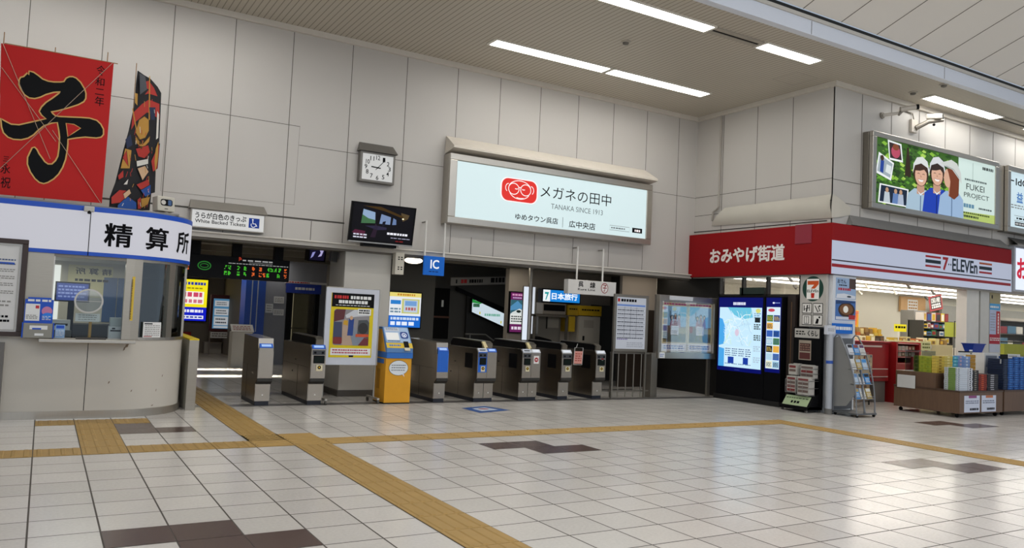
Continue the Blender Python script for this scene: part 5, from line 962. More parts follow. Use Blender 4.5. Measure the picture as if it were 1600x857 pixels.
bp([(.22, .5), (.27, .5), (.25, .95), (.235, .95)], '#3c2c1c', 2, .5)
bq(.665, 0, 1, 1, '#cfe2dc', 1, .85); bp([(.665, .0), (1, 0), (1, .15), (.665, .12)], '#b8cc70', 1.3, .8)
# snapshots
def snap(pts, k): bp(pts, '#e8ecec', k, .9)
snap([(.085, 1.0), (.19, .98), (.205, .70), (.10, .70)], 2); bp([(.095, .97), (.18, .955), (.195, .73), (.105, .73)], '#3a2c2c', 2.4, .6); be(.147, .84, .035, .10, '#c4506a', 2.7, .7); be(.147, .91, .025, .05, '#8a4a2c', 2.8, .7)
snap([(.02, .78), (.135, .66), (.115, .38), (.0, .46)], 3); bp([(.027, .74), (.125, .64), (.107, .42), (.01, .49)], '#aab8c0', 3.3, .7); bp([(.03, .49), (.055, .47), (.06, .66), (.035, .68)], '#2448a0', 3.6, .7); be(.045, .70, .014, .045, '#4a3428', 3.7, .6); bp([(.07, .5), (.11, .47), (.115, .6), (.08, .62)], '#e0e8e8', 3.6, .8)
snap([(.02, .02), (.245, .02), (.25, .30), (.03, .31)], 4); bp([(.03, .04), (.235, .04), (.24, .28), (.04, .29)], '#1c2c44', 4.3, .6)
for a, c in ((.085, '#c8d4dc'), (.15, '#6a8ac0'), (.19, '#b8c4d8')): bp([(a - .025, .04), (a + .025, .04), (a + .018, .2), (a - .018, .2)], c, 4.6, .7); be(a, .23, .012, .04, '#c8a080', 4.7, .7)
# three people, each in a white cap and a jacket
def person(a, b, jacket, k, hair, capc, hh=.0, side=False, sc=1.0):
    bp([(a - .115, 0), (a + .105, 0), (a + .10, b - .36), (a + .06, b - .26), (a - .05, b - .26), (a - .10, b - .36)], jacket, k, .8)
    bp([(a - .03, b - .34), (a + .03, b - .34), (a + .03, b - .18), (a - .03, b - .18)], '#c99c84', k + .4, .75); bp([(a - .035, b - .27), (a, b - .36), (a + .04, b - .27), (a + .02, b - .30), (a, b - .33), (a - .02, b - .30)], '#dde6ee', k + .6, .85)
    bp([(a - .003, b - .36), (a + .004, b - .36), (a + .004, 0), (a - .003, 0)], '#5a7498' if jacket != '#1c3fb0' else '#102470', k + .6, .7)
    if side:
        be(a - .035, b - .05, .036, .16, '#d9ac92', k + .8, .8); bp([(a - .075, b - .06), (a - .05, b + .0), (a - .05, b - .10)], '#d9ac92', k + .85, .8)
        bp([(a - .045, b + .10), (a + .03, b + .14), (a + .062, b + .02), (a + .058, b - .30), (a + .02, b - .38), (a - .025, b - .34), (a - .015, b - .10), (a - .03, b + .02)], '#7c3c20', k + 1.2, .7)
        bp([(a - .105, b + .17), (a - .05, b + .22), (a - .01, b + .26), (a + .04, b + .22), (a + .075, b + .08), (a + .082, b - .10), (a + .06, b - .03), (a + .0, b + .10), (a - .06, b + .13)], capc, k + 1.5, .85); m.ribbon(F, [(U(a - .055), V(b + .14)), (U(a + .01), V(b + .11)), (U(a + .06), V(b - .01))], .02, d + .003 * (k + 1.8), E('#a8b0b0', .6))
    else:
        be(a, b, .062, .22, hair, k + .7, .5); be(a, b - .04, .048, .17, '#dcae94', k + 1, .8, 20); bp([(a - .05, b + .02), (a - .045, b + .12), (a, b + .14), (a + .047, b + .12), (a + .052, b), (a + .025, b + .06), (a - .01, b + .03)], hair, k + 1.3, .5)
        bp([(a - .066, b - .03), (a - .062, b + .12), (a - .035, b + .23), (a + .01, b + .26), (a + .05, b + .20), (a + .068, b + .06), (a + .066, b - .03), (a + .052, b + .1), (a, b + .15), (a - .05, b + .1)], capc, k + 1.5, .85)
        for sx in (-1, 1): m.ribbon(F, [(U(a + sx * .02 - .009), V(b - .02)), (U(a + sx * .02), V(b - .01)), (U(a + sx * .02 + .009), V(b - .02))], .012, d + .003 * (k + 1.6), E('#4a2c22', .5))
        bp([(a - .004, b - .03), (a + .006, b - .07), (a - .004, b - .07)], '#c08a70', k + 1.6, .7); bp([(a - .022, b - .105), (a + .022, b - .105), (a + .012, b - .14), (a - .012, b - .14)], '#f2ece8', k + 1.6, .9); m.ribbon(F, [(U(a - .025), V(b - .10)), (U(a), V(b - .11)), (U(a + .025), V(b - .10))], .008, d + .003 * (k + 1.7), E('#a8504a', .6))
person(.345, .60, '#a9c2d4', 5, '#4a2e22', '#d6dad8'); person(.475, .66, '#1c3fb0', 7.5, '#3c2a22', '#cfd2d4'); person(.60, .66, '#9cb8d8', 10, '#7c3c20', '#c8ccc8', side=True)
FT = E('#24302e', .4)
m.text(F, 'FUKEI', U(.735), V(.50), U(.90), V(.60), d + .01, FT, 0); m.text(F, 'PROJECT', U(.715), V(.35), U(.945), V(.45), d + .01, FT, 0); m.quad(F, U(.79), V(.66), U(.793), V(.96), d + .01, E('#8aa09c', .6)); m.dashes(F, U(.72), V(.64), U(.93), V(.69), 1, d + .01, E('#6a7a78', .5), .6, 10)
m.dashes(F, U(.88), V(.88), U(.98), V(.94), 1, d + .01, FT, .8, 4); m.dashes(F, U(.69), V(.19), U(.82), V(.27), 1, d + .01, E('#6a9ab8', .6), .8, 4); m.dashes(F, U(.85), V(.20), U(.98), V(.235), 1, d + .01, E('#5a6a68', .5), .8, 6); m.dashes(F, U(.68), V(.09), U(.96), V(.13), 1, d + .01, E('#5c6c2c', .5), .7, 12); m.dashes(F, U(.68), V(.03), U(.85), V(.08), 1, d + .01, E('#3c4c2c', .5), .7, 7)
m.build('lit_picture', r)
m = MB(); m.box(19.2, 19.62, 10.12, 10.265, 4.22, 5.78, STEELH); tag(m.build('steel_spacer'), 'plain steel panel between the two billboards', 'panel')
r = thing('billboard', 'pale blue backlit billboard cut by the right edge of the photo', 'billboard', (22, 10.1, 4.2)); m = MB(); m.box(19.62, 24.3, 10.12, 10.265, 4.20, 5.80, STEELD)
m.frame(F, 19.62, 4.20, 24.3, 5.80, .12, .13, -.06, .03, STEELH)
m.build('frame', r, bev=.008); m = MB(); m.quad(F, 19.74, 4.33, 24.18, 5.67, 0, E('#cfe4ec', .85)); m.quad(F, 19.78, 5.44, 19.92, 5.47, .004, INK); m.text(F, 'IdO', 20.0, 5.36, 20.6, 5.53, .004, INK, .02); m.text(F, '益', 20.05, 4.95, 20.33, 5.2, .004, E('#3a78c0', .7), .02); m.dashes(F, 19.8, 4.78, 21.4, 4.9, 2, .004, GREY, .4, 9); m.ribbon(F, [(19.95, 4.50), (21.2, 4.50), (21.2, 4.62), (19.95, 4.62)], .01, .004, GREY, True); m.dashes(F, 20.05, 4.53, 21.1, 4.59, 1, .004, INK, .7, 6); m.quad(F, 19.98, 4.38, 21.2, 4.47, .004, INK); m.dashes(F, 20.0, 4.39, 21.1, 4.46, 1, .006, PAPER, .7, 6); m.build('lit_picture', r)
r = thing('souvenir_sign', 'white backlit sign with red lettering at the right edge, beside the shop fascia', 'sign', (22, 10.15, 2.79)); F = FY(10.10); m = MB(); m.box(20.08, 25.0, 10.10, 10.265, 2.79, 3.90, M('#a7a9b0', .4)); m.build('case', r, bev=.006); m = MB(); m.quad(F, 20.14, 2.84, 24.9, 3.85, .004, E('#e4ecfa', .95)); m.build('lit_panel', r); m = MB(); m.text(F, 'おみやげ', 20.2, 3.1, 22.6, 3.62, .007, E('#d0203c', .8), .03); m.build('lettering', r)
m = MB(); m.add([(20.06, 10.0, 3.92), (25, 10.0, 3.92), (25, 10.266, 4.12), (20.1, 10.266, 4.12)], [(0, 1, 2, 3)], M('#5d5b58', .6)); m.box(20.06, 25, 10.0, 10.266, 3.9, 3.92, M('#8b8985', .5)); tag(m.build('sign_hood'), 'grey hood over the white souvenir sign at the right edge', 'hood')
# security cameras on the front wall
CCM = M('#c6beb2', .45); CA = M('#8f887c', .4, .4)
r = thing('security_camera', 'left security camera above the billboard, on a straight wall arm', 'camera', (15.2, 10.1, 6.1)); m = MB(); m.tube([(15.05, 10.262, 6.26), (15.05, 10.24, 6.26)], .07, CA, 14); m.tube([(15.05, 10.25, 6.26), (15.40, 10.08, 6.34)], .032, CCM, 10); m.build('wall_arm', r); m = MB(); m.tube([(15.36, 10.09, 6.30), (15.48, 10.03, 6.44)], .035, CA, 10); m.build('joint', r)
m = MB(); m.tube([(15.38, 10.06, 6.41), (15.62, 9.86, 6.46)], .055, CCM, 14); b = m.build('housing', r, smooth=True); m = MB(); m.tube([(15.615, 9.865, 6.459), (15.66, 9.83, 6.468)], .056, BLACK, 14); m.build('lens', b)
r = thing('security_camera', 'right security camera above the billboard, with a white hood on a wall plate', 'camera', (16.3, 10.1, 6.0)); m = MB(); m.box(16.02, 16.24, 10.20, 10.265, 6.06, 6.34, CCM); m.build('wall_plate', r, bev=.006); m = MB(); m.tube([(16.16, 10.2, 6.16), (16.34, 10.02, 6.30), (16.62, 9.86, 6.34)], [.06, .05, .03], CA, 10); m.tube([(15.66, 10.24, 6.5), (16.10, 10.24, 6.48), (16.16, 10.24, 6.32)], .014, CA, 8); m.build('arm', r, smooth=True); m = MB(); m.ball((16.46, 9.97, 6.24), .03, BLACK); m.build('adjusting_knob', r)
H = Fr((16.38, 10.1, 6.37), (.42, -.88, -.06), (0, 0, 1)); m = MB(); m.fbox(H, 0, 0, .32, .11, -.06, .06, M('#ddd5c8', .45)); b = m.build('housing', r, bev=.02); m = MB(); m.fbox(H, .32, .012, .335, .098, -.05, .05, BLACK); m.build('lens', b)

# digital map screens
r = thing('digital_map', 'tall black digital signboard with a glowing blue street map and a narrower right-hand screen', 'digital signage', (13.4, 12.2, 0)); DB = M('#08080b', .4, spec=.15)
m = MB(); m.box(13.30, 13.50, 11.72, 13.09, .0, 2.32, DB); m.box(13.29, 13.50, 11.26, 11.70, .0, 2.31, DB); m.box(13.24, 13.50, 11.24, 13.1, .0, .10, M('#1a1918', .4)); m.build('cabinet', r, bev=.008)
m = MB(); m.fbox(FX(13.30), -12.97, .05, -12.95, .06, 0, .01, DARK); L = FX(13.30)
def glow(y0, z0, y1, z1, pic):
    m.quad(L, -y0, z0, -y1, z1, .002, E('#0a1478', .55)); pic(y0, z0, y1, z1)
def pic1(y0, z0, y1, z1):
    a0, a1, b0, b1 = -y0 + .03, -y1 - .02, z0 + .09, z1 - .22; X = lambda t: a0 + (a1 - a0) * t; Z = lambda t: b0 + (b1 - b0) * t
    m.quad(L, a0, b0, a1, b1, .004, E('#bfe0f2', 1.0)); W_ = E('#e2f0f6', 1.0); SEA = E('#4aa6e8', .9)
    m.poly(L, [(X(0), Z(.35)), (X(.13), Z(.38)), (X(.15), Z(.66)), (X(.08), Z(.8)), (X(0), Z(.82))], .006, SEA); m.poly(L, [(X(.3), Z(.9)), (X(.55), Z(.8)), (X(.8), Z(.84)), (X(.75), Z(1)), (X(.2), Z(1))], .006, E('#6ac0dc', .95)); m.poly(L, [(X(0), Z(0)), (X(.14), Z(0)), (X(.14), Z(.3)), (X(0), Z(.32))], .006, SEA)
    random.seed(21)
    for i in range(46):
        a, b = random.uniform(.15, .78), random.uniform(.4, .9); an = random.choice([.3, .4, 1.9, 2.0, 1.2]) + random.uniform(-.2, .2); l = random.uniform(.06, .22)
        m.ribbon(L, [(X(max(.12, min(.8, a + q * l * math.cos(an)))), Z(max(.38, min(.95, b + q * l * .8 * math.sin(an) + .02 * math.sin(q * 5))))) for q in (-1, -.4, .2, .8)], random.choice([.006, .01, .014]), .008 + i * .00005, random.choice([W_, W_, E('#a8ccd8', .9), E('#c8e4c0', .95), E('#e8f4f8', 1)]))
    m.ell(L, X(.44), Z(.58), .06, .08, .011, E('#d8c8dc', .9), 14); m.quad(L, X(.15), Z(.02), X(.8), Z(.34), .010, E('#c8e4f4', 1)); 
    for i in range(4): m.dashes(L, X(.17 + .16 * i), Z(.18), X(.30 + .16 * i), Z(.32), 4, .012, E('#4a6a90', .7), .4, 2); m.dashes(L, X(.17 + .16 * i), Z(.04), X(.30 + .16 * i), Z(.07), 1, .012, E('#7a9ab8', .7), .5, 3)
    m.quad(L, X(.24), Z(.06), X(.38), Z(.17), .013, E('#1c40a8', .8)); m.quad(L, X(.60), Z(.06), X(.72), Z(.17), .013, E('#1c40a8', .8))
    for i in range(5): m.dashes(L, X(.83), Z(.1 + .18 * i), X(.98), Z(.2 + .18 * i), 3, .010, E(random.choice(['#8ab0c8', '#c8c070', '#4a5a58', '#b8d0e0']), .8), .6, 2)
    m.quad(L, X(.85), Z(.76), X(.97), Z(.84), .012, E('#2c3438', .5)); m.ell(L, X(.92), Z(.95), .07, .05, .012, E('#d8d878', .9), 12); m.dashes(L, X(.33), b1 + .05, X(.62), b1 + .12, 1, .006, E('#e8ecff', .9), .9, 6); m.dashes(L, X(.4), z0 + .03, X(.52), z0 + .04, 1, .006, E('#4a58a8', .7), .9, 4)
glow(13.06, .64, 11.78, 2.28, pic1)
def pic2(y0, z0, y1, z1):
    a0, a1, b0, b1 = -y0 + .02, -y1 - .02, z0 + .08, z1 - .20; X = lambda t: a0 + (a1 - a0) * t; Z = lambda t: b0 + (b1 - b0) * t
    m.quad(L, a0, b0, a1, b1, .004, E('#cfe2ee', 1)); m.ell(L, X(.35), Z(.95), .09, .035, .006, E('#d04a5c', .8), 14)
    cells = ['#e8e6c8', '#2c4a8c', '#3a62b8', '#b8d4e4', '#e8eef0', '#9ac4dc', '#e4e8ea', '#2c5cb0', '#1c1c20', '#e8d86a', '#3c7a3c', '#b8d8ec', '#e2c840', '#e8b04a']
    k = 0
    for row in range(7):
        for c in range(2):
            col = cells[(k * 5 + row) % len(cells)]; k += 1; m.quad(L, X(.03 + .5 * c), Z(.015 + .125 * row), X(.48 + .5 * c), Z(.12 + .125 * row), .006, E(col, .85))
            if (k % 3) != 0: m.dashes(L, X(.08 + .5 * c), Z(.03 + .125 * row), X(.44 + .5 * c), Z(.10 + .125 * row), 3, .008, E(random.choice(['#5a7890', '#e8eef4', '#c8a850', '#2c3c5c']), .8), .6, 2)
    m.ell(L, X(.5), b1 + .09, .03, .02, .006, E('#e8ecff', .9), 10); m.dashes(L, X(.6), b1 + .08, X(.95), b1 + .10, 1, .006, E('#8aa0e0', .8), .9, 3)
L = FX(13.29); glow(11.68, .70, 11.28, 2.28, pic2); m.build('screens', r)
m = MB(); m.box(13.42, 13.495, 11.03, 11.23, 0, 2.34, M('#2e2521', .5)); m.box(13.415, 13.42, 11.12, 11.13, .9, 2.2, M('#7a5a3a', .4)); tag(m.build('brown_panel'), 'narrow dark brown panel between the digital map and the logo board', 'panel')
m = MB(); m.box(13.56, 13.75, 12.0, 12.7, 2.345, 2.52, M('#2c3a34', .5)); tag(m.build('dark_box'), 'dark green box standing on top behind the digital map', 'box')
# the logo board with pictograms
r = thing('logo_board', 'white board with a round green shop emblem over four black pictograms', 'sign', (13.46, 10.62, 1.70)); m = MB(); m.box(13.43, 13.495, 10.29, 10.93, 1.70, 2.765, M('#b7b3ac', .5)); m.build('board', r, bev=.005); L = FX(13.43); yc, zc = -10.615, 2.475
m = MB(); m.ell(L, yc, zc, .255, .255, .003, M('#123c30', .5), 32); m.quad(L, yc - .15, zc - .215, yc + .15, zc + .20, .005, E('#e4e0d8', .55)); OR = M('#d0541c', .5); R_ = M('#c02a18', .5)
m.poly(L, [(yc - .13, zc + .16), (yc + .14, zc + .16), (yc + .14, zc + .09), (yc + .05, zc - .0), (yc - .05, zc - .0), (yc + .03, zc + .08), (yc - .13, zc + .08)], .007, OR); m.poly(L, [(yc - .045, zc - .09), (yc + .045, zc - .09), (yc + .035, zc - .19), (yc - .035, zc - .19)], .007, R_); m.text(L, 'ELEVEn', yc - .135, zc - .075, yc + .135, zc - .02, .007, M('#123c30', .5), .03); m.build('round_emblem', r)
for i, (a, b) in enumerate(((0, 1), (1, 1), (0, 0), (1, 0))):
    m = MB(); x0 = -10.865 + .265 * a; z0 = 1.735 + .235 * b; m.quad(L, x0, z0, x0 + .235, z0 + .21, .003, INK); m.quad(L, x0 + .012, z0 + .012, x0 + .223, z0 + .198, .005, E('#d8d4cc', .5)); KK = .007
    if i == 0: m.ribbon(L, [(x0 + .05, z0 + .05), (x0 + .05, z0 + .16)], .02, KK, INK); m.ribbon(L, [(x0 + .11, z0 + .03), (x0 + .13, z0 + .17)], .03, KK, INK); m.ribbon(L, [(x0 + .04, z0 + .08), (x0 + .19, z0 + .12)], .014, KK, INK); m.ribbon(L, [(x0 + .18, z0 + .05), (x0 + .18, z0 + .18)], .016, KK, INK)
    elif i == 1: m.ribbon(L, [(x0 + .05, z0 + .16), (x0 + .12, z0 + .03)], .02, KK, INK); m.ribbon(L, [(x0 + .12, z0 + .15), (x0 + .17, z0 + .05), (x0 + .13, z0 + .05)], .018, KK, INK); m.ell(L, x0 + .16, z0 + .15, .02, .02, KK, INK, 10)
    elif i == 2: m.ribbon(L, [(x0 + .06, z0 + .03), (x0 + .06, z0 + .17), (x0 + .17, z0 + .17), (x0 + .17, z0 + .03)], .016, KK, INK, True); m.ribbon(L, [(x0 + .115, z0 + .03), (x0 + .115, z0 + .17)], .012, KK, INK)
    else: m.poly(L, [(x0 + .06, z0 + .03), (x0 + .13, z0 + .03), (x0 + .15, z0 + .12), (x0 + .10, z0 + .14)], KK, INK); m.ell(L, x0 + .16, z0 + .16, .022, .022, KK, INK, 10)
    m.build('pictogram', r)
# black newspaper rack
r = thing('newspaper_rack', 'black wheeled newspaper rack with a green label board, under the logo board', 'newspaper rack', (13.25, 10.65, 0)); m = MB(); m.box(13.34, 13.42, 10.31, 10.99, .10, 1.68, BLACK); m.box(12.95, 13.42, 10.32, 10.98, .05, .12, BLACK); m.prism(Fr((0, 10.32, 0), (1, 0, 0), (0, 0, 1)), [(12.97, .06), (13.42, .06), (13.42, .40), (13.15, .30)], -.66, 0, BLACK); m.build('stand', r, bev=.005)
L = FX(13.34); m = MB(); m.quad(L, -10.96, 1.47, -10.36, 1.655, .003, M('#b9b5ae', .5)); m.text(L, 'くらし', -10.64, 1.51, -10.40, 1.62, .005, INK, .03); m.dashes(L, -10.93, 1.52, -10.70, 1.62, 2, .005, INK, .5, 3); m.build('title_card', r)
m = MB(); m.quad(L, -10.85, 1.02, -10.55, 1.42, .003, M('#a09484', .6)); m.quad(L, -10.83, 1.20, -10.57, 1.36, .005, M('#4a2c28', .6)); m.quad(L, -10.83, 1.04, -10.57, 1.17, .005, M('#5a2c2a', .6)); m.dashes(L, -10.82, 1.21, -10.58, 1.35, 3, .007, M('#8a6a5c', .6), .5, 3); m.build('poster', r)
G = Fr((12.96, 10.97, .06), (0, -1, 0), (.42, 0, .58)); m = MB(); m.quad(G, .02, .02, .62, .30, .004, M('#a4b58c', .5)); m.dashes(G, .2, .12, .42, .18, 1, .006, INK, .9, 2); m.dashes(G, .05, .22, .6, .26, 1, .006, M('#4a5a3c', .6), .6, 6); m.build('label_board', r)
WIRE = M('#9c9a96', .3, .7)
for k, (y0, y1, z0, z1, x) in enumerate(((10.95, 10.70, .36, .62, 13.08), (10.66, 10.36, .33, .62, 13.05), (10.70, 10.36, .66, .86, 13.18))):
    m = MB()
    for z in (z0, (z0 + z1) / 2, z1): m.tube([(13.34, y0, z), (x, y0, z), (x, y1, z), (13.34, y1, z)], .005, WIRE, 6)
    for y in (y0, (y0 + y1) / 2, y1): m.tube([(x, y, z1), (x, y, z0), (13.34, y, z0)], .004, WIRE, 6)
    m.build('wire_basket', r)
for y in (10.36, 10.94):
    for x in (13.0, 13.38): m = MB(); m.tube([(x, y - .012, .03), (x, y + .012, .03)], .03, M('#5a5854', .5), 12); m.tube([(x, y, .04), (x, y, .06)], .01, DARK, 6); m.build('caster', r)
def papers(x, y0, y1, z0, z1, label):
    n_ = 5; m = MB()
    for i in range(n_): m.box(x + .012 + .035 * i, x + .043 + .035 * i, y1 + .015, y0 - .015, z0 + .012, z1 + .06 + random.uniform(-.02, .02), M('#b8b4ac', .7))
    L_ = FX(x + .012); z = z1 + .04
    while z > z0 + .06:
        m.quad(L_, -y0 + .03, z - .05, -y1 - .03, z, .002, M('#6c5a54', .7) if random.random() < .6 else M('#7a3434', .7)); z -= .075
    tag(m.build('newspaper_bundle'), label, 'newspapers', 'newspapers in the black rack')
papers(13.09, 10.95, 10.70, .36, .62, 'newspaper bundle in the front left basket of the black rack'); papers(13.06, 10.66, 10.36, .33, .62, 'newspaper bundle in the front right basket of the black rack'); papers(13.19, 10.70, 10.36, .66, .86, 'newspaper bundle in the raised back basket of the black rack')
papers(13.15, 10.96, 10.74, .70, .86, 'newspaper bundle leaning high at the left of the black rack')
# white pipe post with a blue band
r = thing('pipe_post', 'white round pipe with a blue band between the black newspaper rack and the leaflet rack', 'post', (13.36, 10.16, 0)); m = MB(); m.tube([(13.36, 10.13, .10), (13.36, 10.13, 1.57)], .065, M('#a9adb4', .35, .1), 18); m.build('pipe', r, smooth=True); m = MB(); m.tube([(13.36, 10.13, .99), (13.36, 10.13, 1.05)], .067, M('#2a52a8', .4), 18); m.build('blue_band', r, smooth=True); m = MB(); m.tube([(13.36, 10.13, 0), (13.36, 10.13, .11)], .072, M('#6a6864', .5), 18); m.build('base', r, smooth=True)
# posters on the white pillar
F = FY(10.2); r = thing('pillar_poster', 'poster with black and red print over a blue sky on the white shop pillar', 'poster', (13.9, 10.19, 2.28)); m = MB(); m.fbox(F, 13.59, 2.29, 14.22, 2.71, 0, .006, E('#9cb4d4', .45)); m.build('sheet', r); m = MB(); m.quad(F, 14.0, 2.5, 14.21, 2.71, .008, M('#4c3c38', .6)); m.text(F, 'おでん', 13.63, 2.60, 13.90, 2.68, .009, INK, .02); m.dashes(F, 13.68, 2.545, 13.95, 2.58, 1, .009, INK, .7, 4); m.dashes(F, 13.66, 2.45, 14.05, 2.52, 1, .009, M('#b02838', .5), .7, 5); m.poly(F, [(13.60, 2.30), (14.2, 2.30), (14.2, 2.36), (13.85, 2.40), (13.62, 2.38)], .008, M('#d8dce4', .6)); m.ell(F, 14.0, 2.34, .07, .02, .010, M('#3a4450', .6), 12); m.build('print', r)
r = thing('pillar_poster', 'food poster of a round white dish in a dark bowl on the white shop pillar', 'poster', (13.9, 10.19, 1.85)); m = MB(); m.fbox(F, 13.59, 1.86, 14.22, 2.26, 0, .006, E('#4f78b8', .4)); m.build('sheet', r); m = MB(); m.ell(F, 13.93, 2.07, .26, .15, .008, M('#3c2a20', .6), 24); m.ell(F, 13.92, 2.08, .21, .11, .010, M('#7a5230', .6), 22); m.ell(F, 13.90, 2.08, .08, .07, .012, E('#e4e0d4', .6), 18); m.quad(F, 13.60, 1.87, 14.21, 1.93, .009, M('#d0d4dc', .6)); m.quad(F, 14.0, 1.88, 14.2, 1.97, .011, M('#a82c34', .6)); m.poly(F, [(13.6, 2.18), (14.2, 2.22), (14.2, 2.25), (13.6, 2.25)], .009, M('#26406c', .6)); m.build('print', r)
r = thing('information_card', 'blue and white card sign above the leaflet rack on the shop pillar', 'sign', (13.75, 10.15, 1.57)); F = FY(10.12); m = MB(); m.fbox(F, 13.47, 1.59, 14.04, 1.79, -.06, 0, E('#2060b4', .6)); m.dashes(F, 13.52, 1.66, 14.0, 1.73, 1, .004, PAPER, .9, 6); m.build('blue_card', r); m = MB(); m.fbox(F, 13.24, 1.56, 13.50, 1.74, -.06, .008, M('#c9ccd4', .5)); m.dashes(F, 13.27, 1.62, 13.46, 1.69, 2, .011, GREY, .4, 3); m.build('white_card', r)
# leaflet rack with curved sides
r = thing('leaflet_rack', 'grey steel rack with curved sides full of leaflets, in front of the shop pillar', 'leaflet rack', (13.75, 9.85, 0)); RX0, RX1, RYB = 13.45, 14.02, 10.10; RG = M('#7f8184', .4, .5)
def rk(t): return (RYB - .12 - .40 * (1 - (1 - t) ** 2.2) , 1.55 - 1.45 * t)   # the curved front edge, t from top to foot
cur = [rk(i / 12) for i in range(13)]
for x in (RX0, RX1):
    m = MB(); m.tube([(x, RYB, .05), (x, RYB, 1.5), (x, RYB - .05, 1.56)] + [(x, a, b) for a, b in cur] + [(x, RYB - .55, .04)], .014, RG, 8); m.tube([(x, RYB, .06), (x, RYB - .55, .06)], .012, RG, 8); m.build('side_hoop', r, smooth=True)
m = MB(); S = Fr((RX0, 0, 0), (0, -1, 0), (0, 0, 1)); m.prism(S, [(-RYB, .16), (-RYB, 1.5)] + [(-a - .03 + .04, b) for a, b in cur[:10]] + [(-RYB + .30, .2)], -.006, .0, M('#8c8c8a', .45, .3)); m.build('side_sheet', r)
m = MB(); m.box(RX0, RX1, RYB - .006, RYB, .1, 1.5, M('#6c6e70', .4, .4)); m.build('back_sheet', r)
SH_ = [(1.18, .30), (.90, .36), (.62, .42), (.34, .46)]
for z, dd in SH_: m = MB(); m.box(RX0, RX1, RYB - dd - .06, RYB - dd + .04, z, z + .012, RG); m.tube([(RX0, RYB - dd - .06, z + .05), (RX1, RYB - dd - .06, z + .05)], .006, RG, 6); m.build('shelf', r)
m = MB(); m.box(RX0 - .02, RX1 + .02, RYB - .55, RYB, .05, .08, M('#606264', .4, .4)); m.tube([(13.74, RYB - .5, .08), (13.74, RYB - .40, .9)], .02, RG, 8); m.build('base_tray', r)
for x in (RX0 + .03, RX1 - .03):
    for y in (RYB - .52, RYB - .04): m = MB(); m.tube([(x - .012, y, .028), (x + .012, y, .028)], .028, DARK, 12); m.build('caster', r)
random.seed(9); lc = ['#c8ccd4', '#5c3a5c', '#4a90d0', '#2c2c30', '#d8d8d4', '#6a8ab8', '#b8a060', '#8a4a44', '#a8c0d8', '#46606c']
pos = {0: 'top', 1: 'second', 2: 'third', 3: 'lowest'}
for k, (z, dd) in enumerate(SH_):
    for j in range(3):
        x = RX0 + .04 + .18 * j; y = RYB - dd; m = MB(); Fq = Fr((x, y - .02, z + .012), (1, 0, 0), (0, .35, 1)); c = lc[(k * 3 + j * 2 + k) % len(lc)]
        m.fbox(Fq, 0, 0, .15, .21, -.02, 0, M(c, .5)); m.quad(Fq, .01, .14, .14, .20, .002, M(lc[(k + j * 4 + 3) % len(lc)], .5)); m.dashes(Fq, .02, .03, .13, .12, 3, .003, PAPER if c != '#d8d8d4' else GREY, .4, 2)
        tag(m.build('leaflet_stack'), 'leaflet stack, %s of three on the %s shelf of the curved rack' % (('left', 'middle', 'right')[j], pos[k]), 'leaflets', 'leaflets in the curved rack')

# ------------------------------------------------------------------ wooden display counters in front of the shop
WD = wood('#6f5540', '#564032')
def counter(x0, x1, y0, y1, label, tier=None, cut=True):
    r = thing('display_counter', label, 'display counter', ((x0 + x1) / 2, (y0 + y1) / 2, 0), 'wooden display counters'); m = MB(); m.box(x0, x1, y0, y1, .09, .52, WD); b = m.build('body', r, bev=.006)
    m = MB(); m.box(x0 - .01, x1 + .01, y0 - .01, y1 + .01, .52, .545, M('#4d3a2e', .4)); m.build('top_board', r)
    if tier: m = MB(); m.box(*tier, .545, .86, WD); m.build('raised_tier', r, bev=.005)
    for x in (x0 + .1, x1 - .1):
        for y in (y0 + .1, y1 - .1): m = MB(); m.tube([(x - .014, y, .04), (x + .014, y, .04)], .04, BLACK, 12); m.tube([(x, y, .05), (x, y, .09)], .015, DARK, 6); m.build('caster', r)
    return r
ca = counter(15.90, 17.50, 9.0, 10.42, 'walnut display counter with two white price cards, in front of the shop entrance', (15.92, 17.45, 9.52, 10.40))
cb = counter(17.66, 19.6, 9.05, 10.3, 'second walnut display counter at the right edge, stacked with blue boxes')
F = FY(9.0)
for x0, x1, h, lb in ((16.06, 16.62, '#8a4a7c', 'left white price card on the front of the wooden counter'), (16.69, 17.23, '#b8704c', 'right white price card on the front of the wooden counter')):
    m = MB(); m.fbox(F, x0, .115, x1, .45, 0, .005, M('#ccd2e2', .55)); m.quad(F, x0 + .15, .40, x1 - .12, .45, .007, M(h, .5)); m.dashes(F, x0 + .04, .28, x1 - .05, .36, 2, .007, M('#6a7084', .6), .5, 5); m.dashes(F, x0 + .2, .15, x1 - .05, .20, 1, .007, INK, .9, 4); tag(m.build('price_card'), lb, 'price card', 'price cards on the counter')
m = MB(); m.box(15.87, 15.885, 9.93, 10.33, .50, .77, M('#c6c6c4', .5)); tag(m.build('white_card', bev=.003), 'blank white card on the left side of the wooden counter', 'card')
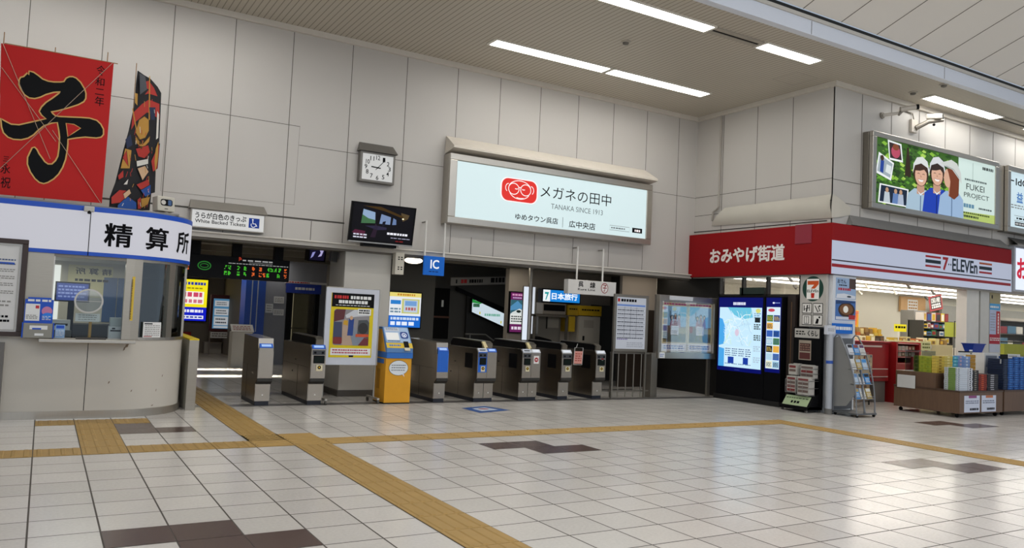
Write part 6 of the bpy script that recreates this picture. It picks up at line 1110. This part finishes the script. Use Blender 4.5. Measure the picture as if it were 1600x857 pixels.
# boxed sweets, one box at a time
def box_proto(w, d, h, col, face, band_=None):
    m = MB(); m.box(0, w, 0, d, 0, h, M(col, .5)); Fq = FY(0); m.quad(Fq, w * .06, h * .15, w * .94, h * .85, .001, M(face, .5))
    if band_: m.quad(Fq, w * .3, h * .2, w * .62, h * .8, .002, M(band_, .5))
    o = m.build('confectionery_box', origin=(0, 0, 0)); return o
def stack(x, y, z, w, d, h, n, col, face, band_, label, group, jit=.006, rot=0):
    p = box_proto(w, d, h * .93, col, face, band_)
    for k in range(n):
        o = p if k == 0 else p.copy()
        if k: COL.objects.link(o)
        o.location = (x + random.uniform(-jit, jit), y + random.uniform(-jit, jit), z + h * k); o.rotation_euler = (0, 0, rot); tag(o, label, 'box', group)
random.seed(31); low = 'boxed sweets at the front of the wooden counter'; upr = 'boxed sweets on the raised tier of the wooden counter'; blu = 'blue boxed sweets on the second counter'
def b_(s): return 'confectionery box in the ' + s
side_ = -math.pi / 2          # these stacks turn their faces to the left side of the counter
for y_, w_, n_, c, fa, bn, lb in ((9.365, .08, 11, '#c9ccd0', '#b4b8bc', '#8a9a8c', 'white leftmost low stack on the wooden counter'), (9.28, .145, 11, '#7f9c54', '#6f8c46', None, 'green low stack on the wooden counter'), (9.13, .085, 11, '#c4ccd6', '#a4b0bc', '#dfe4ea', 'pale grey low stack right of the green stack')):
    stack(15.97, y_, .547, w_, .28, .0415, n_, c, fa, bn, b_(lb), low, .004, side_)
for x, w_, n_, c, fa, bn, lb in ((16.27, .15, 11, '#c9ccd4', '#d4d8e0', '#2a2c34', 'white and black corner stack on the wooden counter'), (16.43, .22, 10, '#1e1c1e', '#2c2a2a', '#8a8478', 'black front stack left of the dark red stack'), (16.66, .29, 8, '#8c2c1c', '#6c1c14', '#b8502c', 'dark red front stack on the wooden counter'), (16.97, .42, 8, '#1c1c20', '#26262c', '#9a9aa0', 'black front stack right of the dark red stack')):
    stack(x, 9.04, .547, w_, .36, .0415, n_, c, fa, bn, b_(lb), low, .004)
for y_, w_, n_, hh, c, fa, bn, lb in ((10.02, .125, 4, .085, '#a8aa30', '#96a02c', '#6f7c1e', 'leftmost yellow-green stack on the raised tier'), (9.89, .125, 4, .085, '#a2a834', '#8e9a2a', '#7c8a24', 'middle yellow-green stack on the raised tier'), (9.76, .12, 4, .08, '#9ca42c', '#8a962a', '#74841e', 'right yellow-green stack on the raised tier')):
    stack(15.96, y_, .862, w_, .30, hh, n_, c, fa, bn, b_(lb), upr, .004, side_)
x = 15.97
for w_, n_, hh, c, fa, bn, lb in ((.29, 6, .06, '#c8b04a', '#c4a63c', '#8a6c1c', 'golden yellow stack on the raised tier'), (.28, 6, .06, '#cdb964', '#c8b050', '#d8cc8c', 'pale yellow stack on the raised tier'), (.19, 5, .072, '#3f9cb4', '#58aabc', '#8cc4d0', 'turquoise stack on the raised tier'), (.22, 5, .075, '#7c98c8', '#6c8cc4', '#b8a0b0', 'left light blue stack on the raised tier'), (.23, 5, .072, '#8aa4d0', '#7c98c8', '#c8d4e4', 'right light blue stack on the raised tier'), (.20, 5, .08, '#b8904a', '#b08438', None, 'tan stack on the raised tier')):
    stack(x, 9.53, .862, w_, .10, hh, n_, c, fa, bn, b_(lb), upr, .003); x += w_ + .008
x = 17.74
for i, (w_, n_) in enumerate(((.18, 14), (.22, 14), (.21, 15), (.2, 15), (.2, 15), (.2, 15))):
    nm = ('leftmost very dark blue', 'second', 'third', 'fourth', 'fifth', 'rightmost')[i]; c = '#14223c' if i == 0 else '#1c4a8c'
    stack(x, 9.12, .547, w_, .32, .047, n_, c, '#101c30' if i == 0 else '#2458a0', '#2a3a5c' if i == 0 else '#3a78c0', b_(nm + ' blue stack on the second counter').replace('blue blue', 'blue'), blu); x += w_ + .015
m = MB(); F = FY(9.16); m.fbox(F, 17.70, 1.20, 18.0, 1.30, -.01, 0, BLACK); m.fbox(F, 18.0, 1.22, 18.5, 1.31, -.012, 0, M('#c4c6c8', .5)); m.dashes(F, 18.04, 1.24, 18.4, 1.29, 1, .003, GREY, .6, 4); m.fbox(F, 17.72, 1.10, 18.25, 1.195, -.02, -.004, M('#a8aaac', .5)); tag(m.build('shelf_label'), 'black and white label strip on top of the blue box stacks', 'label')
r = thing('price_stand', 'white price placards standing among the boxes at the right of the wooden counter', 'price card', (17.55, 9.8, .86)); F = Fr((.20, 9.72, 0), (1, 0, 0), (0, 0, 1)); m = MB(); m.fbox(F, 17.33, .87, 17.44, 1.36, -.01, 0, PAPER); m.dashes(F, 17.35, .9, 17.42, 1.3, 8, .003, INK, .5, 2); m.build('tall_card', r); m = MB(); m.fbox(F, 16.92, 1.24, 17.30, 1.30, -.01, 0, M('#d8dad8', .5)); m.fbox(F, 16.92, 1.30, 17.44, 1.325, -.02, .002, BLACK); m.build('header', r)
r = thing('clear_shelf', 'clear acrylic shelf with bagged sweets on the left of the wooden counter', 'shelf', (16.2, 9.95, .86)); m = MB(); m.box(15.94, 16.55, 9.9, 10.2, 1.29, 1.30, glass('#dfe8ec', .4)); m.box(15.94, 15.95, 9.9, 10.2, .865, 1.29, glass('#dfe8ec', .4)); m.box(16.54, 16.55, 9.9, 10.2, .865, 1.29, glass('#dfe8ec', .4)); m.build('acrylic_frame', r); m = MB(); m.fbox(FY(9.89), 16.02, 1.31, 16.34, 1.50, -.01, 0, M('#cfc890', .5)); m.dashes(FY(9.89), 16.05, 1.34, 16.32, 1.48, 2, .003, M('#6a6a2c', .5), .5, 3); m.build('sign_card', r)
for i, (xx, c) in enumerate(((16.40, '#b0402c'), (16.46, '#c8b8a4'))):
    m = MB(); m.ball((xx + .05, 10.05, 1.38), .075, M(c, .4), 12, 1.2); tag(m.build('sweets_bag', smooth=True), ('red bag of sweets on the clear shelf' if i == 0 else 'cream bag of sweets on the clear shelf'), 'bag')
r = thing('shopping_basket', 'blue plastic basket standing behind the box stacks before the shop pillar', 'basket', (18.1, 9.95, 1.2))
m = MB(); BK = M('#10328c', .4); x0, x1, y0, y1, z0, z1 = 17.92, 18.40, 9.85, 10.12, 1.30, 1.49
def ringbox(e, z): return [(x0 - e, y0 - e, z), (x1 + e, y0 - e, z), (x1 + e, y1 + e, z), (x0 - e, y1 + e, z)]
vs = ringbox(-.05, z0) + ringbox(.0, z1) + ringbox(-.012, z1) + ringbox(-.06, z0 + .012)
m.add(vs, [(3, 2, 1, 0)] + [(i, (i + 1) % 4, 4 + (i + 1) % 4, 4 + i) for i in range(4)] + [(4 + i, 4 + (i + 1) % 4, 8 + (i + 1) % 4, 8 + i) for i in range(4)] + [(8 + i, 8 + (i + 1) % 4, 12 + (i + 1) % 4, 12 + i) for i in range(4)] + [(12, 13, 14, 15)], BK); m.build('tub', r); m = MB()
for q in range(4): a, b = ringbox(.004, z1)[q], ringbox(.004, z1)[(q + 1) % 4]; m.tube([a, b], .012, BK, 6)
m.build('rim', r)
m = MB(); m.box(17.9, 18.45, 9.6, 10.2, .547, 1.298, M('#d8d8d4', .5)); m.fbox(FY(9.6), 17.95, 1.0, 18.4, 1.25, 0, .003, M('#7a8088', .5)); tag(m.build('white_stand', bev=.005), 'white box stand under the blue basket, behind the blue stacks', 'stand')

# ------------------------------------------------------------------ inside the shop
TUBE = E('#fffaf0', SHOP)
for i, y in enumerate((10.95, 12.1, 13.3, 14.5, 15.7)):
    r = thing('shop_ceiling_light', 'continuous fluorescent line on the shop ceiling, %s from the front' % ('first', 'second', 'third', 'fourth', 'fifth')[i], 'ceiling light', (20, y, 2.95), 'shop ceiling lights'); m = MB(); m.box(13.9, 42, y - .10, y + .10, 3.01, 3.05, M('#dedcd4', .5)); m.build('housing', r); m = MB(); m.box(13.95, 42, y - .035, y + .035, 2.97, 3.01, TUBE); m.build('tube', r)
    for xx in (16.2, 19.3, 22.4, 26.0):
        m = MB(); m.tube([(xx, y + .25, 3.05), (xx, y + .25, 2.93), (xx + .08, y + .2, 2.85)], [.012, .03, .04], M('#c9c5ba', .5) if (xx + y) % 2 < 1 else M('#4a4742', .5), 10); tag(m.build('spotlight'), 'small spotlight hanging from the bright shop ceiling', 'spotlight', 'shop spotlights')
r = thing('red_counter', 'red shop counter just inside the entrance, left of the open red rack', 'counter', (17.0, 11.6, 0)); RD = M('#8c1216', .4); m = MB(); m.box(15.75, 17.40, 11.55, 12.3, .50, 1.40, RD); m.box(15.2, 17.42, 11.5, 12.35, 1.40, 1.44, RD); m.box(16.9, 17.35, 11.6, 12.3, 0, .50, M('#6a6662', .5)); m.box(15.75, 16.4, 11.8, 12.3, .0, .5, M('#3a2c28', .6)); m.build('body', r, bev=.006); m = MB(); m.fbox(FY(11.55), 15.9, 1.30, 17.1, 1.34, 0, .02, M('#c8b0a4', .4)); m.fbox(FY(11.55), 15.4, 1.0, 16.3, 1.28, 0, .01, BLACK); m.fbox(FY(11.55), 16.3, .62, 17.3, .78, 0, .04, RD); m.fbox(FY(11.55), 16.3, .78, 17.3, .80, 0, .05, M('#b8a8a0', .4)); m.fbox(FY(11.55), 16.3, .60, 17.3, .62, 0, .05, M('#b8a8a0', .4)); m.build('front_trim', r)
r = thing('red_rack', 'open red display rack with shelves of snacks, behind the wooden counter', 'rack', (17.95, 11.7, 0)); m = MB(); m.box(17.46, 17.52, 11.4, 12.0, 0, 1.44, RD); m.box(18.38, 18.44, 11.4, 12.0, 0, 1.44, RD); m.box(17.46, 18.44, 11.96, 12.0, 0, 1.44, M('#4a0c0e', .5)); m.build('side_panels', r)
for z in (.06, .33, .50, .70, .95, 1.10, 1.24, 1.42): m = MB(); m.box(17.52, 18.38, 11.42, 11.96, z - .02, z, RD); m.fbox(FY(11.42), 17.52, z - .025, 18.38, z - .012, 0, .006, M('#b87c74', .4)); m.build('shelf', r)
m = MB(); m.fbox(FY(11.42), 17.53, .72, 18.1, .93, -.02, 0, RD); m.fbox(FY(11.36), 18.05, .78, 18.5, 1.10, -.05, 0, M('#98141a', .35)); m.build('drawer_front', r)
random.seed(12)
for z, lb in ((1.24, 'upper'), (1.10, 'second')):
    for k in range(6):
        m = MB(); xx = 17.56 + .135 * k; m.box(xx, xx + .115, 11.50, 11.7, z + .001, z + .11, M(random.choice(['#8a7c6c', '#7c2c2c', '#a89c8c', '#6c5a3c', '#c0b4a8']), .5)); m.fbox(FY(11.50), xx + .02, z + .03, xx + .09, z + .08, 0, .002, M('#b4a08c', .5)); tag(m.build('snack_packet', bev=.004), 'snack packet, %s from the left on the %s shelf of the red rack' % (('first', 'second', 'third', 'fourth', 'fifth', 'sixth')[k], lb), 'snack', 'snacks in the red rack')
r = thing('cardboard_display', 'patterned cardboard display stand behind the leaflet rack at the shop entrance', 'display stand', (15.6, 10.95, 0)); m = MB(); m.box(15.25, 15.75, 10.9, 11.2, .15, .75, M('#8c7458', .7)); m.box(15.2, 15.8, 10.88, 10.92, .72, 1.15, M('#a4957c', .7)); F = FY(10.88); m.build('stand', r); m = MB()
for k in range(26): xx, zz = random.uniform(15.24, 15.74), random.uniform(.76, 1.1); m.quad(F, xx, zz, xx + random.uniform(.02, .05), zz + random.uniform(.03, .08), .003 + k * .0001, M(random.choice(['#6c3c2c', '#c8b894', '#4a5a6c', '#b87c2c', '#3c3430']), .7))
for k in range(16): xx, zz = random.uniform(15.28, 15.7), random.uniform(.2, .66); m.quad(FY(10.9), xx, zz, xx + .04, zz + .08, .003 + k * .0001, M(random.choice(['#6c4c3c', '#b8a484', '#5c4a3c']), .7))
m.build('printed_pattern', r); m = MB(); m.box(15.2, 16.3, 11.2, 11.24, .72, .76, M('#6a665e', .4, .4)); m.tube([(15.3, 11.22, 0), (15.3, 11.22, .72)], .015, DARK, 8); m.tube([(16.2, 11.22, 0), (16.2, 11.22, .72)], .015, DARK, 8); m.build('rail', r)
r = thing('goods_table', 'long pale counter of food packs at the back of the shop, behind the red counter', 'counter', (19.5, 13.2, 0)); m = MB(); m.box(17.9, 22.4, 12.9, 13.7, 0, 1.38, M('#a89a74', .5)); m.build('body', r, bev=.006); m = MB(); m.fbox(FY(12.9), 19.3, 1.36, 21.0, 1.46, .0, .02, M('#cfc79c', .5)); m.dashes(FY(12.88), 19.4, 1.38, 20.9, 1.44, 1, .004, M('#8a7c4c', .5), .6, 14); m.build('price_rail', r)
random.seed(14); fc_ = ['#b89c3c', '#c8b880', '#6c4c2c', '#a8541c', '#e0d8b8', '#4a3c30', '#c89c2c', '#8c6c3c']
for k in range(22):
    m = MB(); xx = 18.0 + .195 * k; h_ = random.uniform(.08, .2); m.box(xx, xx + .16, 12.98, 13.2, 1.382, 1.382 + h_, M(random.choice(fc_), .5)); m.fbox(FY(12.98), xx + .02, 1.40, xx + .14, 1.382 + h_ * .8, 0, .002, M(random.choice(fc_), .5)); tag(m.build('food_pack', bev=.004), 'food pack in the row along the pale counter behind the red counter', 'food pack', 'food packs on the pale counter')
for k in range(9):
    m = MB(); xx = 18.05 + .19 * k; m.box(xx, xx + .16, 13.3, 13.5, 1.382, 1.60 + .04 * (k % 2), M(random.choice(fc_), .5)); m.box(xx + .02, xx + .14, 13.32, 13.5, 1.60 + .04 * (k % 2), 1.74 + .03 * (k % 2), M(random.choice(fc_), .5)); tag(m.build('food_pack', bev=.004), 'taller food pack in the back row of the pale counter', 'food pack', 'tall food packs on the pale counter')
r = thing('poster_box', 'orange printed display box standing high on the pale shop counter', 'display box', (18.6, 13.35, 1.79)); m = MB(); m.box(18.2, 19.0, 13.52, 13.66, 1.38, 2.22, M('#d0a01c', .5)); m.build('box', r, bev=.005); F = FY(13.52); m = MB()
for k in range(5): xx = 18.26 + .145 * k; m.poly(F, [(xx, 1.82), (xx + .07, 1.82), (xx + .11, 2.10), (xx + .03, 2.14)], .004 + k * .0005, M(('#c0541c', '#d86c2c', '#b8401c')[k % 3], .5))
m.quad(F, 18.22, 2.12, 18.98, 2.20, .006, M('#c46c4c', .5)); m.build('print', r)
m = MB(); F = FY(12.94); m.fbox(F, 19.70, 1.70, 20.25, 1.90, -.005, 0, E('#e8d61c', .8)); m.dashes(F, 19.75, 1.78, 20.2, 1.86, 1, .003, INK, .7, 3); m.box(19.9, 19.93, 12.945, 12.96, 1.38, 1.72, WHITE); tag(m.build('price_flag'), 'bright yellow price flag standing on the pale shop counter', 'price card')
r = thing('grey_cabinet', 'tall grey cabinet against the cream back wall of the shop', 'cabinet', (24.86, 15.6, 0)); m = MB(); m.box(24.5, 25.22, 15.4, 15.88, 0, 2.44, M('#8f8d88', .5)); m.build('body', r, bev=.008); m = MB(); m.fbox(FY(15.4), 24.55, .1, 25.17, 2.05, 0, .008, M('#8f8d88', .5)); m.fbox(FY(15.4), 24.55, 2.1, 25.17, 2.4, 0, .008, M('#8f8d88', .5)); m.fbox(FY(15.4), 24.62, 2.0, 24.75, 2.02, .008, .02, DARK); m.build('doors', r)
r = thing('shop_shelf', 'dark shelf rack of colourful packages in the middle of the shop', 'shelf', (24.35, 14.75, 0)); m = MB()
for xx in (23.55, 25.15): m.box(xx, xx + .05, 14.5, 15.0, 0, 2.1, M('#3a3834', .4))
m.box(23.55, 25.2, 14.96, 15.0, 0, 2.1, M('#55524c', .5)); m.build('frame', r); LV = (.9, 1.15, 1.40, 1.63, 1.86, 2.08)
for z in LV: m = MB(); m.box(23.6, 25.15, 14.5, 14.96, z - .03, z, M('#22201e', .4)); m.build('shelf', r)
random.seed(17); sc_ = ['#8c1c1c', '#d8d4cc', '#c8a41c', '#1c4a8c', '#26262a', '#2c7a4c', '#c4c0b4', '#7c1c20', '#4a6a90']; LN = ('lowest', 'second lowest', 'third', 'fourth', 'fifth', 'topmost')
for li, z in enumerate(LV):
    xx = 23.62
    while xx < 24.86:
        w_ = random.uniform(.14, .26); h_ = .27 if li == 5 else random.uniform(.12, .18); m = MB(); c = random.choice(sc_ if li != 5 else ['#7c1418', '#8c1c1c', '#d8d0c8', '#c8b41c', '#6c1418']); m.box(xx, xx + w_, 14.53, 14.8, z + .001, z + h_, M(c, .5)); m.fbox(FY(14.53), xx + .03, z + .03, xx + w_ - .03, z + h_ - .04, 0, .003, M(random.choice(sc_), .5)); xx += w_ + .015
        tag(m.build('package', bev=.004), 'package on the %s level of the dark shop shelf' % LN[li], 'package', 'packages on the dark shop shelf, %s level' % LN[li])
r = thing('sale_sign', 'tilted red-edged sign with black and white lettering over the shop shelf', 'sign', (23.6, 14.2, 2.35)); F = Fr((23.42, 14.2, 2.36), (1, 0, .18), (-.22, 0, 1)); m = MB(); m.fbox(F, 0, 0, .68, .47, -.012, 0, M('#a83c3c', .5)); m.quad(F, .07, .05, .62, .42, .003, M('#16120f', .6)); m.build('board', r); m = MB(); m.text(F, '国産', .10, .24, .58, .40, .006, PAPER, .01); m.dashes(F, .10, .07, .58, .22, 2, .006, PAPER, .8, 4); m.build('lettering', r)
for a in (.1, .56): m = MB(); m.tube([F.p(a, .47, -.006), F.p(a, .60, -.006)], .006, DARK, 6); m.build('hanger', r)
m = MB(); m.box(26.4, 27.9, 17.1, 17.18, 2.45, 3.0, M('#d0a878', .6)); m.fbox(FY(17.1), 26.8, 2.5, 27.4, 2.9, 0, .01, PAPER); m.dashes(FY(17.09), 26.85, 2.54, 27.35, 2.86, 3, .003, M('#b8843c', .5), .5, 3); tag(m.build('shop_notice'), 'tan panel with a white notice high on the back wall of the shop', 'notice')
r = thing('green_rack', 'wire rack of yellow-green packs beside the shop pillar', 'rack', (23.0, 13.2, 0)); m = MB(); m.box(22.66, 23.32, 13.0, 13.3, 1.62, 2.04, M('#98a03c', .5))
for k in range(5): m.fbox(FY(13.0), 22.68 + .13 * k, 1.64, 22.78 + .13 * k, 2.02, 0, .006, M(('#a8a848', '#8c9434', '#b8b468', '#a09c50', '#94a444')[k], .5))
m.build('packs', r); m = MB()
for xx in (22.64, 23.34): m.tube([(xx, 13.0, 0), (xx, 13.0, 2.08)], .012, DARK, 6)
m.tube([(22.64, 13.0, 2.07), (23.34, 13.0, 2.07)], .012, DARK, 6); m.tube([(22.64, 13.0, 1.6), (23.34, 13.0, 1.6)], .012, DARK, 6); m.box(22.7, 23.3, 13.05, 13.3, .0, 1.3, M('#cfc8bc', .5)); m.build('wire_frame', r)
r = thing('pillar_banner', 'narrow blue, white and red banner hanging on the second shop pillar', 'banner', (19.72, 10.33, 1.52)); F = FY(10.345); m = MB(); m.quad(F, 19.48, 2.47, 19.94, 2.73, .003, M('#a89c78', .6)); m.quad(F, 19.48, 2.32, 19.94, 2.47, .004, M('#4a9cd0', .5)); m.quad(F, 19.48, 1.73, 19.94, 2.32, .003, M('#b4bcd4', .5)); m.quad(F, 19.77, 1.73, 19.94, 2.29, .005, M('#b02828', .5)); m.quad(F, 19.48, 1.50, 19.94, 1.73, .005, M('#a82030', .5)); m.quad(F, 19.48, 1.30, 19.94, 1.50, .003, M('#b8bcc8', .5))
m.dashes(F, 19.5, 2.36, 19.9, 2.42, 1, .007, PAPER, .8, 4); m.dashes(F, 19.5, 1.57, 19.92, 1.66, 2, .007, PAPER, .5, 4); m.dashes(Fr((19.855, 10.345, 1.75), (0, 0, 1), (-1, 0, 0)), 0, -.04, .5, .04, 1, .008, PAPER, .6, 6); m.dashes(F, 19.52, 1.8, 19.72, 2.25, 7, .006, GREY, .25, 3); m.ell(F, 19.58, 2.63, .03, .05, .005, DARK, 10); m.build('sheet', r)
r = thing('garment_rail', 'rail with patterned cloths in the shop part beyond the second pillar', 'rack', (24.3, 11.6, 0)); m = MB(); m.tube([(22.2, 11.6, 1.55), (27.5, 11.6, 1.62)], .02, DARK, 8); m.tube([(22.3, 11.6, 0), (22.3, 11.6, 1.55)], .02, DARK, 8); m.tube([(27.4, 11.6, 0), (27.4, 11.6, 1.62)], .02, DARK, 8); m.build('rail', r); m = MB(); m.box(22.5, 27.2, 11.55, 11.65, 1.18, 1.5, M('#8c9030', .6)); m.build('green_cloth', r)
r = thing('back_shelving', 'grey shelving with blue and dark goods at the far right inside the shop', 'shelf', (27.5, 13.2, 0)); m = MB(); m.box(24.6, 25.0, 13.0, 13.5, 0, 2.3, M('#77746e', .5)); m.box(25.0, 32, 13.4, 13.5, 0, 2.3, M('#a09a90', .6)); m.build('uprights', r)
for z in (.6, 1.0, 1.4, 1.8, 2.2): m = MB(); m.box(25.0, 32, 12.95, 13.4, z - .03, z, M('#4a4844', .5)); m.build('shelf', r)
random.seed(19)
for z in (1.4, 1.8):
    xx = 25.1
    while xx < 31.5:
        w_ = random.uniform(.25, .5); m = MB(); m.box(xx, xx + w_, 13.0, 13.3, z + .001, z + random.uniform(.15, .3), M(random.choice(['#26466c', '#2c2c30', '#c4c0b8', '#7c2c34', '#4a6c84', '#8a8a84']), .5)); tag(m.build('goods_box', bev=.005), 'goods box on the %s level of the grey shelving at the far right' % ('lower' if z < 1.6 else 'upper'), 'box', 'goods on the grey shelving, %s level' % ('lower' if z < 1.6 else 'upper')); xx += w_ + .03
